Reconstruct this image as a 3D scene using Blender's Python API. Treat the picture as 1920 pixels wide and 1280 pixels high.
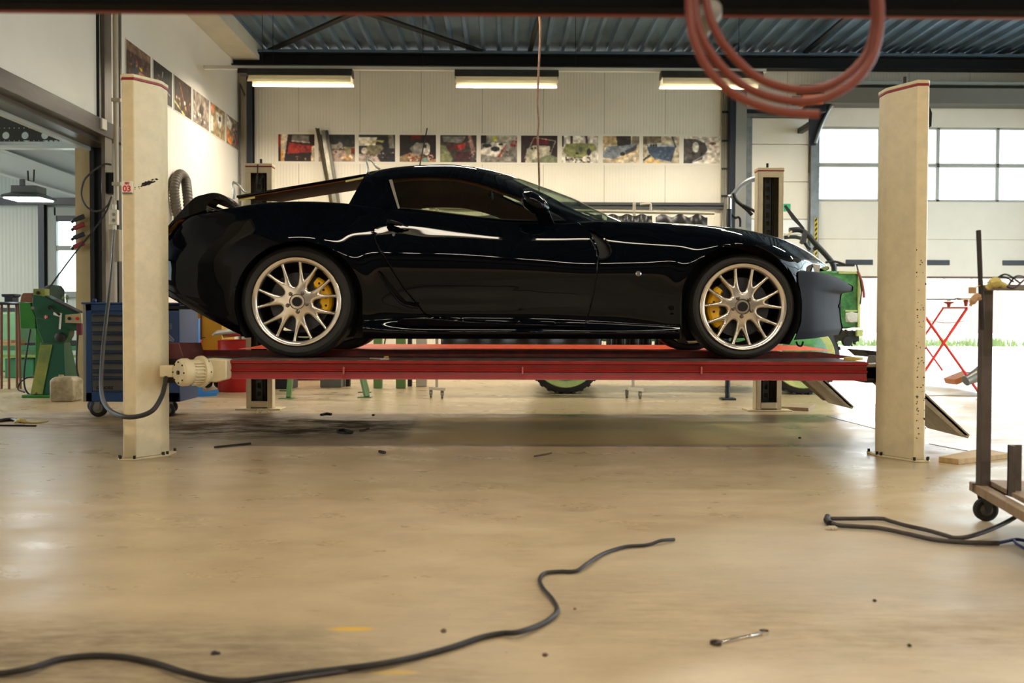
import bpy, bmesh, math, random
import numpy as np
from mathutils import Vector, Matrix

for _o in list(bpy.data.objects):
    bpy.data.objects.remove(_o, do_unlink=True)
SC = bpy.context.scene
COL = SC.collection
random.seed(7)
RNG = np.random.RandomState(11)

# ------------------------------------------------------------------ camera
FPX = 1740.0                      # focal length in pixels of a 1920 wide frame
CAMH = 0.784
YAW, PITCH, ROLL = 0.010, 40.0 / 1740.0, 0.0035
_f = Vector((math.sin(YAW) * math.cos(PITCH), math.cos(YAW) * math.cos(PITCH), -math.sin(PITCH)))
_r0 = Vector((math.cos(YAW), -math.sin(YAW), 0))
_u0 = _r0.cross(_f)
RV = (_r0 * math.cos(ROLL) + _u0 * math.sin(ROLL)).normalized()
UV = (_u0 * math.cos(ROLL) - _r0 * math.sin(ROLL)).normalized()
FV = _f.normalized()
CAMLOC = Vector((0, 0, CAMH))
cd = bpy.data.cameras.new('camera')
cam = bpy.data.objects.new('camera', cd)
COL.objects.link(cam)
cam.matrix_world = Matrix(((RV.x, UV.x, -FV.x, 0), (RV.y, UV.y, -FV.y, 0), (RV.z, UV.z, -FV.z, CAMH), (0, 0, 0, 1)))
cd.sensor_width = 36.0
cd.lens = FPX / 1920 * 36.0
cd.clip_start = 0.05
cd.clip_end = 300
cd.dof.use_dof = True
cd.dof.focus_distance = 6.1
cd.dof.aperture_fstop = 3.2
SC.camera = cam

# ------------------------------------------------------------------ world, exposure
w = bpy.data.worlds.new('sky')
SC.world = w
w.use_nodes = True
nt = w.node_tree
bg = nt.nodes['Background']
sky = nt.nodes.new('ShaderNodeTexSky')
sky.sky_type = 'HOSEK_WILKIE'
sky.turbidity = 7.0
sky.ground_albedo = 0.5
sky.sun_direction = (0.35, 0.5, 0.75)
mixn = nt.nodes.new('ShaderNodeMixRGB')
mixn.inputs[0].default_value = 0.72
mixn.inputs[2].default_value = (0.86, 0.94, 1.0, 1)
nt.links.new(sky.outputs[0], mixn.inputs[1])
nt.links.new(mixn.outputs[0], bg.inputs[0])
bg.inputs[1].default_value = 8.5
SC.view_settings.view_transform = 'Standard'
SC.view_settings.look = 'None'
SC.view_settings.gamma = 1
SC.view_settings.use_curve_mapping = False
SC.view_settings.exposure = 0.0
LAMP_W = 104.0                     # watts of one fluorescent fixture
LAMP_COL = (1.0, 0.88, 0.71)

# ------------------------------------------------------------------ image <-> world
def P(px, py, Y):
    d = FV + RV * ((px - 960) / FPX) - UV * ((py - 640) / FPX)
    return CAMLOC + d * (Y / d.y)
def PXc(px, py, X):
    d = FV + RV * ((px - 960) / FPX) - UV * ((py - 640) / FPX)
    return CAMLOC + d * (X / d.x)
def G(px, py, z=0.0):
    d = FV + RV * ((px - 960) / FPX) - UV * ((py - 640) / FPX)
    return CAMLOC + d * ((z - CAMH) / d.z)
def proj(p):
    v = Vector(p) - CAMLOC
    t = v.dot(FV)
    return 960 + FPX * v.dot(RV) / t, 640 - FPX * v.dot(UV) / t
def projn(A):
    v = A - np.array(CAMLOC)
    t = v @ np.array(FV)
    return np.stack([960 + FPX * (v @ np.array(RV)) / t, 640 - FPX * (v @ np.array(UV)) / t], -1)
def Pn(px, py, Y):
    d = np.array(FV) + ((px - 960) / FPX)[..., None] * np.array(RV) - ((py - 640) / FPX)[..., None] * np.array(UV)
    return np.array(CAMLOC) + d * (Y / d[..., 1])[..., None]

# ------------------------------------------------------------------ materials
def lin(c):
    return tuple(((v / 255) / 12.92 if v / 255 <= 0.04045 else ((v / 255 + 0.055) / 1.055) ** 2.4) for v in c[:3]) + (1.0,)
MATS = {}
def M(name, col, rough=0.5, metal=0.0, nscale=0, namt=0.0, bump=0.0, bscale=60, coat=0.0, spec=0.5, col2=None, stretch=None, detail=4):
    if name in MATS:
        return MATS[name]
    m = bpy.data.materials.new(name)
    m.use_nodes = True
    t = m.node_tree
    b = t.nodes['Principled BSDF']
    c = lin(col)
    b.inputs['Base Color'].default_value = c
    b.inputs['Roughness'].default_value = rough
    b.inputs['Metallic'].default_value = metal
    b.inputs['Specular IOR Level'].default_value = spec
    if coat:
        b.inputs['Coat Weight'].default_value = coat
        b.inputs['Coat Roughness'].default_value = 0.03
    if nscale or bump:
        tc = t.nodes.new('ShaderNodeTexCoord')
        mp = t.nodes.new('ShaderNodeMapping')
        if stretch:
            mp.inputs['Scale'].default_value = stretch
        t.links.new(tc.outputs['Object'], mp.inputs[0])
    if nscale:
        n = t.nodes.new('ShaderNodeTexNoise')
        n.inputs['Scale'].default_value = nscale
        n.inputs['Detail'].default_value = detail
        n.inputs['Roughness'].default_value = 0.65
        t.links.new(mp.outputs[0], n.inputs['Vector'])
        r = t.nodes.new('ShaderNodeValToRGB')
        c2 = lin(col2) if col2 else tuple(v * (1 - namt) for v in c[:3]) + (1,)
        r.color_ramp.elements[0].position = 0.35
        r.color_ramp.elements[1].position = 0.62
        r.color_ramp.elements[0].color = c2
        r.color_ramp.elements[1].color = c
        t.links.new(n.outputs['Fac'], r.inputs[0])
        t.links.new(r.outputs[0], b.inputs['Base Color'])
    if bump:
        n2 = t.nodes.new('ShaderNodeTexNoise')
        n2.inputs['Scale'].default_value = bscale
        n2.inputs['Detail'].default_value = 3
        t.links.new(mp.outputs[0], n2.inputs['Vector'])
        bp = t.nodes.new('ShaderNodeBump')
        bp.inputs['Strength'].default_value = bump
        bp.inputs['Distance'].default_value = 0.01
        t.links.new(n2.outputs['Fac'], bp.inputs['Height'])
        t.links.new(bp.outputs[0], b.inputs['Normal'])
    MATS[name] = m
    return m
def Memit(name, col, s):
    if name in MATS:
        return MATS[name]
    m = bpy.data.materials.new(name)
    m.use_nodes = True
    b = m.node_tree.nodes['Principled BSDF']
    b.inputs['Base Color'].default_value = lin(col)
    b.inputs['Emission Color'].default_value = lin(col)
    b.inputs['Emission Strength'].default_value = s
    MATS[name] = m
    return m
def Mglass(name, col=(255, 255, 255), rough=0.0, alpha_mix=0.12):
    if name in MATS:
        return MATS[name]
    m = bpy.data.materials.new(name)
    m.use_nodes = True
    t = m.node_tree
    t.nodes.clear()
    o = t.nodes.new('ShaderNodeOutputMaterial')
    a = t.nodes.new('ShaderNodeBsdfTransparent')
    a.inputs[0].default_value = lin(col)
    g = t.nodes.new('ShaderNodeBsdfGlossy')
    g.inputs['Roughness'].default_value = rough
    lw = t.nodes.new('ShaderNodeLayerWeight')
    pw = t.nodes.new('ShaderNodeMath')
    pw.operation = 'POWER'
    pw.inputs[1].default_value = 5
    fr = t.nodes.new('ShaderNodeMath')
    fr.operation = 'MULTIPLY_ADD'
    fr.inputs[1].default_value = .95
    fr.inputs[2].default_value = .05
    t.links.new(lw.outputs['Facing'], pw.inputs[0])
    t.links.new(pw.outputs[0], fr.inputs[0])
    mx = t.nodes.new('ShaderNodeMixShader')
    t.links.new(fr.outputs[0], mx.inputs[0])
    t.links.new(a.outputs[0], mx.inputs[1])
    t.links.new(g.outputs[0], mx.inputs[2])
    t.links.new(mx.outputs[0], o.inputs[0])
    MATS[name] = m
    return m
def Mcolattr(name, rough=0.5):
    if name in MATS:
        return MATS[name]
    m = bpy.data.materials.new(name)
    m.use_nodes = True
    t = m.node_tree
    b = t.nodes['Principled BSDF']
    a = t.nodes.new('ShaderNodeVertexColor')
    a.layer_name = 'Col'
    t.links.new(a.outputs[0], b.inputs['Base Color'])
    b.inputs['Roughness'].default_value = rough
    MATS[name] = m
    return m

# ------------------------------------------------------------------ mesh builder
class MB:
    def __init__(self):
        self.v = []
        self.f = []
    def add(self, vs, fs):
        n = len(self.v)
        self.v += [tuple(v) for v in vs]
        self.f += [tuple(i + n for i in f) for f in fs]
        return self
    def box(self, c, s, R=None):
        c = Vector(c)
        vs = []
        for x in (-.5, .5):
            for y in (-.5, .5):
                for z in (-.5, .5):
                    p = Vector((x * s[0], y * s[1], z * s[2]))
                    if R is not None:
                        p = R @ p
                    vs.append(c + p)
        return self.add(vs, [(0, 1, 3, 2), (4, 6, 7, 5), (0, 4, 5, 1), (2, 3, 7, 6), (0, 2, 6, 4), (1, 5, 7, 3)])
    def bb(self, x0, x1, y0, y1, z0, z1):
        return self.box(((x0 + x1) / 2, (y0 + y1) / 2, (z0 + z1) / 2), (abs(x1 - x0), abs(y1 - y0), abs(z1 - z0)))
    def bar(self, a, b, wd, th, up=(0, 0, 1)):
        a, b = Vector(a), Vector(b)
        d = b - a
        L = d.length
        z = d.normalized()
        u = Vector(up)
        if abs(z.dot(u)) > 0.98:
            u = Vector((0, 1, 0))
        x = u.cross(z).normalized()
        y = z.cross(x)
        R = Matrix((x, y, z)).transposed()
        return self.box((a + b) / 2, (wd, th, L), R)
    def rings(self, rings, closed=True, cap0=True, cap1=True):
        n = len(rings[0])
        vs = [p for r in rings for p in r]
        fs = []
        for i in range(len(rings) - 1):
            for j in range(n if closed else n - 1):
                k = (j + 1) % n
                fs.append((i * n + j, i * n + k, (i + 1) * n + k, (i + 1) * n + j))
        if cap0:
            fs.append(tuple(range(n - 1, -1, -1)))
        if cap1:
            m = (len(rings) - 1) * n
            fs.append(tuple(range(m, m + n)))
        return self.add(vs, fs)
    def tube(self, pts, r, seg=8, smooth=0, cap=True):
        pts = [Vector(p) for p in pts]
        if smooth:
            pts = catmull(pts, smooth)
        rs = r if isinstance(r, (list, tuple)) else None
        rings = []
        prev = None
        for i, p in enumerate(pts):
            d = (pts[min(i + 1, len(pts) - 1)] - pts[max(i - 1, 0)])
            if d.length < 1e-9:
                d = Vector((0, 0, 1))
            d.normalize()
            if prev is None:
                u = Vector((0, 0, 1)) if abs(d.z) < 0.9 else Vector((1, 0, 0))
            else:
                u = prev
            x = (u - d * u.dot(d)).normalized()
            prev = x
            y = d.cross(x)
            rr = r if rs is None else rs[int(round(i * (len(rs) - 1) / max(1, len(pts) - 1)))]
            rings.append([p + (x * math.cos(a) + y * math.sin(a)) * rr for a in [2 * math.pi * k / seg for k in range(seg)]])
        return self.rings(rings, cap0=cap, cap1=cap)
    def cyl(self, a, b, r0, r1=None, seg=24, cap=True):
        a, b = Vector(a), Vector(b)
        r1 = r0 if r1 is None else r1
        return self.lathe([(0 if not cap else r0, 0), (r1, (b - a).length)] if False else [(r0, 0), (r1, (b - a).length)], a, b - a, seg, cap)
    def lathe(self, prof, org, axis, seg=32, cap=True):
        org = Vector(org)
        z = Vector(axis).normalized()
        u = Vector((0, 0, 1)) if abs(z.z) < 0.9 else Vector((1, 0, 0))
        x = (u - z * u.dot(z)).normalized()
        y = z.cross(x)
        rings = [[org + z * h + (x * math.cos(a) + y * math.sin(a)) * max(r, 1e-4) for a in [2 * math.pi * k / seg for k in range(seg)]] for r, h in prof]
        return self.rings(rings, cap0=cap, cap1=cap)
    def prism(self, poly, off):
        """poly: list of 3D points (planar), off: vector"""
        off = Vector(off)
        n = len(poly)
        a = [Vector(p) for p in poly]
        vs = a + [p + off for p in a]
        fs = [tuple(range(n - 1, -1, -1)), tuple(range(n, 2 * n))]
        fs += [(i, (i + 1) % n, n + (i + 1) % n, n + i) for i in range(n)]
        return self.add(vs, fs)
    def grid(self, A, keep=None):
        nu, nv = A.shape[:2]
        n = len(self.v)
        self.v += [tuple(p) for p in A.reshape(-1, 3)]
        for i in range(nu - 1):
            for j in range(nv - 1):
                if keep is None or keep[i, j]:
                    self.f.append((n + i * nv + j, n + i * nv + j + 1, n + (i + 1) * nv + j + 1, n + (i + 1) * nv + j))
        return self
    def build(self, name, mat, parent=None, bevel=0.0, ang=35, fix=True, segs=2):
        me = bpy.data.meshes.new(name)
        org = Vector((0, 0, 0))
        A = np.array(self.v, dtype=float)
        if parent is None and len(A) and not name.startswith(('wall', 'floor', 'ceiling', 'outdoor')):
            lo, hi = A.min(0), A.max(0)
            org = Vector(((lo[0] + hi[0]) / 2, (lo[1] + hi[1]) / 2, lo[2]))
            A = A - np.array(org)
        me.from_pydata([tuple(p) for p in A], [], self.f)
        if fix:
            bm = bmesh.new()
            bm.from_mesh(me)
            bmesh.ops.recalc_face_normals(bm, faces=bm.faces)
            bm.to_mesh(me)
            bm.free()
        me.materials.append(mat)
        for p in me.polygons:
            p.use_smooth = True
        me.set_sharp_from_angle(angle=math.radians(ang))
        me.update()
        o = bpy.data.objects.new(name, me)
        o.location = org
        COL.objects.link(o)
        if parent is not None:
            o.parent = parent
            o.matrix_parent_inverse = PINV(parent)
        if bevel:
            md = o.modifiers.new('bevel', 'BEVEL')
            md.width = bevel
            md.segments = segs
            md.limit_method = 'ANGLE'
            md.angle_limit = math.radians(40)
            md.harden_normals = False
        return o
def PINV(p):
    m = Matrix.Translation(p.location)
    q = p
    if p.parent is not None:      # part of a part: the parent mesh sits at the world origin
        m = Matrix.Identity(4)
    return m.inverted()
def catmull(pts, n):
    out = []
    L = len(pts)
    for i in range(L - 1):
        p0, p1, p2, p3 = pts[max(i - 1, 0)], pts[i], pts[i + 1], pts[min(i + 2, L - 1)]
        for k in range(n):
            t = k / n
            out.append(0.5 * ((2 * p1) + (p2 - p0) * t + (2 * p0 - 5 * p1 + 4 * p2 - p3) * t * t + (3 * p1 - p0 - 3 * p2 + p3) * t ** 3))
    out.append(pts[-1])
    return out
def thing(name, label, cat, loc, group=None):
    o = bpy.data.objects.new(name, None)
    o.empty_display_size = 0.1
    COL.objects.link(o)
    o.location = Vector(loc)
    o['label'] = label
    o['category'] = cat
    if group:
        o['group'] = group
    return o
def tag(o, label, cat, group=None, kind=None):
    o['label'] = label
    o['category'] = cat
    if group:
        o['group'] = group
    if kind:
        o['kind'] = kind
    return o
def struct(o):
    o['kind'] = 'structure'
    return o
def lab(o, s):
    o['label'] = s
    return o
def dup(o, delta, label=None, rz=0.0, parent=None):
    c = o.copy()
    COL.objects.link(c)
    if parent is None:
        c.location = o.location + Vector(delta)
        if rz:
            c.rotation_euler.z += rz
        if label:
            c['label'] = label
    else:
        c.parent = parent
    for ch in [q for q in bpy.data.objects if q.parent == o]:
        dup(ch, (0, 0, 0), parent=c)
    return c
def pchip(xk, yk, x):
    xk = np.asarray(xk, float)
    yk = np.asarray(yk, float)
    if len(xk) == 1:
        return np.full(np.shape(x), yk[0])
    h = np.diff(xk)
    d = np.diff(yk) / h
    m = np.zeros(len(xk))
    m[0], m[-1] = d[0], d[-1]
    for i in range(1, len(xk) - 1):
        if d[i - 1] * d[i] > 0:
            w1, w2 = 2 * h[i] + h[i - 1], h[i] + 2 * h[i - 1]
            m[i] = (w1 + w2) / (w1 / d[i - 1] + w2 / d[i])
    x = np.clip(x, xk[0], xk[-1])
    k = np.clip(np.searchsorted(xk, x) - 1, 0, len(xk) - 2)
    t = (x - xk[k]) / h[k]
    return ((1 + 2 * t) * (1 - t) ** 2) * yk[k] + t * (1 - t) ** 2 * h[k] * m[k] + t * t * (3 - 2 * t) * yk[k + 1] + t * t * (t - 1) * h[k] * m[k + 1]
def fmm(xk, yk, x):
    """smooth cubic (finite difference tangents)"""
    xk = np.asarray(xk, float)
    yk = np.asarray(yk, float)
    h = np.diff(xk)
    d = np.diff(yk) / h
    m = np.zeros(len(xk))
    m[0], m[-1] = d[0], d[-1]
    m[1:-1] = (d[:-1] * h[1:] + d[1:] * h[:-1]) / (h[1:] + h[:-1])
    x = np.clip(x, xk[0], xk[-1])
    k = np.clip(np.searchsorted(xk, x) - 1, 0, len(xk) - 2)
    t = (x - xk[k]) / h[k]
    return ((1 + 2 * t) * (1 - t) ** 2) * yk[k] + t * (1 - t) ** 2 * h[k] * m[k] + t * t * (3 - 2 * t) * yk[k + 1] + t * t * (t - 1) * h[k] * m[k + 1]
def in_poly(P2, poly):
    x, y = P2[..., 0], P2[..., 1]
    ins = np.zeros(x.shape, bool)
    n = len(poly)
    for i in range(n):
        x0, y0 = poly[i]
        x1, y1 = poly[(i + 1) % n]
        c = ((y0 > y) != (y1 > y))
        with np.errstate(divide='ignore', invalid='ignore'):
            xi = (x1 - x0) * (y - y0) / (y1 - y0 + 1e-12) + x0
        ins ^= c & (x < xi)
    return ins
def near_poly(P2, poly, closed=True):
    """nearest point on polyline and distance"""
    best = np.full(P2.shape[0], 1e18)
    bp = np.zeros_like(P2)
    n = len(poly)
    for i in range(n if closed else n - 1):
        a = np.array(poly[i], float)
        b = np.array(poly[(i + 1) % n], float)
        d = b - a
        t = np.clip(((P2 - a) @ d) / (d @ d + 1e-18), 0, 1)
        q = a + t[:, None] * d
        r = ((P2 - q) ** 2).sum(1)
        k = r < best
        best[k] = r[k]
        bp[k] = q[k]
    return bp, np.sqrt(best)
def sm2(poly, n=6):
    return [(p.x, p.y) for p in catmull([Vector((a, b, 0)) for a, b in poly], n)]
# ================================================================== ROOM
YB = 15.3          # back wall
XL = -4.32         # left wall
XR = 9.6
YF = -7.0
ZC = 5.2
M_wallp = M('wall_panel_cream', (226, 219, 202), 0.45, nscale=1.3, namt=0.07)
def panel_nodes(m, axis, off, pitch, micro, dark=0.45, seam=0.008, strength=0.25):
    """sandwich panel: a seam every `pitch` metres, fine vertical micro ribs"""
    t = m.node_tree
    b = t.nodes['Principled BSDF']
    tc = t.nodes.new('ShaderNodeTexCoord')
    sp = t.nodes.new('ShaderNodeSeparateXYZ')
    t.links.new(tc.outputs['Object'], sp.inputs[0])
    def mth(op, a, v=None):
        n = t.nodes.new('ShaderNodeMath')
        n.operation = op
        if hasattr(a, 'is_output'):
            t.links.new(a, n.inputs[0])
        else:
            n.inputs[0].default_value = a
        if v is not None:
            if hasattr(v, 'is_output'):
                t.links.new(v, n.inputs[1])
            else:
                n.inputs[1].default_value = v
        return n.outputs[0]
    x = sp.outputs[axis]
    fr = mth('FRACT', mth('DIVIDE', mth('SUBTRACT', x, off), pitch))
    line = mth('LESS_THAN', fr, seam / pitch)
    mic = mth('SINE', mth('MULTIPLY', x, 2 * math.pi / micro))
    src = b.inputs['Base Color'].links[0].from_socket if b.inputs['Base Color'].links else None
    mx = t.nodes.new('ShaderNodeMixRGB')
    mx.blend_type = 'MULTIPLY'
    t.links.new(line, mx.inputs[0])
    if src:
        t.links.new(src, mx.inputs[1])
    else:
        mx.inputs[1].default_value = b.inputs['Base Color'].default_value
    mx.inputs[2].default_value = (dark, dark, dark, 1)
    t.links.new(mx.outputs[0], b.inputs['Base Color'])
    bp = t.nodes.new('ShaderNodeBump')
    bp.inputs['Strength'].default_value = strength
    bp.inputs['Distance'].default_value = 0.004
    t.links.new(mic, bp.inputs['Height'])
    t.links.new(bp.outputs[0], b.inputs['Normal'])
panel_nodes(M_wallp, 0, -2.353, 1.0025, 0.05)
M_white = M('wall_painted_white', (226, 220, 208), 0.6, nscale=0.8, namt=0.06, bump=0.15, bscale=6)
M_steel_d = M('steel_dark_blue', (28, 36, 46), 0.35, nscale=6, namt=0.3)
M_steel_b = M('steel_black', (8, 10, 14), 0.45, spec=.3)
M_galv = M('galvanised_steel', (140, 143, 142), 0.38, 0.75, nscale=7, namt=0.25)
M_frame = M('frame_grey_aluminium', (150, 152, 148), 0.4, 0.3)
M_creamd = M('overhead_door_cream', (232, 226, 212), 0.4, nscale=2, namt=0.05)
M_glassw = Mglass('window_glass', (245, 250, 250))
M_outside = M('outdoor_paving', (205, 203, 196), 0.8, nscale=2, namt=0.15)

# ---- floor
def floor_material():
    m = bpy.data.materials.new('floor_epoxy_tan')
    m.use_nodes = True
    t = m.node_tree
    b = t.nodes['Principled BSDF']
    tc = t.nodes.new('ShaderNodeTexCoord')
    def noise(scale, detail=4, stretch=None, rough=0.6):
        n = t.nodes.new('ShaderNodeTexNoise')
        n.inputs['Scale'].default_value = scale
        n.inputs['Detail'].default_value = detail
        n.inputs['Roughness'].default_value = rough
        mp = t.nodes.new('ShaderNodeMapping')
        if stretch:
            mp.inputs['Scale'].default_value = stretch
        t.links.new(tc.outputs['Object'], mp.inputs[0])
        t.links.new(mp.outputs[0], n.inputs['Vector'])
        return n.outputs['Fac']
    def ramp(s, a, bb, ca=(0, 0, 0, 1), cb=(1, 1, 1, 1)):
        r = t.nodes.new('ShaderNodeValToRGB')
        r.color_ramp.elements[0].position = a
        r.color_ramp.elements[1].position = bb
        r.color_ramp.elements[0].color = ca
        r.color_ramp.elements[1].color = cb
        t.links.new(s, r.inputs[0])
        return r.outputs[0]
    def mix(f, a, c, mode='MIX'):
        n = t.nodes.new('ShaderNodeMixRGB')
        n.blend_type = mode
        if hasattr(f, 'is_output'):
            t.links.new(f, n.inputs[0])
        else:
            n.inputs[0].default_value = f
        for k, s in ((1, a), (2, c)):
            if hasattr(s, 'is_output'):
                t.links.new(s, n.inputs[k])
            else:
                n.inputs[k].default_value = s
        return n.outputs[0]
    def mth(op, a, c=None):
        n = t.nodes.new('ShaderNodeMath')
        n.operation = op
        n.use_clamp = op in ('MULTIPLY',)
        for k, s in ((0, a), (1, c)):
            if s is None:
                continue
            if hasattr(s, 'is_output'):
                t.links.new(s, n.inputs[k])
            else:
                n.inputs[k].default_value = s
        return n.outputs[0]
    base = ramp(noise(0.55, 5), 0.3, 0.7, lin((182, 161, 126)), lin((198, 177, 141)))
    base = mix(mth('MULTIPLY', ramp(noise(3.5, 7, (1, 1.6, 1), .7), 0.42, 0.78), 0.45), base, lin((140, 118, 90)))
    sc = ramp(noise(26, 5, (0.35, 1.6, 1)), 0.60, 0.72)
    base = mix(mth('MULTIPLY', sc, 0.35), base, lin((120, 98, 72)))
    # dark specks
    sp = ramp(noise(60, 2), 0.735, 0.755)
    base = mix(mth('MULTIPLY', sp, 0.8), base, lin((60, 48, 38)))
    # stained areas: (x, y, rx, ry, strength, colour)
    sep = t.nodes.new('ShaderNodeSeparateXYZ')
    t.links.new(tc.outputs['Object'], sep.inputs[0])
    dirt = [None]
    nd = noise(2.4, 6, (1, 2.2, 1), 0.7)
    nf = noise(14, 6, (0.5, 2.5, 1), 0.75)
    def stain(cx, cy, rx, ry, amt, col, lo=0.35, hi=0.6):
        nonlocal base
        dx = mth('DIVIDE', mth('SUBTRACT', sep.outputs[0], cx), rx)
        dy = mth('DIVIDE', mth('SUBTRACT', sep.outputs[1], cy), ry)
        r = mth('ADD', mth('POWER', mth('ABSOLUTE', dx), 2.0), mth('POWER', mth('ABSOLUTE', dy), 2.0))
        k = ramp(r, 0.3, 1.0, (1, 1, 1, 1), (0, 0, 0, 1))
        n1 = ramp(mth('ADD', mth('MULTIPLY', nd, 0.55), mth('MULTIPLY', nf, 0.45)), lo, hi)
        f = mth('MULTIPLY', mth('MULTIPLY', k, n1), amt)
        base = mix(f, base, col)
        dirt[0] = f if dirt[0] is None else mth('MAXIMUM', dirt[0], f)
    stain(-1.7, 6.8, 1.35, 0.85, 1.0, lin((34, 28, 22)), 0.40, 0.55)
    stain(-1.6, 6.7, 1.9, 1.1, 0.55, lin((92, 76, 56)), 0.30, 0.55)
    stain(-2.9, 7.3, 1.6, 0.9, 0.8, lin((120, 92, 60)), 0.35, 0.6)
    stain(-1.1, 2.0, 1.25, 0.5, 0.8, lin((92, 82, 68)), 0.30, 0.60)
    stain(0.9, 2.5, 1.3, 0.5, 0.45, lin((120, 104, 84)), 0.36, 0.6)
    stain(-0.38, 2.34, 0.07, 0.02, 0.8, lin((216, 170, 60)), 0.3, 0.5)
    stain(-0.24, 2.05, 0.06, 0.012, 0.9, lin((216, 170, 60)), 0.3, 0.5)
    stain(1.6, 3.0, 1.4, 0.7, 0.5, lin((190, 184, 172)), 0.3, 0.6)
    # lift's reflection painted into the colour as a yellowish inlay under the lift
    def smooth(s, a, c):
        n = t.nodes.new('ShaderNodeMapRange')
        n.inputs[1].default_value = a
        n.inputs[2].default_value = c
        t.links.new(s, n.inputs[0])
        return n.outputs[0]
    kx = mth('MULTIPLY', smooth(sep.outputs[0], -0.68, -0.6), smooth(sep.outputs[0], 2.1, 1.7))
    ky = mth('MULTIPLY', smooth(sep.outputs[1], 5.82, 5.90), smooth(sep.outputs[1], 7.50, 7.42))
    refl_band = mth('MULTIPLY', kx, ky)
    base = mix(mth('MULTIPLY', refl_band, 0.75), base, lin((238, 208, 138)))
    dull = mth('MAXIMUM', dirt[0], mth('MULTIPLY', refl_band, 0.35))
    t.links.new(base, b.inputs['Base Color'])
    rr = ramp(noise(3.0, 5, (1, 1.5, 1)), 0.3, 0.75, (0.24, 0.24, 0.24, 1), (0.42, 0.42, 0.42, 1))
    t.links.new(mth('ADD', rr, mth('MULTIPLY', dull, 0.45)), b.inputs['Roughness'])
    t.links.new(mth('SUBTRACT', 0.55, mth('MULTIPLY', dull, 0.53)), b.inputs['Specular IOR Level'])
    bp = t.nodes.new('ShaderNodeBump')
    bp.inputs['Strength'].default_value = 0.12
    bp.inputs['Distance'].default_value = 0.01
    t.links.new(noise(9, 4), bp.inputs['Height'])
    t.links.new(bp.outputs[0], b.inputs['Normal'])
    return m
fl = MB().bb(-13.2, XR + .2, YF - .2, YB + .12, -0.2, 0.0).build('floor', floor_material())
struct(fl)
og = MB().bb(-30, 45, YB + .12, 60, -0.2, -0.02).bb(XR + .2, 45, -20, YB + .12, -0.2, -0.02).build('outdoor_ground', M_outside)
struct(og)
# ---- back wall (opening for the overhead door and window of the side hall)
DX0, DX1, DZ = 5.17, 9.25, 4.36
b = MB()
b.bb(XL - .3, DX0, YB, YB + .12, 0, ZC)
b.bb(DX0, DX1, YB, YB + .12, DZ, ZC)
b.bb(DX1, XR, YB, YB + .12, 0, ZC)
struct(b.build('wall_back', M_wallp))
# ---- left wall with the opening to the side hall
OY0, OY1, OZ = 4.6, 10.45, 2.74
b = MB()
b.bb(XL - .12, XL, OY1 + 0.0, YB, 0, ZC)
b.bb(XL - .12, XL, YF, OY0, 0, ZC)
b.bb(XL - .12, XL, OY0, OY1, OZ + .17, ZC)
struct(b.build('wall_left', M_white))
b = MB().bb(XR, XR + .12, YF, 1.0, 0, ZC).bb(XR, XR + .12, 14, YB, 0, ZC).bb(XR, XR + .12, 1, 3.6, 0, 1.1).bb(XR, XR + .12, 8.88, 14, 0, 1.1).bb(XR, XR + .12, 1, 14, 4.3, ZC)
struct(b.build('wall_right', M_white))
b = MB()
for y in (1.0, 3.6, 6.2, 8.8, 11.4, 13.92):
    b.bb(XR, XR + .08, y, y + .08, 2.1 if y == 6.2 else 1.1, 4.3)
b.bb(XR, XR + .08, 1, 14, 3.16, 3.24)
wf = b.build('window_3', M_frame)
struct(wf)
b = MB().bb(XR, XR + .08, 3.6, 8.88, 2.0, 2.1).bb(XR, XR + .08, 3.6, 3.68, 0, 1.1).bb(XR, XR + .08, 8.8, 8.88, 0, 1.1)
struct(b.build('doorway_added', M_frame))  # unseen open doorway, added for low daylight under the lift
MB().bb(XR + .04, XR + .05, 1, 3.6, 1.1, 4.3).bb(XR + .04, XR + .05, 3.68, 8.8, 2.1, 4.3).bb(XR + .04, XR + .05, 8.88, 14, 1.1, 4.3).build('pane', M_glassw, wf)
b = MB().bb(-13, XR, YF - .12, YF, 0, ZC)
struct(b.build('wall_front', M('wall_front_darkened', (60, 56, 52), .7)))  # unseen front wall, darkened to keep the car's reflections dark

# ---- ceiling: trapezoidal steel deck, ribs running away from the camera
M_deck = M('roof_deck_galvanised', (104, 128, 152), 0.4, 0.15, nscale=2.5, namt=0.45, stretch=(1, .3, 1))
pitch = 0.257
xs, zs = [], []
x = XL - .4
while x < XR + .3:
    for dx, dz in ((0, 0), (0.045, 0), (0.070, 0.065), (0.232, 0.065)):
        xs.append(x + dx)
        zs.append(ZC - .05 + dz)
    x += pitch
b = MB()
n = len(xs)
b.add([(xs[i], y, zs[i]) for y in (YF - .2, YB + .2) for i in range(n)], [(i, i + 1, n + i + 1, n + i) for i in range(n - 1)])
b.bb(XL - .4, XR + .3, YF - .2, YB + .2, ZC + .06, ZC + .2)
b.bb(-13.3, XL - .3, YF - .2, YB + .2, 4.0, 4.15)
cl = b.build('ceiling', M_deck, ang=20, fix=False)
struct(cl)

# ---- roof steel
b = MB()
z0 = 4.82
b.bb(XL, XR, YB - .34, YB - .33, z0, z0 + .20)
b.bb(XL, XR, YB - .44, YB - .24, z0 + .185, z0 + .20)
b.bb(XL, XR, YB - .44, YB - .24, z0, z0 + .015)
rb = struct(b.build('trim_1', M_steel_b))
b = MB()
b.bb(XL, XR, YB - .47, YB - .42, z0 + .20, z0 + .235)
struct(b.build('trim_2', M('steel_edge_lit_blue', (84, 106, 126), 0.3, 0.3)))  # lit flange edge of the roof beam, painted as a blue strip
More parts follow.
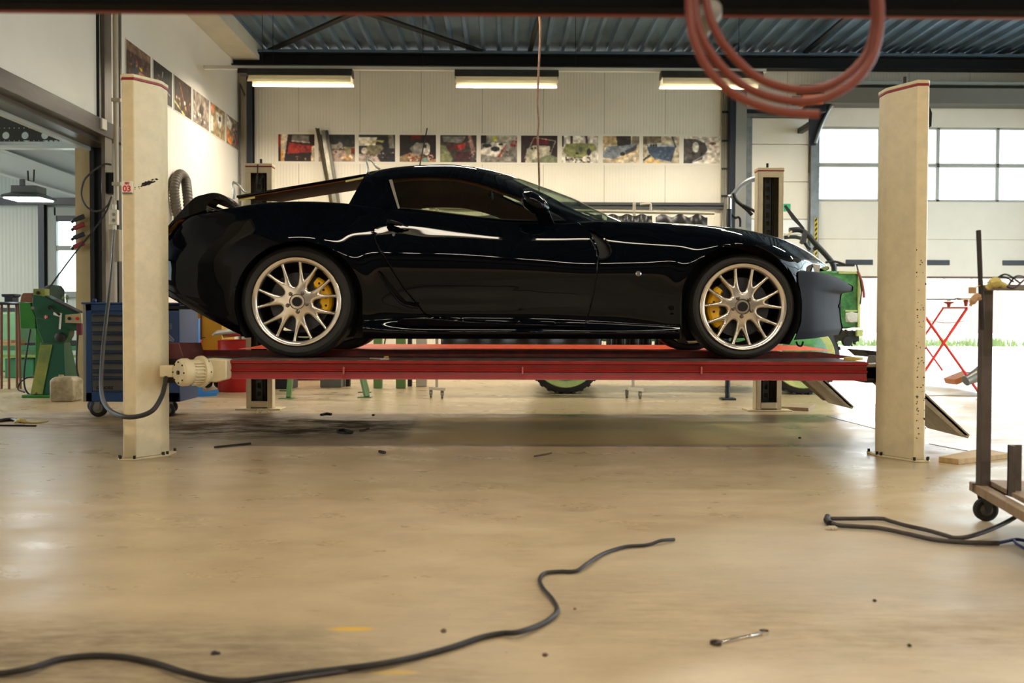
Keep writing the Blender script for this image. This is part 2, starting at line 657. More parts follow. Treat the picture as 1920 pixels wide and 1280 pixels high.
# wind braces and strut under the deck
zt = 5.06
def roofpt(px, py, z=zt):
    d = FV + RV * ((px - 960) / FPX) - UV * ((py - 640) / FPX)
    return CAMLOC + d * ((z - CAMH) / d.z)
for i, (a, c, wd) in enumerate([((500, 97), (650, 30), .10), ((990, 126), (700, 28), .12), ((1470, 132), (1600, 22), .09), ((985, 126), (1012, 28), .07)]):
    p, q = roofpt(*a), roofpt(*c)
    q = q + (q - p) * 0.8
    o = MB().bar(p, q, wd, .035).build('roof_brace', M_steel_b, bevel=.004)
    tag(o, ['dark steel brace running up from the left end of the roof beam', 'dark diagonal steel brace above the middle of the hall',
            'dark steel brace above the overhead door, behind the hanging red hoses', 'short dark steel strut meeting the roof beam above the middle lamp'][i], 'roof brace')
# cream edge cladding at the top of the left wall
b = MB().bb(XL, XL + .42, YF, YB - .05, 4.92, 5.30)
struct(b.build('trim_3', M('cladding_offwhite', (206, 200, 184), 0.5, nscale=3, namt=.1), bevel=.01))
# corner steel column back left, and back right columns
def hcol(name, x0, x1, y, z1, mat, m2=None):
    b = MB()
    b.bb(x0, x1, y - .18, y - .165, 0, z1)
    b.bb(x0, x1, y - .015, y, 0, z1)
    b.bb((x0 + x1) / 2 - .006, (x0 + x1) / 2 + .006, y - .165, y - .015, 0, z1)
    return struct(b.build(name, mat))
x0 = P(468, 300, YB).x
hcol('trim_4', x0, x0 + .085, YB, z0, M_steel_d)
xa, xb = P(1366, 300, YB - .1).x, P(1376, 300, YB - .1).x
struct(MB().bb(xa, xb, YB - .2, YB, 0, z0).build('trim_5', M_steel_d))
xa, xb = P(1376, 300, YB - .1).x, P(1396, 300, YB - .1).x
struct(MB().bb(xa, xb, YB - .22, YB, 0, z0).build('trim_6', M('column_grey', (128, 128, 124), .45), bevel=.004))
# lintel of the wall opening: two stepped dark bands, and the deep jamb
b = MB().bb(XL - .2, XL + .06, OY0, OY1 + .08, OZ, OZ + .17)
b.bb(XL - .3, XL - .06, OY0, OY1 + .08, OZ - .05, OZ + .04)
struct(b.build('trim_7', M('lintel_brown_grey', (84, 78, 74), .35, .3, nscale=8, namt=.4, stretch=(1, .2, 1)), bevel=.006))
struct(MB().bb(XL - .34, XL - .27, OY0, OY1, OZ - .085, OZ - .05).build('trim_8', M('lintel_light', (170, 176, 174), .4)))
b = MB()
b.bb(XL - .30, XL + .02, OY1, OY1 + .14, 0, OZ)
b.bb(XL - .28, XL - .24, OY1 - .03, OY1, 0, OZ)
b.bb(XL - .12, XL - .08, OY1 - .04, OY1, 0, OZ)
struct(b.build('trim_9', M('jamb_dark', (18, 20, 22), .4)))
struct(MB().bb(XL - .47, XL - .30, OY1 + .02, OY1 + .2, 0, OZ - .05).build('trim_10', M('jamb_beige', (178, 158, 112), .5, nscale=4, namt=.1)))
# grey steel upright and post between the two parts of the left wall
ya = 10.62
b = MB().bb(XL, XL + .04, 10.06, 10.24, 0, ZC).bb(XL, XL + .02, 10.52, 10.56, 0, ZC)
struct(b.build('trim_11', M('upright_brown_grey', (112, 104, 92), .45, .2, nscale=4, namt=.2)))
struct(MB().bb(XL, XL + .03, 9.95, 10.0, OZ + .1, ZC).build('trim_12', M_steel_b))

# ---- side hall
M_sh = M('side_hall_panel', (178, 186, 180), 0.5)
panel_nodes(M_sh, 0, 0.3, 1.0, 0.06, dark=.7)
WX0, WX1 = P(104, 450, YB).x, P(175, 450, YB).x
WZ1, WZ0 = P(104, 405, YB).z, P(104, 546, YB).z
b = MB()
b.bb(-13, WX0, YB, YB + .12, 0, 4.1).bb(WX1, XL - .3, YB, YB + .12, 0, 4.1)
b.bb(WX0, WX1, YB, YB + .12, 0, WZ0).bb(WX0, WX1, YB, YB + .12, WZ1, 4.1)
struct(b.build('wall_side_hall', M_sh))
b = MB().bb(-13.12, -13, YF, 3, 0, 4.1).bb(-13.12, -13, 14, YB, 0, 4.1).bb(-13.12, -13, 3, 14, 0, .9).bb(-13.12, -13, 3, 14, 3.2, 4.1)
struct(b.build('wall_side_hall_left', M_sh))
MBx = MB()
for y in (3, 5.7, 8.4, 11.1, 13.92):
    MBx.bb(-13.1, -13.02, y, y + .08, .9, 3.2)
wf = struct(MBx.build('window_4', M_frame))
MB().bb(-13.06, -13.05, 3, 14, .9, 3.2).build('pane', M_glassw, wf)
# window in its back wall
M_wfr = M('window_frame_grey_green', (134, 142, 138), .45)
b = MB()
zm = P(104, 465, YB).z
fx0, fx1 = WX0 - .1, WX1 + .1
b.bb(fx0, WX0 + .04, YB - .06, YB + .02, WZ0 - .1, WZ1 + .14)
b.bb(WX1 - .04, fx1, YB - .06, YB + .02, WZ0 - .1, WZ1 + .14)
b.bb(WX0, WX1, YB - .06, YB + .02, WZ1, WZ1 + .14)
b.bb(WX0, WX1, YB - .06, YB + .02, WZ0 - .1, WZ0)
b.bb(WX0, WX1, YB - .05, YB + .02, zm - .04, zm + .04)
wf = struct(b.build('window_1', M_wfr, bevel=.006))
MB().bb(WX0, WX1, YB + .01, YB + .02, WZ0, WZ1).build('pane', M_glassw, wf)
MB().bb(WX0, WX1, YB - .04, YB - .01, WZ1 - .09, WZ1).build('blind_box', M_steel_d, wf)
# dark post beside that window and dark beam above
pxa, pxb = P(77, 450, YB).x, P(88, 450, YB).x
struct(MB().bb(pxa, pxb, YB - .1, YB, 0, P(80, 372, YB).z).build('trim_13', M_steel_d))
za, zb = P(50, 385, YB).z, P(50, 372, YB).z
struct(MB().bb(-13, XL - .3, YB - .12, YB, za, zb).build('trim_14', M_steel_d))
# side hall roof: pale purlins running left-right with bright edges, and perforated beam
R_ = Matrix.Rotation(-.22, 3, 'Z')
b2 = MB()
M_pur = M('purlin_pale', (188, 198, 196), .45, .1)
for k, (pxa, pya, pxb, pyb) in enumerate([(0, 282, 150, 337), (-20, 322, 150, 372)]):
    yy = 12.6 - k * .1
    p, q = P(pxa, pya, yy), P(pxb, pyb, yy)
    q.x = min(q.x, XL - .5)
    d = (q - p)
    p = p - d * .6
    b2.prism([p, q, q + Vector((0, 0, .30)), p + Vector((0, 0, .30))], (0, .05, 0))
    b2.prism([p, q, q + Vector((0, 0, .03)), p + Vector((0, 0, .03))], (0, -.12, 0))
struct(b2.build('trim_15', M_pur))
# perforated dark beam parallel to the picture
YPB = 10.72
pa, pb_ = P(-40, 222, YPB), P(168, 276, YPB)
M_perf = M('perforated_beam_dark', (60, 58, 50), .45, .3)
b = MB()
xx0, xx1, zz0, zz1 = -9.2, XL - .34, pb_.z, pa.z
holes = []
for px in (11, 47, 84, -26):
    q = P(px, 254, YPB)
    holes.append((q.x, q.z, .042))
for k in range(16):
    for py in (240, 264):
        q = P(-10 + k * 9.2, py, YPB)
        holes.append((q.x, q.z, .008))
# plate with real holes: curve fill with hole splines
cu = bpy.data.curves.new('beam_plate', 'CURVE')
cu.dimensions = '2D'
cu.fill_mode = 'BOTH'
cu.extrude = .006
def spl(cu, pts):
    s = cu.splines.new('POLY')
    s.points.add(len(pts) - 1)
    for i, p in enumerate(pts):
        s.points[i].co = (p[0], p[1], 0, 1)
    s.use_cyclic_u = True
spl(cu, [(xx0, zz0), (xx1, zz0), (xx1, zz1 + .1), (xx0, zz1 + .1)])
for hx, hz, hr in holes:
    spl(cu, [(hx + hr * math.cos(a), hz + hr * math.sin(a)) for a in [2 * math.pi * i / 16 for i in range(16)]])
tmp = bpy.data.objects.new('tmp', cu)
COL.objects.link(tmp)
dg = bpy.context.evaluated_depsgraph_get()
me = bpy.data.meshes.new_from_object(tmp.evaluated_get(dg))
bpy.data.objects.remove(tmp)
me.materials.clear()
me.materials.append(M_perf)
o = bpy.data.objects.new('perforated_beam', me)
o.rotation_euler = (math.pi / 2, 0, 0)
o.location = (0, YPB, 0)
COL.objects.link(o)
tag(o, 'dark perforated steel beam with round holes across the side hall doorway top', 'beam')
struct(MB().bb(-9.2, XL - .34, YPB - .1, YPB + .02, zz0 - .03, zz0).build('trim_16', M('beam_edge_white', (205, 214, 214), .3, .2)))

# ---- overhead door in the back wall
def ZY(py, Y=YB):
    return P(1600, py, Y).z
door = struct(MB().bb(DX0 - .06, DX0 + .02, YB - .06, YB + .02, 0, DZ).bb(DX1 - .02, DX1 + .06, YB - .06, YB + .02, 0, DZ).bb(DX0, DX1, YB - .04, YB, DZ - .03, DZ + .04).build('door_1', M_galv))
zs_ = [ZY(518), ZY(448), ZY(377), ZY(309), ZY(238), DZ - .02]
for i in range(5):
    a, c = zs_[i] + .0006, zs_[i + 1] - .0006
    if i in (2, 3):
        b = MB()
        b.bb(DX0, DX1, YB + .0, YB + .045, a, a + .035).bb(DX0, DX1, YB, YB + .045, c - .035, c)
        for px in (1530, 1650, 1759, 1871, 1984, 2075):
            x = P(px, 300, YB).x
            b.bb(x - .03, x + .03, YB, YB + .045, a, c)
        b.build('window_section', M('door_window_frame_grey', (176, 176, 170), .4), door, bevel=.006)
        MB().bb(DX0, DX1, YB + .02, YB + .03, a, c).build('pane', M_glassw, door)
    else:
        MB().bb(DX0, DX1, YB, YB + .045, a, c).build('door_panel', M_creamd, door, bevel=.008)
MB().bb(DX0, DX1, YB - .005, YB + .05, zs_[0] - .03, zs_[0]).build('rubber_seal', M('seal_brown', (120, 96, 80), .7), door)
for px in (1611, 1755, 1905, 2040):
    x = P(px, 492, YB).x
    z = ZY(491.5)
    MB().bb(x - .225, x + .225, YB - .012, YB, z - .042, z + .042).build('vent', M('vent_black', (22, 28, 36), .4), door, bevel=.004)
# dark shaft cover over the door
b = MB()
y1 = YB - .5
prof = [(ZY(157, y1)), (ZY(190, y1))]
rings = []
for X in (P(1548, 170, y1).x, XR):
    rings.append([Vector((X, y1 + .45, prof[0])), Vector((X, y1 + .05, prof[0])), Vector((X, y1, prof[0] - .06)), Vector((X, y1 + .1, prof[1])), Vector((X, y1 + .45, prof[1]))])
b.rings(rings)
struct(b.build('trim_17', M('shaft_cover_grey', (74, 72, 66), .4, .4)))
struct(MB().bb(P(1548, 170, y1).x, XR, y1 - .01, y1 + .02, prof[0], prof[0] + .04).build('trim_18', M_wfr))
# hazard strip and track on the left of the door
xt = P(1527, 300, YB - .1).x
struct(MB().bb(xt - .06, xt + .03, YB - .12, YB - .05, 0, 3.9).build('trim_19', M_galv))
b = MB()
for k in range(9):
    pz = P(1530, 412 + k * 9, YB - .12)
    b.prism([(pz.x - .02, YB - .13, pz.z), (pz.x + .015, YB - .13, pz.z + .04), (pz.x + .015, YB - .13, pz.z), (pz.x - .02, YB - .13, pz.z - .04)], (0, .005, 0))
q = P(1530, 450, YB - .12)
MB().bb(q.x - .03, q.x + .025, YB - .128, YB - .12, q.z - .36, q.z + .36).build('hazard_tape', M('tape_yellow', (206, 180, 60), .5), bpy.data.objects['trim_19'])
b.build('hazard_stripes', M_steel_b, bpy.data.objects['trim_19'])
# tall narrow sectional door next to it
SX0, SX1 = P(1408, 300, YB).x, P(1514, 300, YB).x
sz1 = ZY(222)
sd = struct(MB().bb(SX0 - .12, SX0, YB - .07, YB, 0, sz1 + .1).bb(SX1, SX1 + .1, YB - .07, YB, 0, sz1 - .9).bb(SX0 - .12, SX1 + .1, YB - .08, YB, sz1, sz1 + .06).build('door_2', M_galv, bevel=.004))
szs = [0.02, .6, 1.2, 1.8, ZY(440), ZY(412), ZY(342), ZY(272), sz1 - .01]
for i in range(8):
    nm = 'door_window' if i == 4 else 'door_panel'
    mt = Memit('door_window_milky', (235, 240, 240), .9) if False else (M('door_window_milky', (236, 240, 238), .2) if i == 4 else M_creamd)
    MB().bb(SX0, SX1, YB - .05, YB, szs[i] + .004, szs[i + 1] - .004).build(nm, mt, sd, bevel=.008)
# dark header above small door
struct(MB().bb(SX0 - .15, SX1 + .3, YB - .1, YB, sz1 + .06, sz1 + .12).build('trim_20', M_steel_d))
# outdoor: low fence and grass bank
b = MB()
fy = 34.0
x = 4.0
while x < 40:
    b.bb(x, x + .98, fy, fy + .05, 0.35, 2.35)
    b.bb(x + .98, x + 1.02, fy - .03, fy + .07, 0.0, 2.4)
    x += 1.02
o = b.build('outdoor_fence', M('fence_pinkish', (186, 158, 142), .8, nscale=2, namt=.1))
tag(o, 'pale pinkish board fence seen outside under the raised overhead door', 'fence')
o = MB()
for k in range(2600):
    x = random.uniform(8, 30)
    y = random.uniform(29.5, 33.6)
    h = random.uniform(.08, .35)
    a = random.uniform(0, 3.14)
    dx, dy = .03 * math.cos(a), .03 * math.sin(a)
    o.add([(x - dx, y - dy, -.02), (x + dx, y + dy, -.02), (x + random.uniform(-.08, .08), y, h)], [(0, 1, 2)])
o = o.build('grass', M('grass_green', (112, 130, 72), .8, nscale=3, namt=.4), fix=False)
tag(o, 'strip of green grass growing along the foot of the outdoor fence', 'grass', kind='stuff')

# ---- fluorescent fixtures
M_refl = M('reflector_cream', (238, 232, 212), .45)
_t = M_refl.node_tree
_tr = _t.nodes.new('ShaderNodeBsdfTranslucent')
_tr.inputs[0].default_value = lin((240, 232, 206))
_mx = _t.nodes.new('ShaderNodeMixShader')
_mx.inputs[0].default_value = .22
_out = [n for n in _t.nodes if n.type == 'OUTPUT_MATERIAL'][0]
_t.links.new(_t.nodes['Principled BSDF'].outputs[0], _mx.inputs[1])
_t.links.new(_tr.outputs[0], _mx.inputs[2])
_t.links.new(_mx.outputs[0], _out.inputs[0])
M_hous = M('lamp_housing_dark', (66, 62, 54), .5, .2, nscale=9, namt=.25)
def fixture(x0, x1, y, z, label, group, watts=None):
    L = thing('ceiling_light', label, 'lamp', ((x0 + x1) / 2, y, z), group)
    cx = (x0 + x1) / 2
    b = MB()
    rings = []
    for X in (x0, x1):
        rings.append([Vector((X, y - .08, z)), Vector((X, y - .12, z - .10)), Vector((X, y + .10, z - .10)), Vector((X, y + .07, z))])
    b.rings(rings)
    b.build('housing', M_hous, L, bevel=.004)
    b = MB()
    for s in (-1, 1):
        zb = z - .20
        yb = y + s * .15
        b.add([(x0 + .02, y + s * .09, z - .10), (x1 - .02, y + s * .09, z - .10), (x1 - .01, yb, zb), (x0 + .01, yb, zb),
               (x0 + .02, y + s * .086, z - .10), (x1 - .02, y + s * .086, z - .10), (x1 - .01, yb - s * .004, zb), (x0 + .01, yb - s * .004, zb)],
              [(0, 1, 2, 3), (7, 6, 5, 4), (3, 2, 6, 7), (0, 3, 7, 4), (1, 5, 6, 2), (0, 4, 5, 1)])
    b.bb(x0 + .02, x1 - .02, y - .09, y + .09, z - .104, z - .101)
    b.build('reflector', M_refl, L)
    b = MB()
    for s in (-1, 1):
        b.cyl((x0 + .05, y + s * .045, z - .125), (x1 - .05, y + s * .045, z - .12), .014, seg=12)
    b.build('tube', Memit('fluorescent_tube', (255, 240, 206), 7.0), L)
    ld = bpy.data.lights.new('lamp_light', 'AREA')
    ld.shape = 'RECTANGLE'
    ld.size = x1 - x0 - .1
    ld.size_y = .16
    ld.energy = LAMP_W if watts is None else watts
    ld.color = LAMP_COL
    lo = bpy.data.objects.new('lamp_light', ld)
    lo.location = (cx, y, z - .16)
    COL.objects.link(lo)
    lo.parent = L
    lo.matrix_parent_inverse = PINV(L)
    return L
LY = 13.2
zl = P(560, 131, LY).z
spans = [(467, 662), (853, 1047), (1238, 1428)]
names = ['fluorescent ceiling lamp nearest the left wall, above the leaning metal profiles',
         'middle fluorescent ceiling lamp of the row, behind the hanging cord', 'fluorescent ceiling lamp on the right, behind the hanging red hoses']
for (a, c), nm in zip(spans, names):
    fixture(P(a, 140, LY).x, P(c, 140, LY).x, LY, zl, nm, 'fluorescent lamps along the back row')
# supporting rail, with suspension wires
b = MB().bb(XL + .1, P(1436, 140, LY).x, LY - .03, LY + .03, zl, zl + .05)
rail = b.build('lamp_rail', M('rail_white', (200, 196, 184), .4), bevel=.003)
tag(rail, 'long white rail carrying the three fluorescent lamps below the roof', 'rail')
for px in (492, 512, 793, 1079, 1385):
    X = P(px, 130, LY).x
    MB().cyl((X, LY, zl + .05), (X, LY, ZC - .03), .004, seg=6).build('suspension_wire', M_steel_b, rail)
for yy, W_, grp in ((8.7, 58, 'over the back half of the lift'), (2.6, 26, 'over the viewpoint'), (-4.8, 125, 'behind the viewpoint')):
    for j, xx in enumerate((-3.3, -1.86, -0.42, 1.02, 2.46, 5.0, 7.4)):
        if (yy < 8 and j > 0) or j in (2, 4, 5, 6):
            fixture(xx - .61, xx + .61, yy, 4.3, 'fluorescent lamp ' + ['', 'nearest the left wall', 'left of the middle', 'just right of the middle', 'above the right columns', 'left of the door bay', 'nearest the right wall'][j] + ' ' + grp, 'fluorescent lamps ' + grp, W_)

for yy in (7.0, 12.0):  # off-screen lamps added to brighten the side hall
    L_ = fixture(-9.6, -8.4, yy, 3.75, 'unseen fluorescent lamp added to light the side hall, %s' % ('nearer the viewpoint' if yy < 9 else 'farther from the viewpoint'), 'unseen lamps added to light the side hall', 150)
# ================================================================== FOUR-POST LIFT
YC = 6.63                       # centre line of the car
M_lcream = M('lift_cream_paint', (222, 205, 166), 0.42, nscale=14, namt=.10, bump=.05)
M_lred = M('lift_red_paint', (146, 18, 18), 0.36, nscale=10, col2=(132, 14, 15), bump=.06)
M_lred_lit = M('lift_red_lit_orange', (236, 90, 36), 0.5, nscale=20, col2=(214, 64, 28))  # far runway's red as it looks when lit, painted in orange
M_rtop = M('runway_worn_top', (120, 92, 84), 0.45, .2, nscale=10, col2=(70, 52, 50))
M_black = M('rubber_black', (18, 18, 19), 0.55)
M_cap = M('cap_red', (142, 26, 36), .4)
M_chip = M('paint_chip_dark', (58, 46, 36), .8)
M_dark = M('dark_recess', (16, 15, 14), .6)
M_iron = M('dark_iron', (46, 42, 38), .45, .5, nscale=12, namt=.4)
def near_column(px_l, px_m, px_r, side, ytop, ybot, label, Y0=5.15):
    """closed columns seen from their back; px at the front edges"""
    base = G((px_l + px_r) / 2, ybot)
    Lx = P(px_l, 500, Y0).x
    Mx = P(px_m, 500, Y0).x
    Rx = P(px_r, 500, Y0).x
    if side < 0:      # left column: flat face on the left, chamfer to the right
        w_ = Rx - Lx
        Rx2 = P(px_r, 500, Y0 + .13).x
        poly = [(Lx, Y0 + .02), (Lx + .012, Y0), (Mx, Y0), (Rx2 - .01, Y0 + .125), (Rx2, Y0 + .15), (Rx2, Y0 + .25), (Lx, Y0 + .25)]
    else:
        Lx2 = P(px_l, 500, Y0 + .17).x
        poly = [(Rx, Y0 + .02), (Rx - .012, Y0), (Mx, Y0), (Lx2 + .01, Y0 + .165), (Lx2, Y0 + .19), (Lx2, Y0 + .29), (Rx, Y0 + .29)]
        poly = poly[::-1]
    ztop = P(px_m, ytop, Y0).z
    c = thing('lift_column', label, 'lift column', (sum(p[0] for p in poly) / len(poly), Y0 + .13, 0), 'cream columns of the four post lift')
    MB().prism([(x, y, 0.012) for x, y in poly], (0, 0, ztop - .012)).build('post', M_lcream, c, bevel=.005)
    cx, cy = sum(p[0] for p in poly) / len(poly), Y0 + .07
    def sc(k):
        return [((x - cx) * k + cx, (y - cy) * k + cy) for x, y in poly]
    MB().prism([(x, y, ztop) for x, y in sc(1.02)], (0, 0, .012)).build('cap_line', M_cap, c, bevel=.002)
    MB().prism([(x, y, ztop + .012) for x, y in sc(1.03)], (0, 0, .02)).build('cap', M_lcream, c, bevel=.004)
    MB().prism([(x, y, 0) for x, y in sc(1.28)], (0, 0, .012)).build('base_plate', M_lcream, c, bevel=.003)
    b = MB()
    for x, y in sc(1.2):
        b.cyl((x, y, .01), (x, y, .028), .008, seg=6)
    b.build('bolts', M_iron, c)
    return c, poly, ztop
cl1, polyL, ztL = near_column(226.5, 252.5, 302, -1, 149, 865, 'cream front left lift column with the number plate 03')
cl2, polyR, ztR = near_column(1660, 1716.5, 1741, 1, 160, 867, 'cream front right lift column with scuffed paint')
# paint chips on the right column, scuff on the left one
def chips(col, pts, Y):
    b = MB()
    for (px, py, wx, wz) in pts:
        q = P(px, py, Y(px))
        n = 7
        b.prism([(q.x + wx * math.cos(a) * random.uniform(.5, 1), q.y - .001, q.z + wz * math.sin(a) * random.uniform(.5, 1)) for a in [2 * math.pi * i / n for i in range(n)]], (0, .002, 0))
    b.build('paint_chips', M_chip, col)
cr = []
for k in range(70):
    px = random.choice([random.gauss(1719, 2), random.uniform(1718, 1736)])
    cr.append((px, random.triangular(420, 862, 820), random.uniform(.0015, .006), random.uniform(.0015, .007)))
chips(cl2, [c for c in cr if 1718 < c[0] < 1736], lambda px: 5.149)
z_ = ztR
qq = P(1728, 161, 5.2)
MB().cyl((qq.x - .05, 5.3, z_), (qq.x - .05, 5.3, z_ + .085), .012, seg=10).build('rod', M_iron, cl2)
MB().prism([(P(1746, 196, 5.2).x, 5.22, P(1746, 196, 5.2).z), (P(1750, 210, 5.2).x + .004, 5.22, P(1746, 210, 5.2).z), (P(1750, 236, 5.2).x, 5.22, P(1746, 236, 5.2).z), (P(1741, 228, 5.2).x, 5.22, P(1741, 225, 5.2).z), (P(1741, 212, 5.2).x, 5.22, P(1741, 208, 5.2).z)], (0, .14, 0)).build('latch_cover', M_steel_b, cl2, bevel=.003)
# scuff on the left column's chamfer
b = MB()
A_, B_ = Vector((polyL[2][0], polyL[2][1], 0)), Vector((polyL[3][0], polyL[3][1], 0))
nrm = Vector((B_.y - A_.y, -(B_.x - A_.x), 0)).normalized()
for k in range(46):
    t = min(.98, max(.03, random.gauss(.52, .2)))
    q = A_.lerp(B_, t)
    zz = P(252 + 48 * t, 356 - 26 * t + random.gauss(0, 2), 5.2).z
    s = random.uniform(.0015, .006) * (1.3 - abs(t - .5))
    d = (B_ - A_).normalized()
    q = q + nrm * .0012
    b.add([q + d * s * 2 + Vector((0, 0, zz + s * .4)), q + Vector((0, 0, zz + s)), q - d * s * 2 + Vector((0, 0, zz - s * .4)), q + Vector((0, 0, zz - s))], [(0, 1, 2, 3)])
b.build('paint_scuff', M_chip, cl1, fix=False)
# number plate 03
q0, q1 = P(228.5, 340, 5.147), P(249.5, 363, 5.147)
plate = MB().bb(q0.x, q1.x, 5.143, 5.1495, q1.z, q0.z).build('number_plate', M('plate_white', (232, 226, 214), .4), cl1, bevel=.002)
MB().bb(q0.x + .003, q1.x - .003, 5.142, 5.143, q1.z, q1.z + .006).build('plate_edge', M('plate_edge_grey', (60, 66, 78), .5), plate)
def text_mesh(s, size, loc, rot, mat, parent, name, ext=.0008, align='CENTER', bold=0.0):
    c = bpy.data.curves.new(name, 'FONT')
    c.body = s
    c.size = size
    c.extrude = ext
    c.offset = bold
    c.align_x = align
    c.align_y = 'CENTER'
    t = bpy.data.objects.new('tmp', c)
    COL.objects.link(t)
    dg = bpy.context.evaluated_depsgraph_get()
    me = bpy.data.meshes.new_from_object(t.evaluated_get(dg))
    bpy.data.objects.remove(t)
    mt = Matrix.Translation(Vector(loc)) @ rot.to_4x4()
    me.transform(mt)
    me.materials.clear()
    me.materials.append(mat)
    o = bpy.data.objects.new(name, me)
    COL.objects.link(o)
    o.parent = parent
    o.matrix_parent_inverse = PINV(parent)
    return o
RXY = Matrix.Rotation(math.pi / 2, 3, 'X')
M_redink = M('red_print', (206, 40, 52), .5)
qc = P(237.8, 354, 5.141)
text_mesh('03', .046, (qc.x, 5.1415, qc.z), RXY, M_redink, plate, 'digits', bold=.0012)
qc = P(237.8, 343.5, 5.141)
text_mesh('BRS', .012, (qc.x, 5.1415, qc.z), RXY, M_redink, plate, 'logo_text', bold=.0003)
b = MB()
wq, hq, th = .0125, .0065, .0008
for (ax, az, bx, bz) in ((-wq, hq, wq, hq), (-wq, -hq, wq, -hq), (-wq, -hq, -wq, hq), (wq, -hq, wq, hq)):
    b.bar((qc.x + ax, 5.1418, qc.z + az), (qc.x + bx, 5.1418, qc.z + bz), .001, .001, up=(0, 1, 0))
b.build('logo_frame', M_redink, plate)

# far columns: open face towards the lift
def far_column(px0, px1, ytop, ybot, label, rod=True, hook=False):
    Y0 = 8.05
    x0, x1 = P(px0, 600, Y0).x, P(px1, 600, Y0).x
    zt_ = P(px0, ytop, Y0).z
    c = thing('lift_column', label, 'lift column', ((x0 + x1) / 2, Y0 + .12, 0), 'cream columns of the four post lift')
    W = x1 - x0
    b = MB()
    lip = W * .19
    lipr = W * .19
    b.bb(x0, x0 + .012, Y0, Y0 + .11, .012, zt_)
    b.bb(x1 - .012, x1, Y0, Y0 + .11, .012, zt_)
    b.bb(x0, x1, Y0 + .10, Y0 + .11, .012, zt_)
    b.bb(x0, x0 + lip, Y0, Y0 + .012, .012, zt_)
    b.bb(x1 - lipr, x1, Y0, Y0 + .012, .012, zt_)
    b.bb(x0, x1, Y0 - .001, Y0 + .02, zt_ - .05, zt_)
    b.bb(x0 + .01, x1 - .01, Y0 + .02, Y0 + .10, zt_ - .01, zt_)
    b.build('post', M_lcream, c, bevel=.003)
    MB().bb(x0 + .013, x1 - .013, Y0 + .087, Y0 + .099, .02, zt_ - .02).build('inner_back', M('column_inside_dark', (84, 74, 52), .7, nscale=5, namt=.6), c)  # darker mottled panel across the inside of the column
    MB().bb(x0 - .002, x1 + .002, Y0 - .003, Y0 + .113, zt_, zt_ + .01).build('cap_line', M_cap, c)
    MB().bb(x0 - .005, x1 + .005, Y0 - .006, Y0 + .116, zt_ + .01, zt_ + .032).build('cap', M_lcream, c, bevel=.003)
    MB().bb(x0 - .08, x1 + .08, Y0 - .05, Y0 + .17, 0, .012).build('base_plate', M_lcream, c, bevel=.003)
    # latch ladder strip with slots and lifting spindle
    b = MB()
    xm = (x0 + x1) / 2 - .004
    b.bb(xm - .035, xm - .022, Y0 + .05, Y0 + .06, .05, zt_ - .06)
    b.bb(xm + .008, xm + .02, Y0 + .05, Y0 + .06, .05, zt_ - .06)
    z = .08
    while z < zt_ - .1:
        b.bb(xm - .022, xm + .008, Y0 + .05, Y0 + .06, z, z + .03)
        z += .075
    b.build('latch_ladder', M_steel_d, c)
    MB().cyl((xm + .04, Y0 + .07, .03), (xm + .04, Y0 + .07, zt_ - .02), .012, seg=10).build('spindle', M_iron, c)
    MB().bb(x0 + lip * .9, x1 - lipr * .9, Y0 - .004, Y0 + .012, .02, .075).build('foot_bracket', M_lcream, c, bevel=.008)
    if rod:
        MB().cyl((xm, Y0 + .1, zt_), (xm, Y0 + .1, zt_ + .085), .011, seg=10).build('rod', M_iron, c)
    if hook:
        b = MB().tube([(xm, Y0 - .01, zt_ + .02), (xm, Y0 - .02, zt_ - .06), (xm + .0, Y0 - .02, zt_ - .14)], .006)
        b.tube([(xm, Y0 - .02, zt_ - .14), (xm + .03, Y0 - .02, zt_ - .10), (xm + .05, Y0 - .02, zt_ - .08), (xm + .03, Y0 - .02, zt_ - .06)], .004, smooth=4)
        b.build('hook', M_iron, c)
    return c
far_column(461, 510, 313, 768, 'cream rear left lift column behind the tail of the black car', hook=True)
far_column(1419, 1467, 321, 772, 'cream rear right lift column behind the front fender of the black car')

# ---- platform: two runways, cross beams and drive
ZP = P(900, 677, 5.40).z
ZB = P(900, 712, 5.40).z
RX0, RX1 = P(419, 690, 5.40).x, P(1628, 700, 5.40).x
plat = thing('lift_platform', 'red steel lift platform with two runways carrying the black car', 'car lift', ((RX0 + RX1) / 2, YC, ZB))
def runway(y0, y1, inner, name_top, lipmat, x0, x1, body=M_lred):
    b = MB()
    h = ZP - ZB
    # folded profile: top lip, recessed web with a ridge, bottom flange
    def prof(s, ye):
        return [(ye, ZP), (ye, ZP - .015), (ye + s * .022, ZP - .020), (ye + s * .024, ZP - h * .5 + .006), (ye + s * .008, ZP - h * .5), (ye + s * .008, ZP - h * .5 - .005), (ye + s * .026, ZP - h * .5 - .012), (ye + s * .020, ZB + .006), (ye + s * .016, ZB)]
    P1 = prof(1, y0)
    P2 = prof(-1, y1)
    loop = P1 + P2[::-1]
    b.rings([[Vector((X, a, z)) for a, z in loop] for X in (x0, x1)])
    o = b.build('runway', body, plat, ang=25)
    MB().bb(x0 + .01, x1 - .01, y0 + .012, y1 - .012, ZP, ZP + .003).build('runway_top', M_rtop, o)
    return o
r1 = runway(5.40, 6.00, 1, '', None, RX0, RX1)
r2 = runway(7.26, 7.86, -1, '', None, RX0 - .15, RX1 + .05)
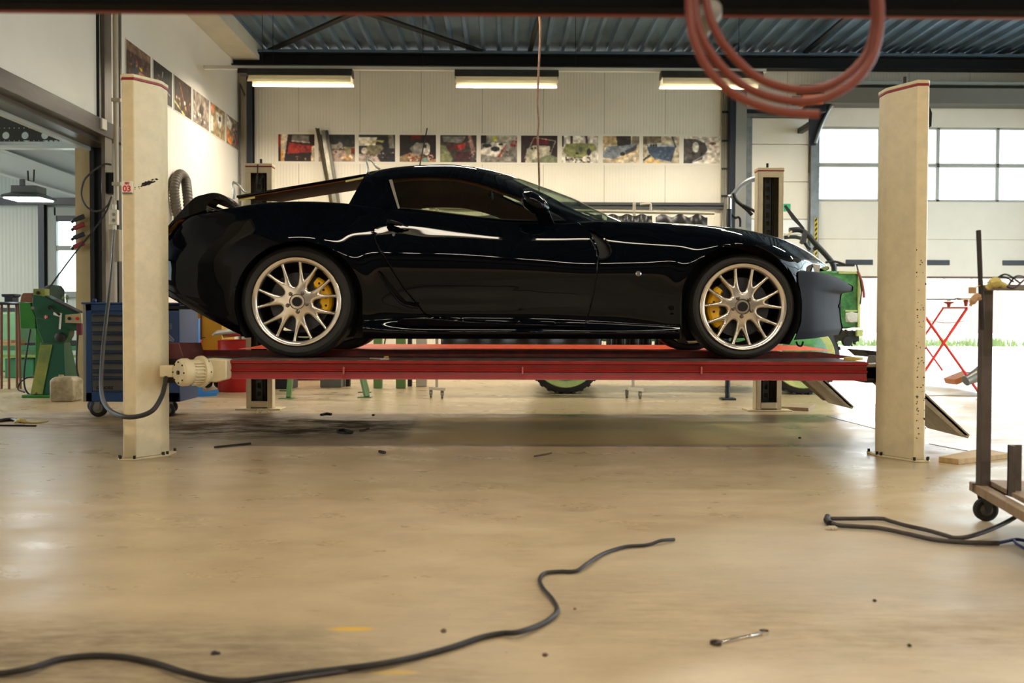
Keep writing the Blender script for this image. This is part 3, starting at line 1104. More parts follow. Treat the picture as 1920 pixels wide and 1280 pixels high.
# raised guards with sloping ends
def guard(y, x0, x1, h, e0, e1, mat, par):
    MB().prism([(x0, y, ZP), (x0 + e0, y, ZP + h), (x1 - e1, y, ZP + h), (x1, y, ZP)], (0, .02, 0)).build('guard', mat, par, bevel=.002)
M_guard = M('guard_dark_red', (122, 24, 22), .45, nscale=14, col2=(66, 20, 20))
guard(6.01, P(330, 672, 6).x, P(1622, 673, 6).x, .040, .16, .30, M_guard, r1)
gx0, gx1 = P(470, 660, 7.86).x, P(1535, 660, 7.86).x
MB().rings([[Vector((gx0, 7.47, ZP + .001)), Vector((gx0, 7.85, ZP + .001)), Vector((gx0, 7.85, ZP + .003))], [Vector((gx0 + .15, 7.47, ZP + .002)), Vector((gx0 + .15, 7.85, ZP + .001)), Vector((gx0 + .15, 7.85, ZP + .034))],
            [Vector((gx1 - .15, 7.47, ZP + .002)), Vector((gx1 - .15, 7.85, ZP + .001)), Vector((gx1 - .15, 7.85, ZP + .034))], [Vector((gx1, 7.47, ZP + .001)), Vector((gx1, 7.85, ZP + .001)), Vector((gx1, 7.85, ZP + .003))]]).build('guard', M_lred_lit, r2)  # sloping face shaped to catch the overhead lamps
MB().bb(RX0, RX1 - .2, 7.28, 7.84, ZP + .003, ZP + .006).build('runway_paint', M_lred_lit, r2)
# hose clamp marks and bolts on the ridge
b = MB()
for px in (644, 980, 1316):
    q = P(px, 694, 5.39)
    b.bb(q.x - .004, q.x + .004, 5.394, 5.41, q.z - .022, q.z + .02)
b.build('clip', M('clip_pinkish', (176, 96, 88), .5), r1)
# cross beams
cb = MB()
cb.bb(RX1 + .01, RX1 + .13, 5.46, 8.03, ZB - .015, ZP - .02)
cb.build('cross_beam', M('cross_beam_dark', (34, 30, 28), .45, .4, nscale=9, namt=.4), plat, bevel=.005)
cb = MB()
cb.bb(RX0 - .16, RX0 - .03, 5.46, 8.03, ZB - .0, ZP - .02)
cb.build('cross_beam', M_iron, plat, bevel=.005)
# corner shoe at right: bracket with hole and beige slab
q = P(1648, 672, 5.35)
b = MB()
b.prism([(q.x - .03, 5.45, ZP - .005), (q.x - .02, 5.45, ZP + .04), (q.x + .02, 5.45, ZP + .04), (q.x + .04, 5.45, ZP - .005)], (0, .01, 0))
b.build('bracket', M_galv, plat, bevel=.002)
MB().bb(q.x - .05, q.x + .12, 5.45, 5.6, ZP - .03, ZP - .012).build('shoe', M('shoe_tan', (150, 138, 116), .5, nscale=8, namt=.3), plat, bevel=.003)
MB().bb(q.x - .06, q.x + .12, 5.46, 5.9, ZP - .10, ZP - .032).build('pulley_housing', M_iron, plat, bevel=.004)
MB().prism([(P(1617, 656, 6).x, 5.98, ZP + .055), (P(1662, 662, 6).x, 5.98, ZP + .04), (P(1662, 673, 6).x, 5.98, ZP + .008), (P(1632, 672, 6).x, 5.98, ZP + .008)], (0, .3, 0)).build('wheel_stop', M_iron, plat, bevel=.003)
# reddish flap at left end of the runway
fq = P(320, 655, 5.5)
MB().prism([(P(296, 643, 5.5).x, 5.5, P(296, 643, 5.5).z), (P(336, 642, 5.5).x, 5.5, P(336, 642, 5.5).z), (P(345, 672, 5.5).x, 5.5, ZP), (P(312, 674, 5.5).x, 5.5, ZP)], (0, .4, -.01)).build('wheel_stop', M('flap_dull_red', (104, 52, 46), .5, nscale=5, namt=.35), plat, bevel=.004)
MB().bb(P(306, 680, 5.5).x, RX0 + .02, 5.46, 5.98, ZP - .05, ZP - .0).build('end_plate', M_iron, plat, bevel=.004)
# drive motor (cream gear motor at the near left corner)
mq = P(345, 697, 5.28)
mot = MB()
prof = [(.0, 0), (.055, 0), (.070, .008), (.074, .02), (.074, .03)]
mq = P(341, 698, 5.17)
A0 = Vector((mq.x, 5.17, mq.z))
axm = Vector((.66, .75, 0)).normalized()
mm = lambda d: A0 + axm * d
b = MB()
b.lathe([(.002, 0), (.062, 0), (.074, .010), (.078, .022), (.078, .05), (.070, .055), (.070, .12), (.088, .125), (.090, .145), (.080, .15), (.074, .17)], A0 - axm * .02, axm, 40)
for k in range(9):
    a = math.radians(-70 + k * 14)
    yv = axm.cross(Vector((0, 0, 1))).normalized()
    rr = yv * math.cos(a) + Vector((0, 0, 1)) * math.sin(a)
    c0 = mm(.045) + rr * .076
    b.bar(c0, c0 + axm * .055, .005, .008, up=rr)
mo = b.build('drive_motor', M_lcream, plat, ang=30)
b = MB()
for k in range(8):
    a = 2 * math.pi * k / 8
    yv = axm.cross(Vector((0, 0, 1))).normalized()
    rr = yv * math.cos(a) + Vector((0, 0, 1)) * math.sin(a)
    b.cyl(mm(-.024) + rr * .058, mm(-.016) + rr * .058, .005, seg=8)
    b.cyl(mm(.12) + rr * .083, mm(.132) + rr * .083, .005, seg=8)
b.cyl(mm(-.027), mm(-.018), .012, seg=12)
b.build('bolts', M_iron, mo)
g0, g1 = P(383, 672, 5.33), P(425, 719, 5.33)
MB().prism([(P(386, 676, 5.33).x, 5.33, g0.z), (g1.x, 5.33, P(425, 674, 5.33).z), (g1.x, 5.33, P(425, 711, 5.33).z), (P(404, 717, 5.33).x, 5.33, P(404, 717, 5.33).z), (P(383, 714, 5.33).x, 5.33, P(383, 714, 5.33).z)], (0, .12, 0)).build('gearbox', M_lcream, plat, bevel=.008)
MB().bb(P(306, 697, 5.28).x, P(322, 697, 5.2).x, 5.22, 5.30, P(305, 706, 5.28).z, P(305, 684, 5.28).z).build('terminal_box', M_lcream, plat, bevel=.006)
MB().bb(P(310, 690, 5.5).x, P(395, 690, 5.5).x, 5.36, 5.48, ZB - .02, ZB + .03).build('motor_bracket', M_iron, plat)
# drive-on ramps hanging down at the right end
M_ramp = M('ramp_grey_steel', (168, 154, 130), .5, .35, nscale=7, namt=.35)
def ramp(y0, y1, xs_, label):
    x0, x1 = 2.33, 2.77
    z0_, z1_ = ZP - .035, .105
    th = .012
    o = thing('loading_ramp', label, 'ramp', (x0, (y0 + y1) / 2, z1_), 'hinged loading ramps of the lift')
    MB().prism([(x0, y0, z0_), (x1, y0, z1_), (x1 - th, y0, z1_ - th), (x0 - th, y0, z0_ - th)], (0, y1 - y0, 0)).build('plate', M_ramp, o, bevel=.002)
    for y in (y0, y1 - .006):
        MB().prism([(x0, y, z0_ + .01), (x1 + .005, y, z1_ + .004), (x1 - .06, y, z1_ + .01), (x0 - .035, y, z0_ - .035)], (0, .006, 0)).build('side_flange', M_ramp, o)
    MB().cyl((x0 - .01, y0 + .01, z0_ - .0), (x0 - .01, y1 - .01, z0_), .014, seg=12).build('hinge', M_iron, o)
    MB().bar((x0 + .30, y0 + .2, z0_ - .262), (x0 + .34, y0 + .2, z0_ - .30), .05, .02).build('slot_bracket', M_steel_b, o)
ramp(5.46, 5.98, RX1 + .16, 'grey steel loading ramp reaching the floor to the right of the front right column')
ramp(7.28, 7.82, RX1 + .16 - .02, 'grey steel loading ramp farther back, left of the front right column')
# ================================================================== THE BLACK SPORTS CAR
def glossblack():
    m = bpy.data.materials.new('car_paint_blue_black')
    m.use_nodes = True
    b = m.node_tree.nodes['Principled BSDF']
    b.inputs['Base Color'].default_value = (0.0010, 0.0016, 0.0034, 1)
    b.inputs['Roughness'].default_value = 0.025
    b.inputs['Specular IOR Level'].default_value = 0.21
    return m
M_paint = glossblack()
M_bump = M('bumper_primer_grey', (48, 52, 60), .7, bump=.05, bscale=300, spec=.12)
M_well = M('wheel_well_black', (8, 8, 9), .7)
M_tan = M('leather_tan', (176, 116, 66), .55, nscale=20, namt=.1)
M_tan2 = M('leather_brown_dark', (138, 88, 54), .6)
M_chrome = M('chrome', (225, 225, 225), .08, 1.0)
M_rim = M('polished_alloy', (232, 224, 212), .2, 1.0, nscale=12, namt=.08)
M_tyre = M('tyre_rubber', (34, 33, 32), .62, nscale=30, namt=.25, bump=.2, bscale=120)
M_yel = M('caliper_yellow', (232, 178, 10), .35)
M_disc = M('brake_disc_dark', (62, 64, 70), .4, .6)
ZPP = ZP + .003
YN = YC
car = thing('sports_car', 'glossy black two door coupe with polished wheels raised on the red lift', 'car', (0.15, YC, ZPP))
NU = 470
us = np.linspace(291, 1560, NU)
def Xside(u, yh):
    """X of a column that stands at pixel u when at lateral offset .95"""
    return (u - 942.6) / FPX * (YC - .95)
Xu = Xside(us, .95)
def row(keys_py, keys_yh, zoff=None):
    kx = [k[0] for k in keys_py]
    ky = [k[1] for k in keys_py]
    py = fmm(kx, ky, us)
    yh = pchip([k[0] for k in keys_yh], [k[1] for k in keys_yh], us)
    return py, yh
def row3d(py, yh, X=None):
    X = Xu if X is None else X
    Y = YC - yh
    out = np.zeros((len(X), 3))
    # z so that the point (X, Y) lands on image row py: iterate
    px = 942.6 + X / Y * FPX
    for _ in range(3):
        Q = Pn(px, py, Y)
        px = px + (X - Q[:, 0]) / Y * FPX
    out[:, 0], out[:, 1], out[:, 2] = X, Y, Q[:, 2]
    return out
# nose: rows are pulled round towards the centre
def nosex(xs_end, start=1440):
    t = np.clip((us - start) / (1560 - start), 0, 1)
    x0 = Xside(start, .95)
    return np.where(us > start, x0 + (xs_end - x0) * t, Xu)
rows = []
def R(py, yh, xe=None, x0e=None):
    p, y = row(py, yh)
    X = Xu.copy()
    if xe is not None:
        X = nosex(xe)
    if x0e is not None:
        t = np.clip((380 - us) / (380 - 291), 0, 1)
        X = np.where(us < 380, Xside(380, .95) + (x0e - Xside(380, .95)) * t, X)
    rows.append(row3d(p, y, X))
R([(291, 552), (303, 557), (340, 574), (400, 604), (453, 628), (500, 633), (690, 635), (1000, 635.5), (1275, 636), (1400, 637), (1560, 637)],
  [(291, .70), (303, .80), (340, .86), (453, .90), (700, .935), (1275, .935), (1400, .92), (1500, .84), (1560, .62)])
R([(291, 546), (303, 551), (340, 567), (400, 596), (453, 618), (500, 622), (690, 625), (1000, 626), (1275, 627), (1400, 627), (1560, 627)],
  [(291, .74), (303, .84), (340, .90), (453, .935), (700, .965), (1275, .965), (1400, .95), (1500, .87), (1560, .64)])
R([(291, 530), (303, 536), (340, 552), (400, 578), (453, 596), (500, 600), (700, 598), (1000, 600), (1275, 608), (1400, 605), (1560, 600)],
  [(291, .78), (303, .86), (340, .92), (453, .955), (680, .955), (760, .93), (800, .922), (1100, .925), (1275, .955), (1400, .96), (1500, .89), (1560, .66)])
R([(291, 505), (340, 512), (400, 525), (453, 535), (556, 540), (750, 548), (1000, 550), (1275, 548), (1500, 545), (1560, 545)],
  [(291, .80), (303, .865), (340, .93), (453, .985), (556, .995), (660, .972), (760, .952), (1000, .947), (1140, .95), (1275, .985), (1392, .995), (1500, .90), (1560, .66)])
R([(291, 478), (340, 476), (400, 466), (453, 456), (556, 448), (640, 458), (720, 466), (815, 468), (1000, 482), (1100, 490), (1200, 484), (1300, 466), (1392, 455), (1450, 468), (1500, 486), (1560, 512)],
  [(291, .79), (303, .86), (340, .92), (453, .985), (556, 1.0), (660, .985), (760, .968), (1000, .965), (1140, .965), (1275, .988), (1392, .995), (1500, .87), (1560, .60)], 2.02)
R([(291, 462), (340, 446), (400, 434), (453, 424), (556, 414), (640, 418), (720, 428), (850, 434), (1000, 444), (1140, 446), (1275, 440), (1392, 440), (1450, 454), (1500, 473), (1560, 504)],
  [(291, .765), (303, .83), (340, .885), (453, .935), (556, .95), (660, .94), (800, .93), (1140, .93), (1275, .94), (1392, .93), (1460, .86), (1520, .70), (1560, .48)], 2.10)
R([(291, 450), (303, 437), (334, 410), (391, 396), (441, 387), (491, 380), (540, 378), (600, 378.5), (659, 383), (741, 393), (781, 398), (875, 408), (942, 415), (1003, 417), (1060, 418), (1127, 415), (1180, 416.5), (1267, 419), (1330, 422), (1392, 428), (1439, 436), (1471, 446), (1502, 460), (1533, 478), (1560, 499)],
  [(291, .73), (340, .80), (453, .84), (556, .85), (660, .86), (800, .87), (1100, .86), (1200, .84), (1300, .82), (1392, .79), (1460, .70), (1520, .50), (1560, .34)], 2.20)
# inner shoulder and centre line, given as heights relative to the crest
crest = rows[-1]
inner = crest.copy()
inner[:, 1] = YC - np.interp(us, [291, 400, 1200, 1392, 1560], [.45, .55, .58, .45, .15])
inner[:, 0] = nosex(2.28)
inner[:, 2] = crest[:, 2] + np.interp(us, [291, 400, 560, 660, 1150, 1300, 1450, 1560], [-.01, -.03, -.05, -.05, -.01, .010, .02, -.01])
cen = inner.copy()
cen[:, 1] = YC
cen[:, 0] = nosex(2.31)
cen[:, 2] += np.interp(us, [291, 1150, 1300, 1500, 1560], [.0, .0, .015, .005, -.005])
rows += [inner, cen]
CN = np.stack(rows, 1)              # (NU, nrow, 3)
# interpolate across the section with chord-ish parameters
vk = [0, .033, .11, .29, .55, .68, .80, .93, 1.0]
NVs = 150
vs_ = np.concatenate([np.linspace(0, .82, 122), np.linspace(.82, 1, 24)[1:]])
BODY = np.zeros((NU, len(vs_), 3))
for c in range(3):
    # vectorised finite-difference cubic across rows
    for i in range(NU):
        BODY[i, :, c] = fmm(vk, CN[i, :, c], vs_)
def gauss(n, s):
    k = np.exp(-.5 * (np.arange(-n, n + 1) / s) ** 2)
    return k / k.sum()
def smooth_axis(A, ax, s):
    n = int(3 * s)
    k = gauss(n, s)
    pad = [(0, 0)] * A.ndim
    pad[ax] = (n, n)
    B = np.pad(A, pad, 'reflect', reflect_type='odd')
    out = np.zeros_like(A)
    L = A.shape[ax]
    for i, w_ in enumerate(k):
        sl = [slice(None)] * A.ndim
        sl[ax] = slice(i, i + L)
        out += w_ * B[tuple(sl)]
    return out
_S = smooth_axis(BODY, 1, 6.0)
_w = (np.clip((.79 - vs_) / .06, 0, 1) * np.clip((vs_ - .10) / .08, 0, 1))[None, :, None]
BODY = BODY * (1 - _w) + _S * _w
_Y = smooth_axis(BODY[..., 1], 0, 7.0)
_wu = (np.clip((us - 300) / 40, 0, 1) * np.clip((1540 - us) / 40, 0, 1))[:, None]
BODY[..., 1] = BODY[..., 1] * (1 - _wu) + _Y * _wu
# wheel arches: pixel-space ellipses
def ell(cx, cy, rx, ry, n=96, ybase=None):
    return [(cx + rx * math.cos(a), cy + ry * math.sin(a)) for a in [2 * math.pi * k / n for k in range(n)]]
def arch(cx, cy, rx, ry, yb=660, n=60):
    pts = [(cx - rx, yb)]
    for k in range(n + 1):
        a = math.pi + math.pi * k / n
        pts.append((cx + rx * math.cos(a), cy + ry * math.sin(a)))
    pts.append((cx + rx, yb))
    return pts
AR = arch(560, 566, 120, 115)
# rear arch: lower left corner follows the pointed tail panel
AR[0] = (461, 660)
AR[1] = (440, 580)
AF = arch(1387, 576, 112, 118)
# flares: push the skin out near the arch edge
px2 = projn(BODY)
for poly, cx, cy, rx, ry in ((AR, 560, 566, 120, 115), (AF, 1387, 576, 112, 118)):
    rr = np.sqrt(((px2[..., 0] - cx) / rx) ** 2 + ((px2[..., 1] - cy) / ry) ** 2)
    side = (vs_ < .86)[None, :]
    fl_ = .013 * np.exp(-((rr - 1.0) / .21) ** 2) * side * (px2[..., 1] < 640)
    BODY[..., 1] -= fl_
# character scallop in the door: soft concave reflecting the sill
px2 = projn(BODY)
DOOR = [(734, 380), (734, 392.5), (722, 397), (712, 405), (704, 416), (700.5, 430), (700.5, 441), (704, 455), (714, 474), (727, 495), (757.6, 542), (788, 579), (796, 589), (808, 594), (875, 601), (976, 606), (1040, 607), (1098, 607.5),
        (1107, 579), (1115, 545), (1120.5, 508), (1122, 481.5), (1119, 467), (1114, 455), (1107, 441), (1100, 431), (1087, 419), (1076, 409), (1064, 380)]
INTK = sm2([(710, 508), (716, 511), (735, 535), (762, 565), (784, 574), (784, 575), (777, 577.5), (757, 570), (735, 548), (716, 521)], 4)
VENT = sm2([(1103, 431), (1115, 435), (1132, 450), (1144, 470), (1142, 477), (1133, 483), (1124, 483), (1123, 470), (1115, 450)], 5)
HEADL = sm2([(1462, 456), (1485, 455), (1512, 468), (1535, 486), (1540, 492), (1520, 493), (1498, 484), (1478, 470)], 4)
BCUT = [(1499, 507), (1520, 509), (1546, 511), (1600, 512), (1600, 700), (1490, 700), (1495, 560)]
def gap_of(poly):
    return poly
def cut_grid(A, regions):
    """A: (nu,nv,3). regions: list of (name, polygon in px, mask or None), first hit wins.
    returns label array per face and the snapped vertex positions"""
    nu, nv = A.shape[:2]
    fc = (A[:-1, :-1] + A[1:, :-1] + A[:-1, 1:] + A[1:, 1:]) / 4
    q = projn(fc)
    L = np.zeros(q.shape[:2], int)
    for k, (nm, poly, mask) in enumerate(regions, 1):
        ins = in_poly(q, poly) & (L == 0)
        if mask is not None:
            ins &= mask[:-1, :-1]
        L[ins] = k
    B = A.copy()
    V2 = projn(A)
    # vertex touches differing labels?
    Lp = np.full((nu + 1, nv + 1), -1)
    Lp[1:-1, 1:-1] = L
    c4 = np.stack([Lp[:-1, :-1], Lp[1:, :-1], Lp[:-1, 1:], Lp[1:, 1:]], -1)
    for k, (nm, poly, mask) in enumerate(regions, 1):
        has = (c4 == k).any(-1)
        oth = ((c4 != k) & (c4 >= 0)).any(-1)
        bd = has & oth
        if not bd.any():
            continue
        p2 = V2[bd]
        np_, d = near_poly(p2, poly)
        ok = d < 3.6
        tgt = np.where(ok[:, None], np_, p2)
        B[bd] = Pn(tgt[:, 0], tgt[:, 1], A[bd][:, 1])
        V2[bd] = tgt
    return L, B
YH = YC - BODY[..., 1]
sidemask = YH > .80
archmask = (YH > .5)
regs = [('arch_r', AR, archmask), ('arch_f', AF, archmask), ('cut', BCUT, None), ('door', DOOR, (vs_ < .795)[None, :] & (YH > .5)), ('intake', INTK, None), ('vent', VENT, sidemask), ('headlight', HEADL, None)]
LB, BODY2 = cut_grid(BODY, regs)
def mirror(A):
    B = A.copy()
    B[..., 1] = 2 * YC - B[..., 1]
    return B
def region_mesh(A, keep, flange=0.0, inset=0.0, depth_dir=1, shrink=None, offset=0.0):
    """mesh from grid faces; boundary edges get a flange folded inwards (towards the car centre)"""
    nu, nv = A.shape[:2]
    idx = np.arange(nu * nv).reshape(nu, nv)
    I, J = np.nonzero(keep)
    quads = np.stack([idx[I, J], idx[I, J + 1], idx[I + 1, J + 1], idx[I + 1, J]], 1)
    used, inv = np.unique(quads, return_inverse=True)
    V = A.reshape(-1, 3)[used].copy()
    F = inv.reshape(-1, 4)
    bm = bmesh.new()
    bv = [bm.verts.new(p) for p in V]
    for f in F:
        try:
            bm.faces.new([bv[i] for i in f])
        except ValueError:
            pass
    bm.normal_update()
    if flange:
        be = [e for e in bm.edges if e.is_boundary]
        if inset:
            mv = {}
            for e in be:
                f = e.link_faces[0]
                c = f.calc_center_median()
                m = (e.verts[0].co + e.verts[1].co) / 2
                t = (e.verts[1].co - e.verts[0].co).normalized()
                n = (c - m) - t * (c - m).dot(t)
                if n.length > 1e-9:
                    n.normalize()
                    for v_ in e.verts:
                        mv.setdefault(v_, []).append(n)
            for v_, ns in mv.items():
                s = sum(ns, Vector())
                if s.length > 1e-6:
                    v_.co += s.normalized() * inset
        r = bmesh.ops.extrude_edge_only(bm, edges=be)
        nvs = [g for g in r['geom'] if isinstance(g, bmesh.types.BMVert)]
        for v_ in nvs:
            s = 1 if v_.co.y < YC else -1
            v_.co.y += s * flange * .9
    return bm
def bm_obj(bms, name, mat, parent, ang=60, offset=None):
    out = None
    me = bpy.data.meshes.new(name)
    bm0 = bms[0]
    bmesh.ops.recalc_face_normals(bm0, faces=bm0.faces)
    bm0.to_mesh(me)
    bm0.free()
    for p in me.polygons:
        p.use_smooth = True
    me.set_sharp_from_angle(angle=math.radians(ang))
    me.materials.append(mat)
    o = bpy.data.objects.new(name, me)
    COL.objects.link(o)
    if parent is not None:
        o.parent = parent
        o.matrix_parent_inverse = PINV(parent)
    return o
def both(A, keep, name, mat, parent, flange=0.0, inset=0.0, ang=60, merge=True, push=0.0):
    A1 = A.copy()
    A1[..., 1] += push
    A2 = mirror(A1)
    bm = region_mesh(A1, keep, flange, inset)
    bm2 = region_mesh(A2, keep, flange, inset)
    if merge:
        tm = bpy.data.meshes.new('t')
        bm2.to_mesh(tm)
        bm2.free()
        bm.from_mesh(tm)
        bpy.data.meshes.remove(tm)
        bmesh.ops.remove_doubles(bm, verts=[v for v in bm.verts if abs(v.co.y - YC) < .002], dist=.002)
        return [bm_obj([bm], name, mat, parent, ang)]
    return [bm_obj([bm], name, mat, parent, ang), bm_obj([bm2], name, mat, parent, ang)]
shell = both(BODY2, LB == 0, 'body_shell', M_paint, car, flange=.022, inset=.0012)[0]
doors = both(BODY2, LB == 4, 'door', M_paint, car, flange=.022, inset=.0018, merge=False, ang=140)
both(BODY2, LB == 5, 'side_intake', M('intake_black', (2, 2, 3), .6), car, merge=False, push=.05)
both(BODY2, LB == 6, 'fender_vent', M('intake_black', (4, 5, 6), .35), car, merge=False, push=.03)
def headlight_mat():
    m = bpy.data.materials.new('headlight_lens')
    m.use_nodes = True
    b = m.node_tree.nodes['Principled BSDF']
    b.inputs['Base Color'].default_value = lin((96, 102, 108))
    b.inputs['Roughness'].default_value = .05
    b.inputs['Metallic'].default_value = .5
    return m
both(BODY2, LB == 7, 'headlight', headlight_mat(), car, merge=False, push=.001)
# backing behind the door gap, floor pan, wheel wells
b = MB()
for s in (-1, 1):
    yo = YC + s * .90
    y2 = YC + s * .60
    poly = [(-1.62, ZPP + .22), (-1.0, ZPP + .13), (1.0, ZPP + .13), (1.75, ZPP + .16), (1.9, ZPP + .45), (1.5, ZPP + .68), (.2, ZPP + .80), (-1.2, ZPP + .80), (-1.95, ZPP + .62), (-2.0, ZPP + .4)]
    # inner wall set well inboard of the tyres
    b.prism([(x, y2, z) for x, z in poly], (0, s * .01, 0))
b.bb(-1.7, 1.85, YC - .60, YC + .60, ZPP + .125, ZPP + .15)
for s in (-1, 1):
    b.bb(-.80, 1.05, YC + s * .60, YC + s * .93, ZPP + .125, ZPP + .14)
    b.bb(-.86, -.84, YC + s * .60, YC + s * .93, ZPP + .125, ZPP + .70)
    b.bb(1.08, 1.10, YC + s * .60, YC + s * .93, ZPP + .125, ZPP + .62)
    b.bb(-1.76, -1.74, YC + s * .60, YC + s * .90, ZPP + .22, ZPP + .66)
    b.bb(1.82, 1.84, YC + s * .60, YC + s * .80, ZPP + .2, ZPP + .5)
b.bb(-2.1, -1.75, YC - .8, YC + .8, ZPP + .30, ZPP + .32)
b.build('under_body', M_well, car)
# arch liners
def worldx(px, py, yh=.95):
    q = P(px, py, YC - yh)
    return q.x, q.z
for (cx, cy, rx, ry) in ((560, 566, 121, 116), (1387, 576, 113, 119)):
    X, Z = worldx(cx, cy)
    a0 = worldx(cx - rx, cy)[0]
    rX = X - a0
    rZ = worldx(cx, cy - ry)[1] - Z
    for s in (-1, 1):
        rings = []
        for yh in (.945, .60):
            rings.append([Vector((X + rX * 1.02 * math.cos(t), YC + s * yh, Z + rZ * 1.02 * math.sin(t))) for t in [math.radians(-35) + math.radians(250) * k / 40 for k in range(41)]])
        MB().rings(rings, closed=False, cap0=False, cap1=False).build('arch_liner', M_well, car, fix=False)
# hidden hood/headlight inner parts under the nose
M_stay = M('stay_white_plastic', (206, 200, 188), .4)
for s in (-1, 1):
    q = P(1530, 500, YC - .62)
    MB().prism([(P(1523, 494, YC - .62).x, YC + s * .62, P(1523, 494, 6).z), (P(1539, 497, 6).x, YC + s * .62, P(1539, 497, 6).z), (P(1537, 511, 6).x, YC + s * .62, P(1537, 511, 6).z), (P(1530, 511, 6).x, YC + s * .62, P(1530, 511, 6).z)], (0, -s * .01, 0)).build('headlight_stay', M_stay, car)

# ---- front bumper (unpainted)
NB = 60
def bump():
    # rows top -> bottom. each: list along t: (t, X, yh, py)
    prof = [
        # py at side(0) .. centre(1); X; yh
        [(0, 1499, .885, 508), (.25, 1525, .84, 509), (.5, 1548, .72, 513), (.75, 1572, .45, 521), (1, 1590, .0, 532)],
        [(0, 1497, .90, 512), (.25, 1526, .86, 515), (.5, 1553, .75, 521), (.75, 1578, .48, 528), (1, 1598, .0, 538)],
        [(0, 1497, .905, 524), (.25, 1524, .87, 530), (.5, 1549, .76, 538), (.75, 1574, .49, 543), (1, 1597, .0, 545)],
        [(0, 1501, .91, 545), (.25, 1523, .87, 548), (.5, 1545, .75, 550), (.75, 1563, .47, 551), (1, 1577, .0, 551)],
        [(0, 1504, .91, 570), (.25, 1524, .865, 572), (.5, 1544, .74, 574), (.75, 1561, .46, 575), (1, 1574, .0, 575)],
        [(0, 1503, .905, 600), (.25, 1524, .865, 601), (.5, 1545, .74, 602), (.75, 1562, .46, 602), (1, 1576, .0, 602)],
        [(0, 1496, .90, 622), (.25, 1522, .865, 620), (.5, 1545, .74, 618), (.75, 1563, .46, 617), (1, 1578, .0, 615)],
        [(0, 1490, .885, 637), (.25, 1518, .85, 635), (.5, 1541, .72, 632), (.75, 1559, .45, 629), (1, 1573, .0, 627)],
    ]
    t = np.linspace(0, 1, NB)
    R_ = []
    for r in prof:
        k = [a[0] for a in r]
        px = fmm(k, [a[1] for a in r], t)
        yh = np.cos(np.arccos(np.clip(pchip(k, [a[2] for a in r], t), 0, 1)))
        py = fmm(k, [a[3] for a in r], t)
        R_.append(Pn(px, py, YC - yh))
    R_ = np.stack(R_, 1)
    vk_ = [0, .06, .14, .30, .5, .75, .92, 1]
    vv = np.linspace(0, 1, 50)
    out = np.zeros((NB, 50, 3))
    for c in range(3):
        for i in range(NB):
            out[i, :, c] = pchip(vk_, R_[i, :, c], vv)
    return out
BP = bump()
LBP, BP2 = cut_grid(BP, [('hole', ell(1571, 574, 3, 5.5, 16), None)])
bp = both(BP2, np.ones_like(LBP, bool), 'front_bumper', M_bump, car, flange=.02)[0]
qh = P(1569, 574, YC - .36)
MB().lathe([(.016, 0), (.016, .01), (.012, .012)], qh + Vector((.005, -.03, 0)), (.8, -1, 0), 16).build('parking_sensor', M_well, bp)
0 and MB().prism([(P(1582, 550, 6.3).x, 6.1, P(1582, 550, 6.3).z), (P(1600, 548, 6.3).x, 6.1, P(1600, 545, 6.3).z), (P(1585, 545, 6.3).x, 6.1, P(1585, 545, 6.3).z)], (0, 1.0, 0)).build('grille_slot', M_well, bp)
# strap hanging under the bumper
MB().tube([P(1493, 640, 5.95), P(1496, 647, 5.95), P(1503, 648, 5.95), P(1506, 640, 5.95)], .006, smooth=4).build('tow_strap', M_well, bp)

# ---- greenhouse
def GR(keys, X=None):
    """keys: (u, px, py, yh)"""
    k = [a[0] for a in keys]
    px = fmm(k, [a[1] for a in keys], ug)
    py = fmm(k, [a[2] for a in keys], ug)
    yh = pchip(k, [a[3] for a in keys], ug)
    return Pn(px, py, YC - yh)
NG = 260
ug = np.linspace(0, 1, NG)
g0 = GR([(0, 652, 386, .845), (.15, 738, 396, .85), (.4, 850, 409, .855), (.6, 942, 419, .845), (.8, 1030, 421, .83), (1, 1124, 420, .80)])
g1 = GR([(0, 664, 364, .79), (.15, 733, 366, .80), (.4, 849, 371, .80), (.6, 937, 381, .79), (.8, 1026, 399, .775), (1, 1121, 418, .74)])
g2 = GR([(0, 683, 331, .70), (.15, 728, 327, .71), (.3, 790, 323, .71), (.4, 845, 323, .705), (.5, 885, 328, .70), (.6, 925, 339, .695), (.8, 1017, 377, .70), (1, 1116, 415, .70)])
g3 = GR([(0, 691, 322, .60), (.15, 741, 313.5, .60), (.3, 800, 309.2, .585), (.4, 848, 308.5, .57), (.5, 893, 314, .565), (.6, 930, 326, .57), (.7, 975, 347, .585), (.8, 1020, 369.5, .61), (.9, 1064, 393, .63), (1, 1112, 413, .66)])
g4 = g3.copy()
g4[:, 1] = YC - .35
g4[:, 0] += np.interp(ug, [0, .15, .5, .6, .8, 1], [-.0, 0, .03, .09, .20, .27])
g4[:, 2] += np.interp(ug, [0, .5, .8, 1], [.018, .024, .03, .012])
g5 = g3.copy()
g5[:, 1] = YC
g5[:, 0] += np.interp(ug, [0, .15, .5, .6, .8, 1], [-.0, 0, .05, .13, .28, .36])
g5[:, 2] += np.interp(ug, [0, .5, .8, 1], [.026, .034, .042, .018])
GC = np.stack([g0, g1, g2, g3, g4, g5], 1)
gk = [0, .22, .50, .66, .84, 1]
gv = np.concatenate([np.linspace(0, .68, 64), np.linspace(.68, 1, 22)[1:]])
GH = np.zeros((NG, len(gv), 3))
for c in range(3):
    for i in range(NG):
        GH[i, :, c] = pchip(gk, GC[i, :, c], gv) if c == 2 else fmm(gk, GC[i, :, c], gv)
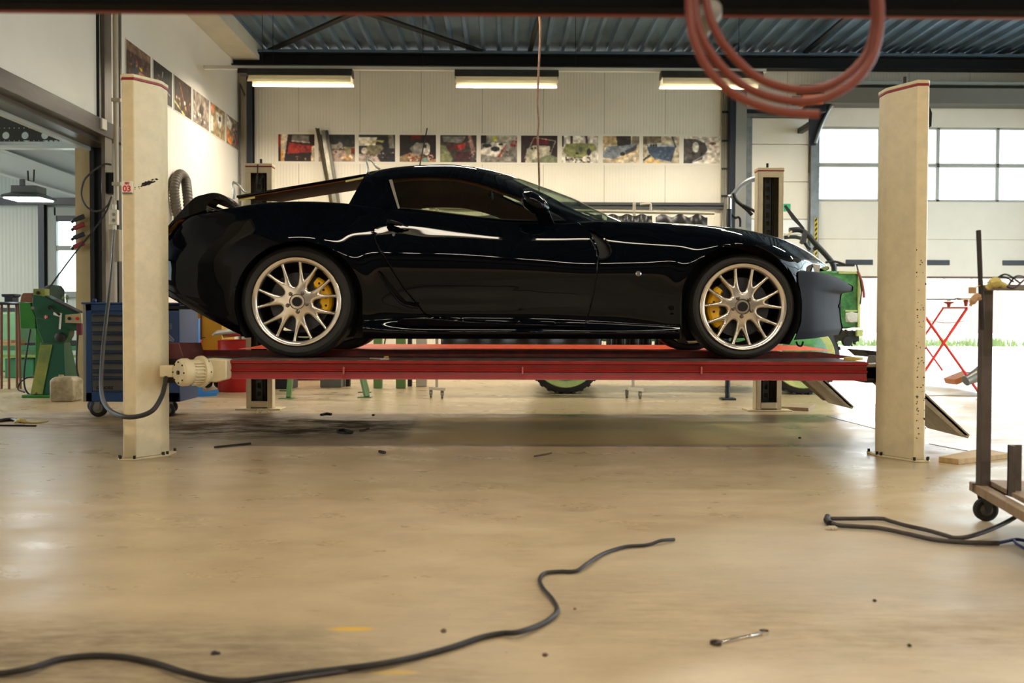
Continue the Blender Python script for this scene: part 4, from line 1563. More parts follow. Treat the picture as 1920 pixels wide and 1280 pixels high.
# side window as in the photo
WIN = sm2([(735, 337), (742, 335), (775, 331.5), (842, 332), (882, 338.5), (926, 352), (976, 371), (1012, 388), (1050, 410)], 5) + [(1052, 412.5), (1003, 413), (942, 411.5), (875, 404), (781, 392.5), (752, 390), (746, 372)]
gside = (gv < .66)[None, :] & np.ones((NG, 1), bool)
gtop = (gv > .70)[None, :] & (ug > .60)[:, None] & (ug < .985)[:, None]
LG, GH2 = cut_grid(GH, [('win', WIN, gside)])
LG[(gtop[:-1, :-1]) & (LG == 0)] = 2
both(GH2, LG == 0, 'roof', M_paint, car, flange=.012)
Mg_side = Mglass('side_glass_tint', (205, 212, 196))
Mg_ws = Mglass('windscreen_glass', (214, 226, 214))
both(GH2, LG == 1, 'side_window', Mg_side, car, merge=False, push=.006)
both(GH2, LG == 2, 'windscreen', Mg_ws, car, push=0)
# inner lining, offset inwards
inn = GH2.copy()
ctr = np.array([0, YC, 0])
inn[..., 1] = YC - (YC - inn[..., 1]) * .965
inn[..., 2] -= .02
both(inn, (LG == 0) & (np.arange(LG.shape[0])[:, None] < int(NG * .97)), 'headliner', M_tan2, car)
# door-glass black frame trims
b = MB()
tr = [P(px, py, YC - .80 + (412 - py) / 80 * .09 if py < 395 else YC - .845) for px, py in WIN]
rail_pts = [P(px, py - 1.5, YC - .845) for px, py in ((750, 391.5), (781, 394), (875, 405.5), (942, 412.5), (1003, 414.5), (1052, 414))]
b.tube(rail_pts, .004, seg=6, smooth=3)
b.build('window_seal', M('seal_black', (10, 10, 11), .4), car)
b = MB().prism([P(729, 337, YC - .775), P(735, 336, YC - .775), P(750, 391, YC - .85), P(746, 391, YC - .85)], (0, .006, 0))
b.build('quarter_trim', M('trim_grey_strip', (122, 116, 104), .35, .4), car)
# mirror triangle
MB().prism([P(1030, 394, YC - .80), P(1062, 413, YC - .835), P(1024, 414, YC - .845), P(1020, 395, YC - .80)], (0, .01, 0)).build('mirror_base', M('mirror_base_black', (10, 11, 13), .3), car)

# ---- door mirror
def mirror_obj(s):
    b = MB()
    Yc_ = YC - .97 if s < 0 else YC + .97
    c = P(1003, 380, YC - .97)
    rings = []
    prof = [(-.085, .004), (-.080, .030), (-.066, .048), (-.040, .062), (-.01, .068), (.02, .064), (.05, .052), (.072, .034), (.085, .012), (.088, .003)]
    for dx, r in prof:
        ring = []
        for k in range(28):
            a = 2 * math.pi * k / 28
            zc_ = -.012 * ((dx + .085) / .17) - (dx * .28)
            ring.append(Vector((c.x + dx, Yc_ + math.cos(a) * r * 1.55, c.z + zc_ + math.sin(a) * r * (1.0 if math.sin(a) > 0 else .92))))
        rings.append(ring)
    b.rings(rings)
    o = b.build('door_mirror', M_paint, car, ang=80)
    b = MB()
    p0 = P(1014, 404, YC - .92)
    b.rings([[Vector((p0.x + dx * 1.0 + .012 * k, (YC - .95 + .025 * k) if s < 0 else YC + .95 - .025 * k, p0.z + .03 - .022 * k + dz)) for dx, dz in ((-.045, .012), (.045, .012), (.05, -.012), (-.045, -.012))] for k in range(5)])
    b.build('mirror_stalk', M_paint, o, bevel=.006)
    b = MB()
    cc = Vector((c.x - .052, Yc_, c.z + .006))
    b.lathe([(.001, 0), (.05, 0.0), (.052, .004)], cc + Vector((-.028, 0, 0)), (1, 0, 0), 24)
    return o
mirror_obj(-1)
mirror_obj(1)
# ---- door handle, lock, side marker, badge bits
for s in (-1, 1):
    def SY(Y):
        return Y if s < 0 else 2 * YC - Y
    hp = [P(726, 419, YC - .955), P(733, 415, YC - .975), P(745, 418, YC - .98), P(757, 421.5, YC - .972), P(765, 424, YC - .955)]
    hp = [Vector((p.x, SY(p.y), p.z)) for p in hp]
    MB().tube(hp, [.010, .022, .019, .013, .006, .004], seg=14, smooth=5).build('door_handle', M_paint, doors[0 if s < 0 else 1], ang=80)
    q = P(738, 440, YC - .972)
    MB().cyl((q.x, SY(q.y), q.z), (q.x, SY(q.y - .006), q.z), .009, seg=16).build('door_lock', M_chrome, doors[0 if s < 0 else 1])
    q = P(1197, 513, YC - .985)
    mk = MB().lathe([(.001, -.006), (.012, -.006), (.017, -.002), (.019, .012)], (q.x, SY(q.y), q.z), (0, 1 if s < 0 else -1, 0), 24).build('side_marker', M_chrome, car)
# creases: thin lip above the sill behind the door
# vent lip highlight
M_lip = M_paint
for s in (-1, 1):
    pts = [P(px, py, YC - .968) for px, py in ((1134, 449), (1141, 459), (1145, 470), (1142, 479), (1133, 485), (1122, 486))]
    pts = [Vector((p.x, p.y if s < 0 else 2 * YC - p.y, p.z)) for p in pts]
    MB().tube(pts, .006, seg=8, smooth=5).build('vent_lip', M_lip, car, ang=80)
    pts = [P(px, py, YC - .985) for px, py in ((709, 508), (720, 527), (737, 552), (755, 570), (784, 577))]
    pts = [Vector((p.x, p.y if s < 0 else 2 * YC - p.y, p.z)) for p in pts]
    MB().tube(pts, .006, seg=8, smooth=5).build('intake_lip', M_lip, car, ang=80)
# sill blade behind the door
for s in (-1, 1):
    bl = MB()
    ys = lambda yh: YC + s * yh
    A = [P(740, 606, YC - .985), P(754, 596, YC - .985), P(800, 596, YC - .99), P(880, 603, YC - .985), P(1000, 608, YC - .975), P(1098, 610, YC - .965), P(1098, 614, YC - .955), P(900, 614, YC - .965), P(760, 611, YC - .97)]
    bl.prism([(p.x, p.y if s < 0 else 2 * YC - p.y, p.z) for p in A], (0, -s * .045, 0))
    bl.build('side_skirt', M_paint, car, bevel=.006)

# ---- rear spoiler fin and rear panel
FIN = sm2([(300, 441), (327, 409), (350, 384), (365, 370), (381, 364.6), (401, 361), (420, 366), (436, 379)], 4) + sm2([(434, 385), (424, 378), (408, 372), (397, 375), (388, 385), (384, 394), (360, 403), (330, 414)], 4)
for s in (-1, 1):
    b = MB()
    yA = YC + s * .80
    pts = [P(px, py, YC - .80) for px, py in FIN]
    b.prism([(p.x, yA, p.z) for p in pts], (0, -s * .16, 0))
    b.build('rear_fin', M_paint, car, bevel=.012, segs=3)
for s in (-1, 1):
    b = MB()
    pts = [P(px, py, YC - .72) for px, py in ((390, 368), (404, 367), (424, 374), (438, 382), (446, 388), (436, 390), (414, 384), (398, 378))]
    b.prism([(p.x, YC + s * .64, p.z) for p in pts], (0, -s * .12, 0))
    b.build('hinge_arm', M('hinge_brown_black', (44, 30, 24), .35), car, bevel=.004)
b = MB()
pts = [P(px, py, YC - .80) for px, py in ((300, 441), (327, 410), (350, 386), (364, 373), (372, 372), (366, 382), (350, 396), (334, 414))]
b.prism([(p.x, YC - .66, p.z) for p in pts], (0, 1.32, 0))
b.build('tail_spoiler', M_paint, car, bevel=.008, segs=3)
# closing panel of the tail
q0_, q1_ = BODY[0, 0], BODY[0, :]
rb_ = MB()
ring = [Vector(p) for p in BODY[0, ::6]]
ringm = [Vector((p[0], 2 * YC - p[1], p[2])) for p in BODY[0, ::6]]
poly = ring + ringm[::-1]
rb_.add(poly, [tuple(range(len(poly)))])
rb_.build('tail_panel', M_paint, car, fix=False)

# ---- raised rear hatch lid with its brown lining
def pt(px, py, Y):
    return P(px, py, Y)
nearL, nearR = pt(443, 371, 6.03), pt(686, 330, 6.03)
farL, farR = Vector((nearL.x, 7.23, nearL.z + .13)), Vector((nearR.x, 7.23, nearR.z + .12))
b = MB()
th = Vector((0, 0, .016))
b.add([nearL, nearR, farR, farL, nearL + th, nearR + th, farR + th, farL + th], [(0, 1, 2, 3), (7, 6, 5, 4), (0, 4, 5, 1), (1, 5, 6, 2), (2, 6, 7, 3), (3, 7, 4, 0)])
lid = b.build('hatch_lid', M_paint, car, bevel=.004)
b = MB()
k = Vector((0, .02, -.004))
up_ = Vector((0, 0, .003))
ins = [nearL.lerp(nearR, .01), nearL.lerp(nearR, .99), farL.lerp(farR, .99), farL.lerp(farR, .01)]
ins = [p + Vector((0, .012 if i < 2 else -.012, -.007)) for i, p in enumerate(ins)]
b.add(ins + [p + Vector((0, 0, .006)) for p in ins], [(0, 1, 2, 3), (7, 6, 5, 4), (0, 4, 5, 1), (1, 5, 6, 2), (2, 6, 7, 3), (3, 7, 4, 0)])
b.build('hatch_lining', M('lining_brown', (150, 84, 46), .7, nscale=6, namt=.25, spec=.05), lid)
for (a0, a1) in (((648, 340), (682, 333)), ((450, 375), (478, 370))):
    p, q = pt(a0[0], a0[1], 6.02), pt(a1[0], a1[1], 6.02)
    MB().bar(p, q, .012, .004, up=(0, 1, 0)).build('masking_tape', M('masking_tape', (214, 200, 130), .6), lid)
# clear plastic spring clamps propping it
def clamp(px, py, Y, nm):
    c = pt(px, py, Y)
    b = MB()
    b.tube([c + Vector((0, 0, -.06)), c + Vector((.004, 0, -.02)), c + Vector((-.006, 0, .03)), c + Vector((.004, 0, .055))], .008, seg=8, smooth=4)
    b.tube([c + Vector((.0, 0, .05)), c + Vector((.03, .01, .035)), c + Vector((.055, .01, .0)), c + Vector((.08, .01, -.015))], .007, seg=8, smooth=4)
    b.build(nm, M('clamp_clear', (205, 206, 200), .12, .5), lid, ang=70)
clamp(438, 356, 6.02, 'prop_clamp')
clamp(689, 312, 6.02, 'prop_clamp')

# ---- cabin
CABZ = ZPP
cab = MB()
def seat(y):
    b = MB()
    x0 = -.45
    rings = []
    for (dx, dz, w_, t_) in ((0.10, .30, .48, .16), (-.02, .45, .48, .16), (-.10, .65, .46, .13), (-.17, .82, .38, .10), (-.21, .90, .24, .08), (-.23, .98, .20, .07)):
        rings.append([Vector((x0 + dx + t_ / 2 * math.cos(a), y + w_ / 2 * math.sin(a), CABZ + dz)) for a in [2 * math.pi * k / 20 for k in range(20)]])
    b.rings(rings)
    b.bb(x0 - .0, x0 + .55, y - .25, y + .25, CABZ + .22, CABZ + .38)
    b.build('seat', M_tan, car, bevel=.03, ang=60)
seat(YC - .38)
seat(YC + .38)
b = MB()
b.prism([(.42, YC - .74, CABZ + .70), (.75, YC - .74, CABZ + .74), (1.0, YC - .74, CABZ + .66), (1.0, YC - .74, CABZ + .3), (.6, YC - .74, CABZ + .3), (.40, YC - .74, CABZ + .55)], (0, 1.48, 0))
b.build('dashboard', M_tan, car, bevel=.03)
b = MB()
b.lathe([(.165, 0), (.18, .0), (.182, .016), (.165, .016)], (.30, YC + .36, CABZ + .66), (-1, 0, .35), 32, cap=False)
b.bar((.30, YC + .2, CABZ + .66), (.30, YC + .52, CABZ + .66), .03, .015)
b.build('steering_wheel', M_well, car)
b = MB()
for s in (-1, 1):
    b.bb(-.55, .95, YC + s * .80, YC + s * .76, CABZ + .15, CABZ + .66)
b.bb(-.86, -.80, YC - .76, YC + .76, CABZ + .15, CABZ + .84)
b.build('interior_trim', M_tan2, car)
q = P(922, 366, YC - .05)
b = MB()
b.rings([[Vector((q.x + dx + .012 * math.cos(a), q.y + dy + .0 * a, q.z + .024 * math.sin(a))) for a in [2 * math.pi * k / 14 for k in range(14)]] for dx, dy in ((-.012, -.1), (0, 0), (-.0, .1))])
b.cyl((q.x, q.y, q.z), (q.x + .05, q.y, q.z + .06), .006, seg=8)
b.build('rear_view_mirror', M_well, car)
# wiper arms at the base of the windscreen
b = MB()
for k in range(3):
    p, q = P(1095 + 5 * k, 398 + 2 * k, 6.1 + .05 * k), P(1128 + 2 * k, 412, 6.2)
    b.tube([p, (p + q) / 2 + Vector((0, 0, .006)), q], .005, seg=6, smooth=3)
b.build('wiper_arm', M_well, car)

# ---- wheels
def wheel(cxp, cyp, yface, R_t, R_r, width, rot, caliper_side, s, label):
    """s=-1 near side; axis along Y"""
    c = P(cxp, cyp, YC - .925)
    cx, cz = c.x, ZPP + R_t - .0015
    yf = YC + s * yface           # outer face of the tyre
    o = -s                        # direction towards car centre
    def W(x, d, z):
        return (cx + x, yf + o * d, cz + z)
    wh = None
    # tyre
    wd = width
    b = MB()
    n = 96
    prof = [(R_r * .985, .030), (R_r + .004, .012), (R_r + .012, .006), (R_r + .03, .001), (R_t - .035, .0), (R_t - .016, .010), (R_t - .004, .028)]
    for k in range(4):
        g = .045 + k * (wd - .09) / 3.2
        prof += [(R_t, g), (R_t - .007, g + .001), (R_t - .007, g + .009), (R_t, g + .010)]
    prof += [(R_t - .004, wd - .028), (R_t - .016, wd - .010), (R_t - .035, wd), (R_r + .01, wd - .006), (R_r * .985, wd - .03)]
    rings = []
    for r, d in prof:
        rings.append([Vector(W(r * math.cos(t), d, r * math.sin(t))) for t in [2 * math.pi * k / n for k in range(n)]])
    b.rings(rings, cap0=False, cap1=False)
    ty = b.build('tyre', M_tyre, car, ang=28)
    # barrel
    b = MB()
    rings = []
    for r, d in [(R_r, .006), (R_r, .0), (R_r - .004, -.003), (R_r - .012, -.002), (R_r - .026, .003), (R_r - .033, .014), (R_r - .034, .06), (R_r - .045, .10), (R_r - .045, wd - .02), (R_r - .02, wd), (R_r, wd - .01), (R_r, .03)]:
        rings.append([Vector(W(r * math.cos(t), d + .006, r * math.sin(t))) for t in [2 * math.pi * k / n for k in range(n)]])
    b.rings(rings, cap0=False, cap1=False)
    rim = b.build('rim', M_rim, car, ang=40)
    # spoked face
    k_ = R_r / .274
    def upoly(p0, p1, w1, ex, steps=16):
        L_, R2 = [], []
        for i in range(steps + 1):
            r = p0 + (p1 - p0) * (i / steps) ** 1.4
            f = ((r - p0) / (p1 - p0)) ** ex if r > p0 else 0
            w_ = w1 * f
            L_.append((r, -w_))
            R2.append((r, w_))
        # round the outer corners
        L_[-1] = (p1, -w1 * .93)
        R2[-1] = (p1, w1 * .93)
        return L_ + R2[::-1]
    polys = []
    RO = R_r - .033
    for i in range(7):
        for (ph, p0, wd_, ex) in ((0, .096 * k_, .0445 * k_, .36), (math.pi / 7, .146 * k_, .0435 * k_, .75)):
            a = rot + i * 2 * math.pi / 7 + ph
            pl = []
            for (r, t) in upoly(p0, RO, wd_, ex):
                # outer edge follows the rim circle
                rr = r if r < RO - 1e-6 else math.sqrt(max(1e-6, RO * RO - 0 * t * t))
                pl.append((rr * math.cos(a) - t * math.sin(a), rr * math.sin(a) + t * math.cos(a)))
            polys.append(pl)
    # dense polar grid
    nr, nt_ = 46, 14 * 26
    rs = np.concatenate([[.028 * k_], np.linspace(.034 * k_, RO + .002, nr)])
    tt = np.linspace(0, 2 * math.pi, nt_ + 1)
    GX = rs[:, None] * np.cos(tt)[None]
    GZ = rs[:, None] * np.sin(tt)[None]
    G2 = np.stack([GX, GZ], -1)
    fc = (G2[:-1, :-1] + G2[1:, :-1] + G2[:-1, 1:] + G2[1:, 1:]) / 4
    hole = np.zeros(fc.shape[:2], bool)
    dist = np.full(G2.shape[:2], 1.0)
    hid = np.full(fc.shape[:2], -1)
    for i, pl in enumerate(polys):
        ins_ = in_poly(fc, pl)
        hole |= ins_
        hid[ins_] = i
    flat = G2.reshape(-1, 2)
    NPt = flat.copy()
    dd = np.full(len(flat), 1e9)
    for pl in polys:
        q, d = near_poly(flat, pl)
        m = d < dd
        dd[m] = d[m]
        NPt[m] = q[m]
    hp_ = np.zeros((G2.shape[0] + 1, G2.shape[1] + 1), int) - 1
    hp_[1:-1, 1:-1] = hole.astype(int)
    hp_[1:-1, 0] = hole[:, -1]
    hp_[1:-1, -1] = hole[:, 0]
    c4 = np.stack([hp_[:-1, :-1], hp_[1:, :-1], hp_[:-1, 1:], hp_[1:, 1:]], -1)
    bd = (c4 == 1).any(-1) & (c4 == 0).any(-1)
    bf = bd.reshape(-1)
    flat2 = flat.copy()
    okm = bf & (dd < .007)
    flat2[okm] = NPt[okm]
    dd[okm] = 0
    r_ = np.sqrt((flat2 ** 2).sum(1))
    tcl = np.clip((r_ - .05) / (RO - .05), 0, 1)
    depth = .012 + .018 * np.sin(np.pi * np.clip((tcl), 0, 1)) * .6 + .010 * (1 - tcl) ** 2
    depth += .011 * np.exp(-dd / .0045)
    depth += .006 * ((r_ < .046 * k_).astype(float))
    V3 = np.stack([cx + flat2[:, 0], yf + o * (depth), cz + flat2[:, 1]], -1).reshape(G2.shape[0], G2.shape[1], 3)
    bm = bmesh.new()
    vv = {}
    def gv_(i, j):
        j = j % nt_
        if (i, j) not in vv:
            vv[(i, j)] = bm.verts.new(V3[i, j])
        return vv[(i, j)]
    for i in range(fc.shape[0]):
        for j in range(nt_):
            if not hole[i, j]:
                bm.faces.new((gv_(i, j), gv_(i, j + 1), gv_(i + 1, j + 1), gv_(i + 1, j)))
    be = [e for e in bm.edges if e.is_boundary]
    r = bmesh.ops.extrude_edge_only(bm, edges=be)
    for g in r['geom']:
        if isinstance(g, bmesh.types.BMVert):
            g.co.y += o * .032
            # taper backwards away from the edge
    bm_obj([bm], 'spokes', M_rim, rim, ang=50)
    b = MB()
    for i in range(5):
        a = rot + .55 + i * 2 * math.pi / 5
        x, z = .0615 * k_ * math.cos(a), .0615 * k_ * math.sin(a)
        b.lathe([(.0135, .0), (.0125, -.012), (.009, -.018), (.003, -.020)], W(x, .030, z), (0, o, 0), 12)
    b.build('wheel_bolts', M('bolt_steel', (120, 112, 108), .2, 1.0), rim)
    b = MB()
    b.lathe([(.029, .0), (.029, .06)], W(0, .012, 0), (0, o, 0), 24)
    b.build('hub_bore', M_well, rim)
    # disc
    b = MB()
    b.lathe([(.05, .0), (.185, .0), (.185, .028), (.05, .028)], W(0, .105, 0), (0, o, 0), 48)
    dsk = b.build('brake_disc', M_disc, car)
    b = MB()
    for i in range(18):
        for j, rr_ in enumerate((.11, .13, .15, .17)):
            a = i * 2 * math.pi / 18 + j * .09
            b.cyl(W(rr_ * math.cos(a), .103, rr_ * math.sin(a)), W(rr_ * math.cos(a), .106, rr_ * math.sin(a)), .003, seg=6)
    b.cyl(W(0, .08, 0), W(0, .11, 0), .07, seg=32)
    b.build('disc_hub', M_well, dsk)
    # caliper
    a0, a1 = (math.radians(-18), math.radians(52)) if caliper_side > 0 else (math.radians(139), math.radians(222))
    b = MB()
    n2 = 22
    rings = []
    for i in range(n2 + 1):
        t = i / n2
        a = a0 + (a1 - a0) * t
        e = math.sin(math.pi * min(max(t, .03), .97)) ** .35
        ri, ro = .150 - .022 * e, .185 + .022 * e
        ri += .006 * math.sin(t * 19)
        rings.append([Vector(W(r * math.cos(a), d, r * math.sin(a))) for r, d in ((ri, .085), (ri + .012, .066), (ro - .014, .062 + .006 * math.cos(t * 12)), (ro, .08), (ro, .15), (ri, .15))])
    b.rings(rings)
    cal = b.build('brake_caliper', M_yel, car, ang=30)
    b = MB()
    for t in (.15, .38, .62, .85):
        a = a0 + (a1 - a0) * t
        b.cyl(W(.172 * math.cos(a), .057, .172 * math.sin(a)), W(.172 * math.cos(a), .066, .172 * math.sin(a)), .007, seg=10)
    b.build('caliper_bolts', M_well, cal)
    b = MB().lathe([(.0, 0), (.12, 0), (.12, .1), (.0, .1)], W(0, wd - .08, 0), (0, o, 0), 32)
    b.build('upright', M_well, car)
for s in (-1, 1):
    wheel(556, 567, .935, .347, .274, .30, math.radians(98.5), 1, s, '')
    wheel(1393.5, 578, .935, .326, .268, .255, math.radians(88.5), -1, s, '')
# ================================================================== PHOTO PRINTS
def canvas(h, w, col, sd, amt=.10):
    r = np.random.RandomState(sd)
    A = np.ones((h, w, 3)) * np.array(col, float)
    n = r.rand(h // 4 + 2, w // 4 + 2)
    yy, xx = np.mgrid[0:h, 0:w] / 4.0
    y0, x0 = yy.astype(int), xx.astype(int)
    fy, fx = yy - y0, xx - x0
    N = n[y0, x0] * (1 - fy) * (1 - fx) + n[y0 + 1, x0] * fy * (1 - fx) + n[y0, x0 + 1] * (1 - fy) * fx + n[y0 + 1, x0 + 1] * fy * fx
    return A * (1 + amt * 4 * (N[..., None] - .5))
def pgon(A, pts, col, k=1.0):
    h, w = A.shape[:2]
    yy, xx = np.mgrid[0:h, 0:w]
    q = np.stack([(xx + .5) / w, (yy + .5) / h], -1)
    m = in_poly(q, pts)
    A[m] = A[m] * (1 - k) + np.array(col, float) * k
def oval(A, cx, cy, rx, ry, col, k=1.0):
    pgon(A, [(cx + rx * math.cos(a), cy + ry * math.sin(a)) for a in [2 * math.pi * i / 24 for i in range(24)]], col, k)
def line(A, a, b, t, col):
    d = np.array([b[0] - a[0], b[1] - a[1]], float)
    d /= np.linalg.norm(d) + 1e-9
    n = np.array([-d[1], d[0] * 1.0]) * t
    pgon(A, [(a[0] + n[0], a[1] + n[1]), (b[0] + n[0], b[1] + n[1]), (b[0] - n[0], b[1] - n[1]), (a[0] - n[0], a[1] - n[1])], col)
def clutter(A, x0, x1, y0, y1, n, cols, sd, s=.03):
    r = random.Random(sd)
    for _ in range(n):
        cx, cy = r.uniform(x0, x1), r.uniform(y0, y1)
        oval(A, cx, cy, r.uniform(.3, 1) * s, r.uniform(.3, 1) * s * 1.2, r.choice(cols))
PIN = [(150, 120, 110), (90, 60, 60), (200, 180, 160), (120, 90, 80), (40, 34, 32)]
def pic(i):
    H, W = 44, 60
    if i == 0:
        A = canvas(H, W, (40, 26, 24), 1)
        pgon(A, [(0, 0), (.05, 0), (.05, .5), (0, .5)], (150, 20, 20)); pgon(A, [(.06, 0), (.27, 0), (.16, 1), (.06, 1)], (205, 186, 160)); pgon(A, [(.07, .6), (.14, .6), (.14, 1), (.07, 1)], (214, 150, 60))
        pgon(A, [(.3, .30), (1, .42), (.93, .66), (.25, .72)], (150, 44, 36)); clutter(A, .3, .9, .35, .65, 14, [(176, 70, 50), (110, 26, 24)], 2, .04)
        pgon(A, [(.38, .02), (.86, .04), (.84, .28), (.36, .24)], (110, 104, 98)); pgon(A, [(.36, .22), (.86, .28), (.86, .33), (.36, .27)], (190, 176, 156))
        clutter(A, .45, .75, .8, 1, 16, [(190, 150, 70), (30, 24, 20)], 3); pgon(A, [(.92, .45), (1, .4), (1, 1), (.9, 1)], (200, 180, 150))
    elif i == 1:
        A = canvas(H, W, (44, 46, 46), 4)
        pgon(A, [(0, .6), (1, .55), (1, 1), (0, 1)], (158, 134, 120)); oval(A, .45, .40, .22, .16, (130, 122, 112)); oval(A, .42, .28, .14, .09, (30, 30, 32))
        clutter(A, .1, .7, .5, .7, 24, PIN, 5); pgon(A, [(.68, .45), (1, .45), (1, .75), (.75, .7)], (128, 120, 84)); pgon(A, [(.9, .5), (1, .5), (1, .72), (.9, .7)], (110, 26, 30)); clutter(A, .6, .95, .75, .95, 10, [(206, 150, 90), (220, 200, 170)], 6, .05)
    elif i == 2:
        A = canvas(H, W, (36, 36, 36), 7)
        pgon(A, [(0, .08), (.5, .1), (.46, .4), (0, .42)], (206, 196, 176)); pgon(A, [(0, .7), (.5, .8), (.6, 1), (0, 1)], (170, 150, 140))
        pgon(A, [(.8, 0), (.95, 0), (.98, .5), (.84, .5)], (110, 104, 92)); pgon(A, [(.08, .62), (.25, .4), (.62, .36), (.68, .5), (.5, .8), (.15, .72)], (120, 110, 84)); oval(A, .15, .6, .09, .12, (196, 184, 166))
        pgon(A, [(.3, .32), (.42, .2), (.7, .2), (.66, .3), (.55, .25), (.44, .27), (.36, .36)], (168, 156, 92)); clutter(A, .4, .95, .65, .85, 26, [(150, 110, 120), (60, 50, 50), (200, 170, 160)], 8, .025)
    elif i == 3:
        A = canvas(H, W, (34, 28, 26), 9)
        pgon(A, [(0, .8), (.3, .65), (1, .9), (1, 1), (0, 1)], (150, 124, 92)); pgon(A, [(.28, .5), (.45, .28), (.75, .3), (.84, .5), (.6, .8), (.38, .72)], (134, 128, 122)); oval(A, .74, .52, .10, .24, (212, 204, 190)); oval(A, .70, .42, .04, .07, (40, 34, 34))
        clutter(A, .2, .95, .72, .96, 40, [(214, 150, 130), (170, 60, 50), (230, 214, 190), (90, 60, 46)], 10, .04); oval(A, .72, .92, .05, .07, (80, 170, 176)); pgon(A, [(.3, 0), (.6, 0), (.58, .15), (.3, .18)], (90, 24, 24))
    elif i == 4:
        A = canvas(H, W, (58, 50, 48), 11)
        pgon(A, [(.05, .05), (.7, .05), (.6, .3), (.1, .25)], (124, 120, 112)); pgon(A, [(.1, .4), (.5, .36), (.55, .55), (.15, .55)], (84, 30, 34)); pgon(A, [(.45, .36), (.7, .28), (.68, .5), (.55, .56)], (170, 50, 44))
        pgon(A, [(.44, .62), (.84, .62), (.84, .95), (.44, .95)], (62, 26, 32)); pgon(A, [(0, .35), (.15, .4), (.35, .85), (.3, 1), (0, 1)], (122, 124, 88)); pgon(A, [(.76, 0), (.84, 0), (.98, .6), (.86, .7)], (150, 110, 104)); clutter(A, .78, 1, .2, .9, 18, PIN, 12)
    elif i == 5:
        A = canvas(H, W, (126, 120, 110), 13)
        pgon(A, [(0, 0), (.15, 0), (.15, .3), (0, .3)], (24, 24, 24)); pgon(A, [(.2, 0), (1, 0), (1, .2), (.2, .25)], (160, 156, 140)); pgon(A, [(.33, .04), (.44, .04), (.42, .2), (.33, .2)], (206, 196, 50))
        pgon(A, [(0, .55), (.3, .25), (.7, .3), (.62, .5), (.45, .8), (0, .7)], (206, 196, 182)); oval(A, .17, .38, .13, .07, (28, 30, 34)); oval(A, .40, .50, .12, .09, (28, 30, 34)); oval(A, .55, .33, .07, .04, (28, 30, 34))
        pgon(A, [(.45, .8), (.7, .32), (.66, .55), (.5, .85)], (150, 60, 44)); clutter(A, .55, .75, .5, .85, 20, PIN, 14); clutter(A, .85, 1, .1, .4, 8, [(140, 20, 30)], 15, .05)
    elif i == 6:
        A = canvas(H, W, (40, 28, 30), 16)
        pgon(A, [(.3, .1), (.75, .1), (.75, .32), (.3, .32)], (96, 22, 28)); line(A, (.1, .85), (.36, .06), .012, (176, 166, 146)); line(A, (.36, .06), (.95, .2), .014, (186, 176, 150)); line(A, (.95, .2), (.8, .7), .010, (176, 166, 146))
        pgon(A, [(.15, .5), (.35, .36), (.8, .38), (.78, .8), (.3, 1), (.12, 1)], (176, 168, 146)); oval(A, .30, .48, .03, .05, (50, 46, 42)); oval(A, .39, .46, .03, .05, (50, 46, 42)); pgon(A, [(.3, .9), (.8, .7), (1, .8), (1, 1), (.3, 1)], (112, 116, 88)); clutter(A, .45, .8, .5, .75, 12, [(120, 112, 96), (206, 200, 180)], 17, .02)
    elif i == 7:
        A = canvas(H, W, (206, 196, 182), 18)
        pgon(A, [(0, 0), (.05, 0), (.05, .4), (0, .4)], (50, 40, 44)); pgon(A, [(.24, 0), (.3, 0), (.3, .35), (.22, .35)], (50, 40, 44)); pgon(A, [(.64, 0), (.7, 0), (.72, .35), (.65, .35)], (70, 50, 54))
        pgon(A, [(.02, .55), (.12, .3), (.5, .26), (.9, .3), (.96, .5), (.7, .7), (.5, .84), (.15, .76)], (122, 124, 78)); oval(A, .51, .50, .06, .1, (70, 80, 60)); oval(A, .42, .65, .05, .03, (26, 26, 24)); oval(A, .74, .60, .06, .12, (30, 30, 28))
        clutter(A, .05, .8, .8, .98, 34, [(30, 26, 26), (60, 50, 44), (120, 100, 96)], 19)
    elif i == 8:
        A = canvas(H, W, (196, 178, 150), 20)
        pgon(A, [(0, 0), (.36, 0), (.36, .35), (0, .3)], (170, 146, 108)); pgon(A, [(.36, 0), (.76, 0), (.76, .35), (.4, .4)], (52, 44, 38)); pgon(A, [(.8, 0), (1, 0), (1, .3), (.8, .3)], (120, 110, 92))
        pgon(A, [(0, .6), (.15, .38), (.5, .36), (.95, .26), (.9, .5), (.6, .65), (.3, .85), (0, .8)], (118, 124, 132)); oval(A, .54, .66, .07, .07, (36, 34, 34)); pgon(A, [(.6, .55), (.95, .3), (.9, .55), (.65, .7)], (66, 66, 70)); line(A, (.3, .95), (.95, .5), .02, (206, 176, 120))
    elif i == 9:
        A = canvas(H, W, (176, 162, 136), 21)
        pgon(A, [(0, 0), (.5, 0), (.5, .25), (0, .3)], (110, 96, 78)); pgon(A, [(.1, .32), (.85, .3), (.9, .4), (.78, .95), (.3, .8), (.15, .6)], (58, 72, 92)); pgon(A, [(.15, .28), (.85, .26), (.9, .38), (.12, .38)], (150, 152, 150)); line(A, (.8, 0), (.9, .4), .02, (52, 60, 74))
        for k in (.22, .29, .36):
            oval(A, k, .34, .025, .05, (20, 20, 24))
        pgon(A, [(0, 1), (.22, .76), (.55, 1)], (212, 176, 116)); line(A, (0, .9), (.2, .7), .03, (40, 44, 52)); clutter(A, .3, .75, .45, .85, 14, [(40, 52, 70), (90, 104, 124)], 22, .04)
    elif i == 10:
        A = canvas(H, W, (212, 200, 184), 23)
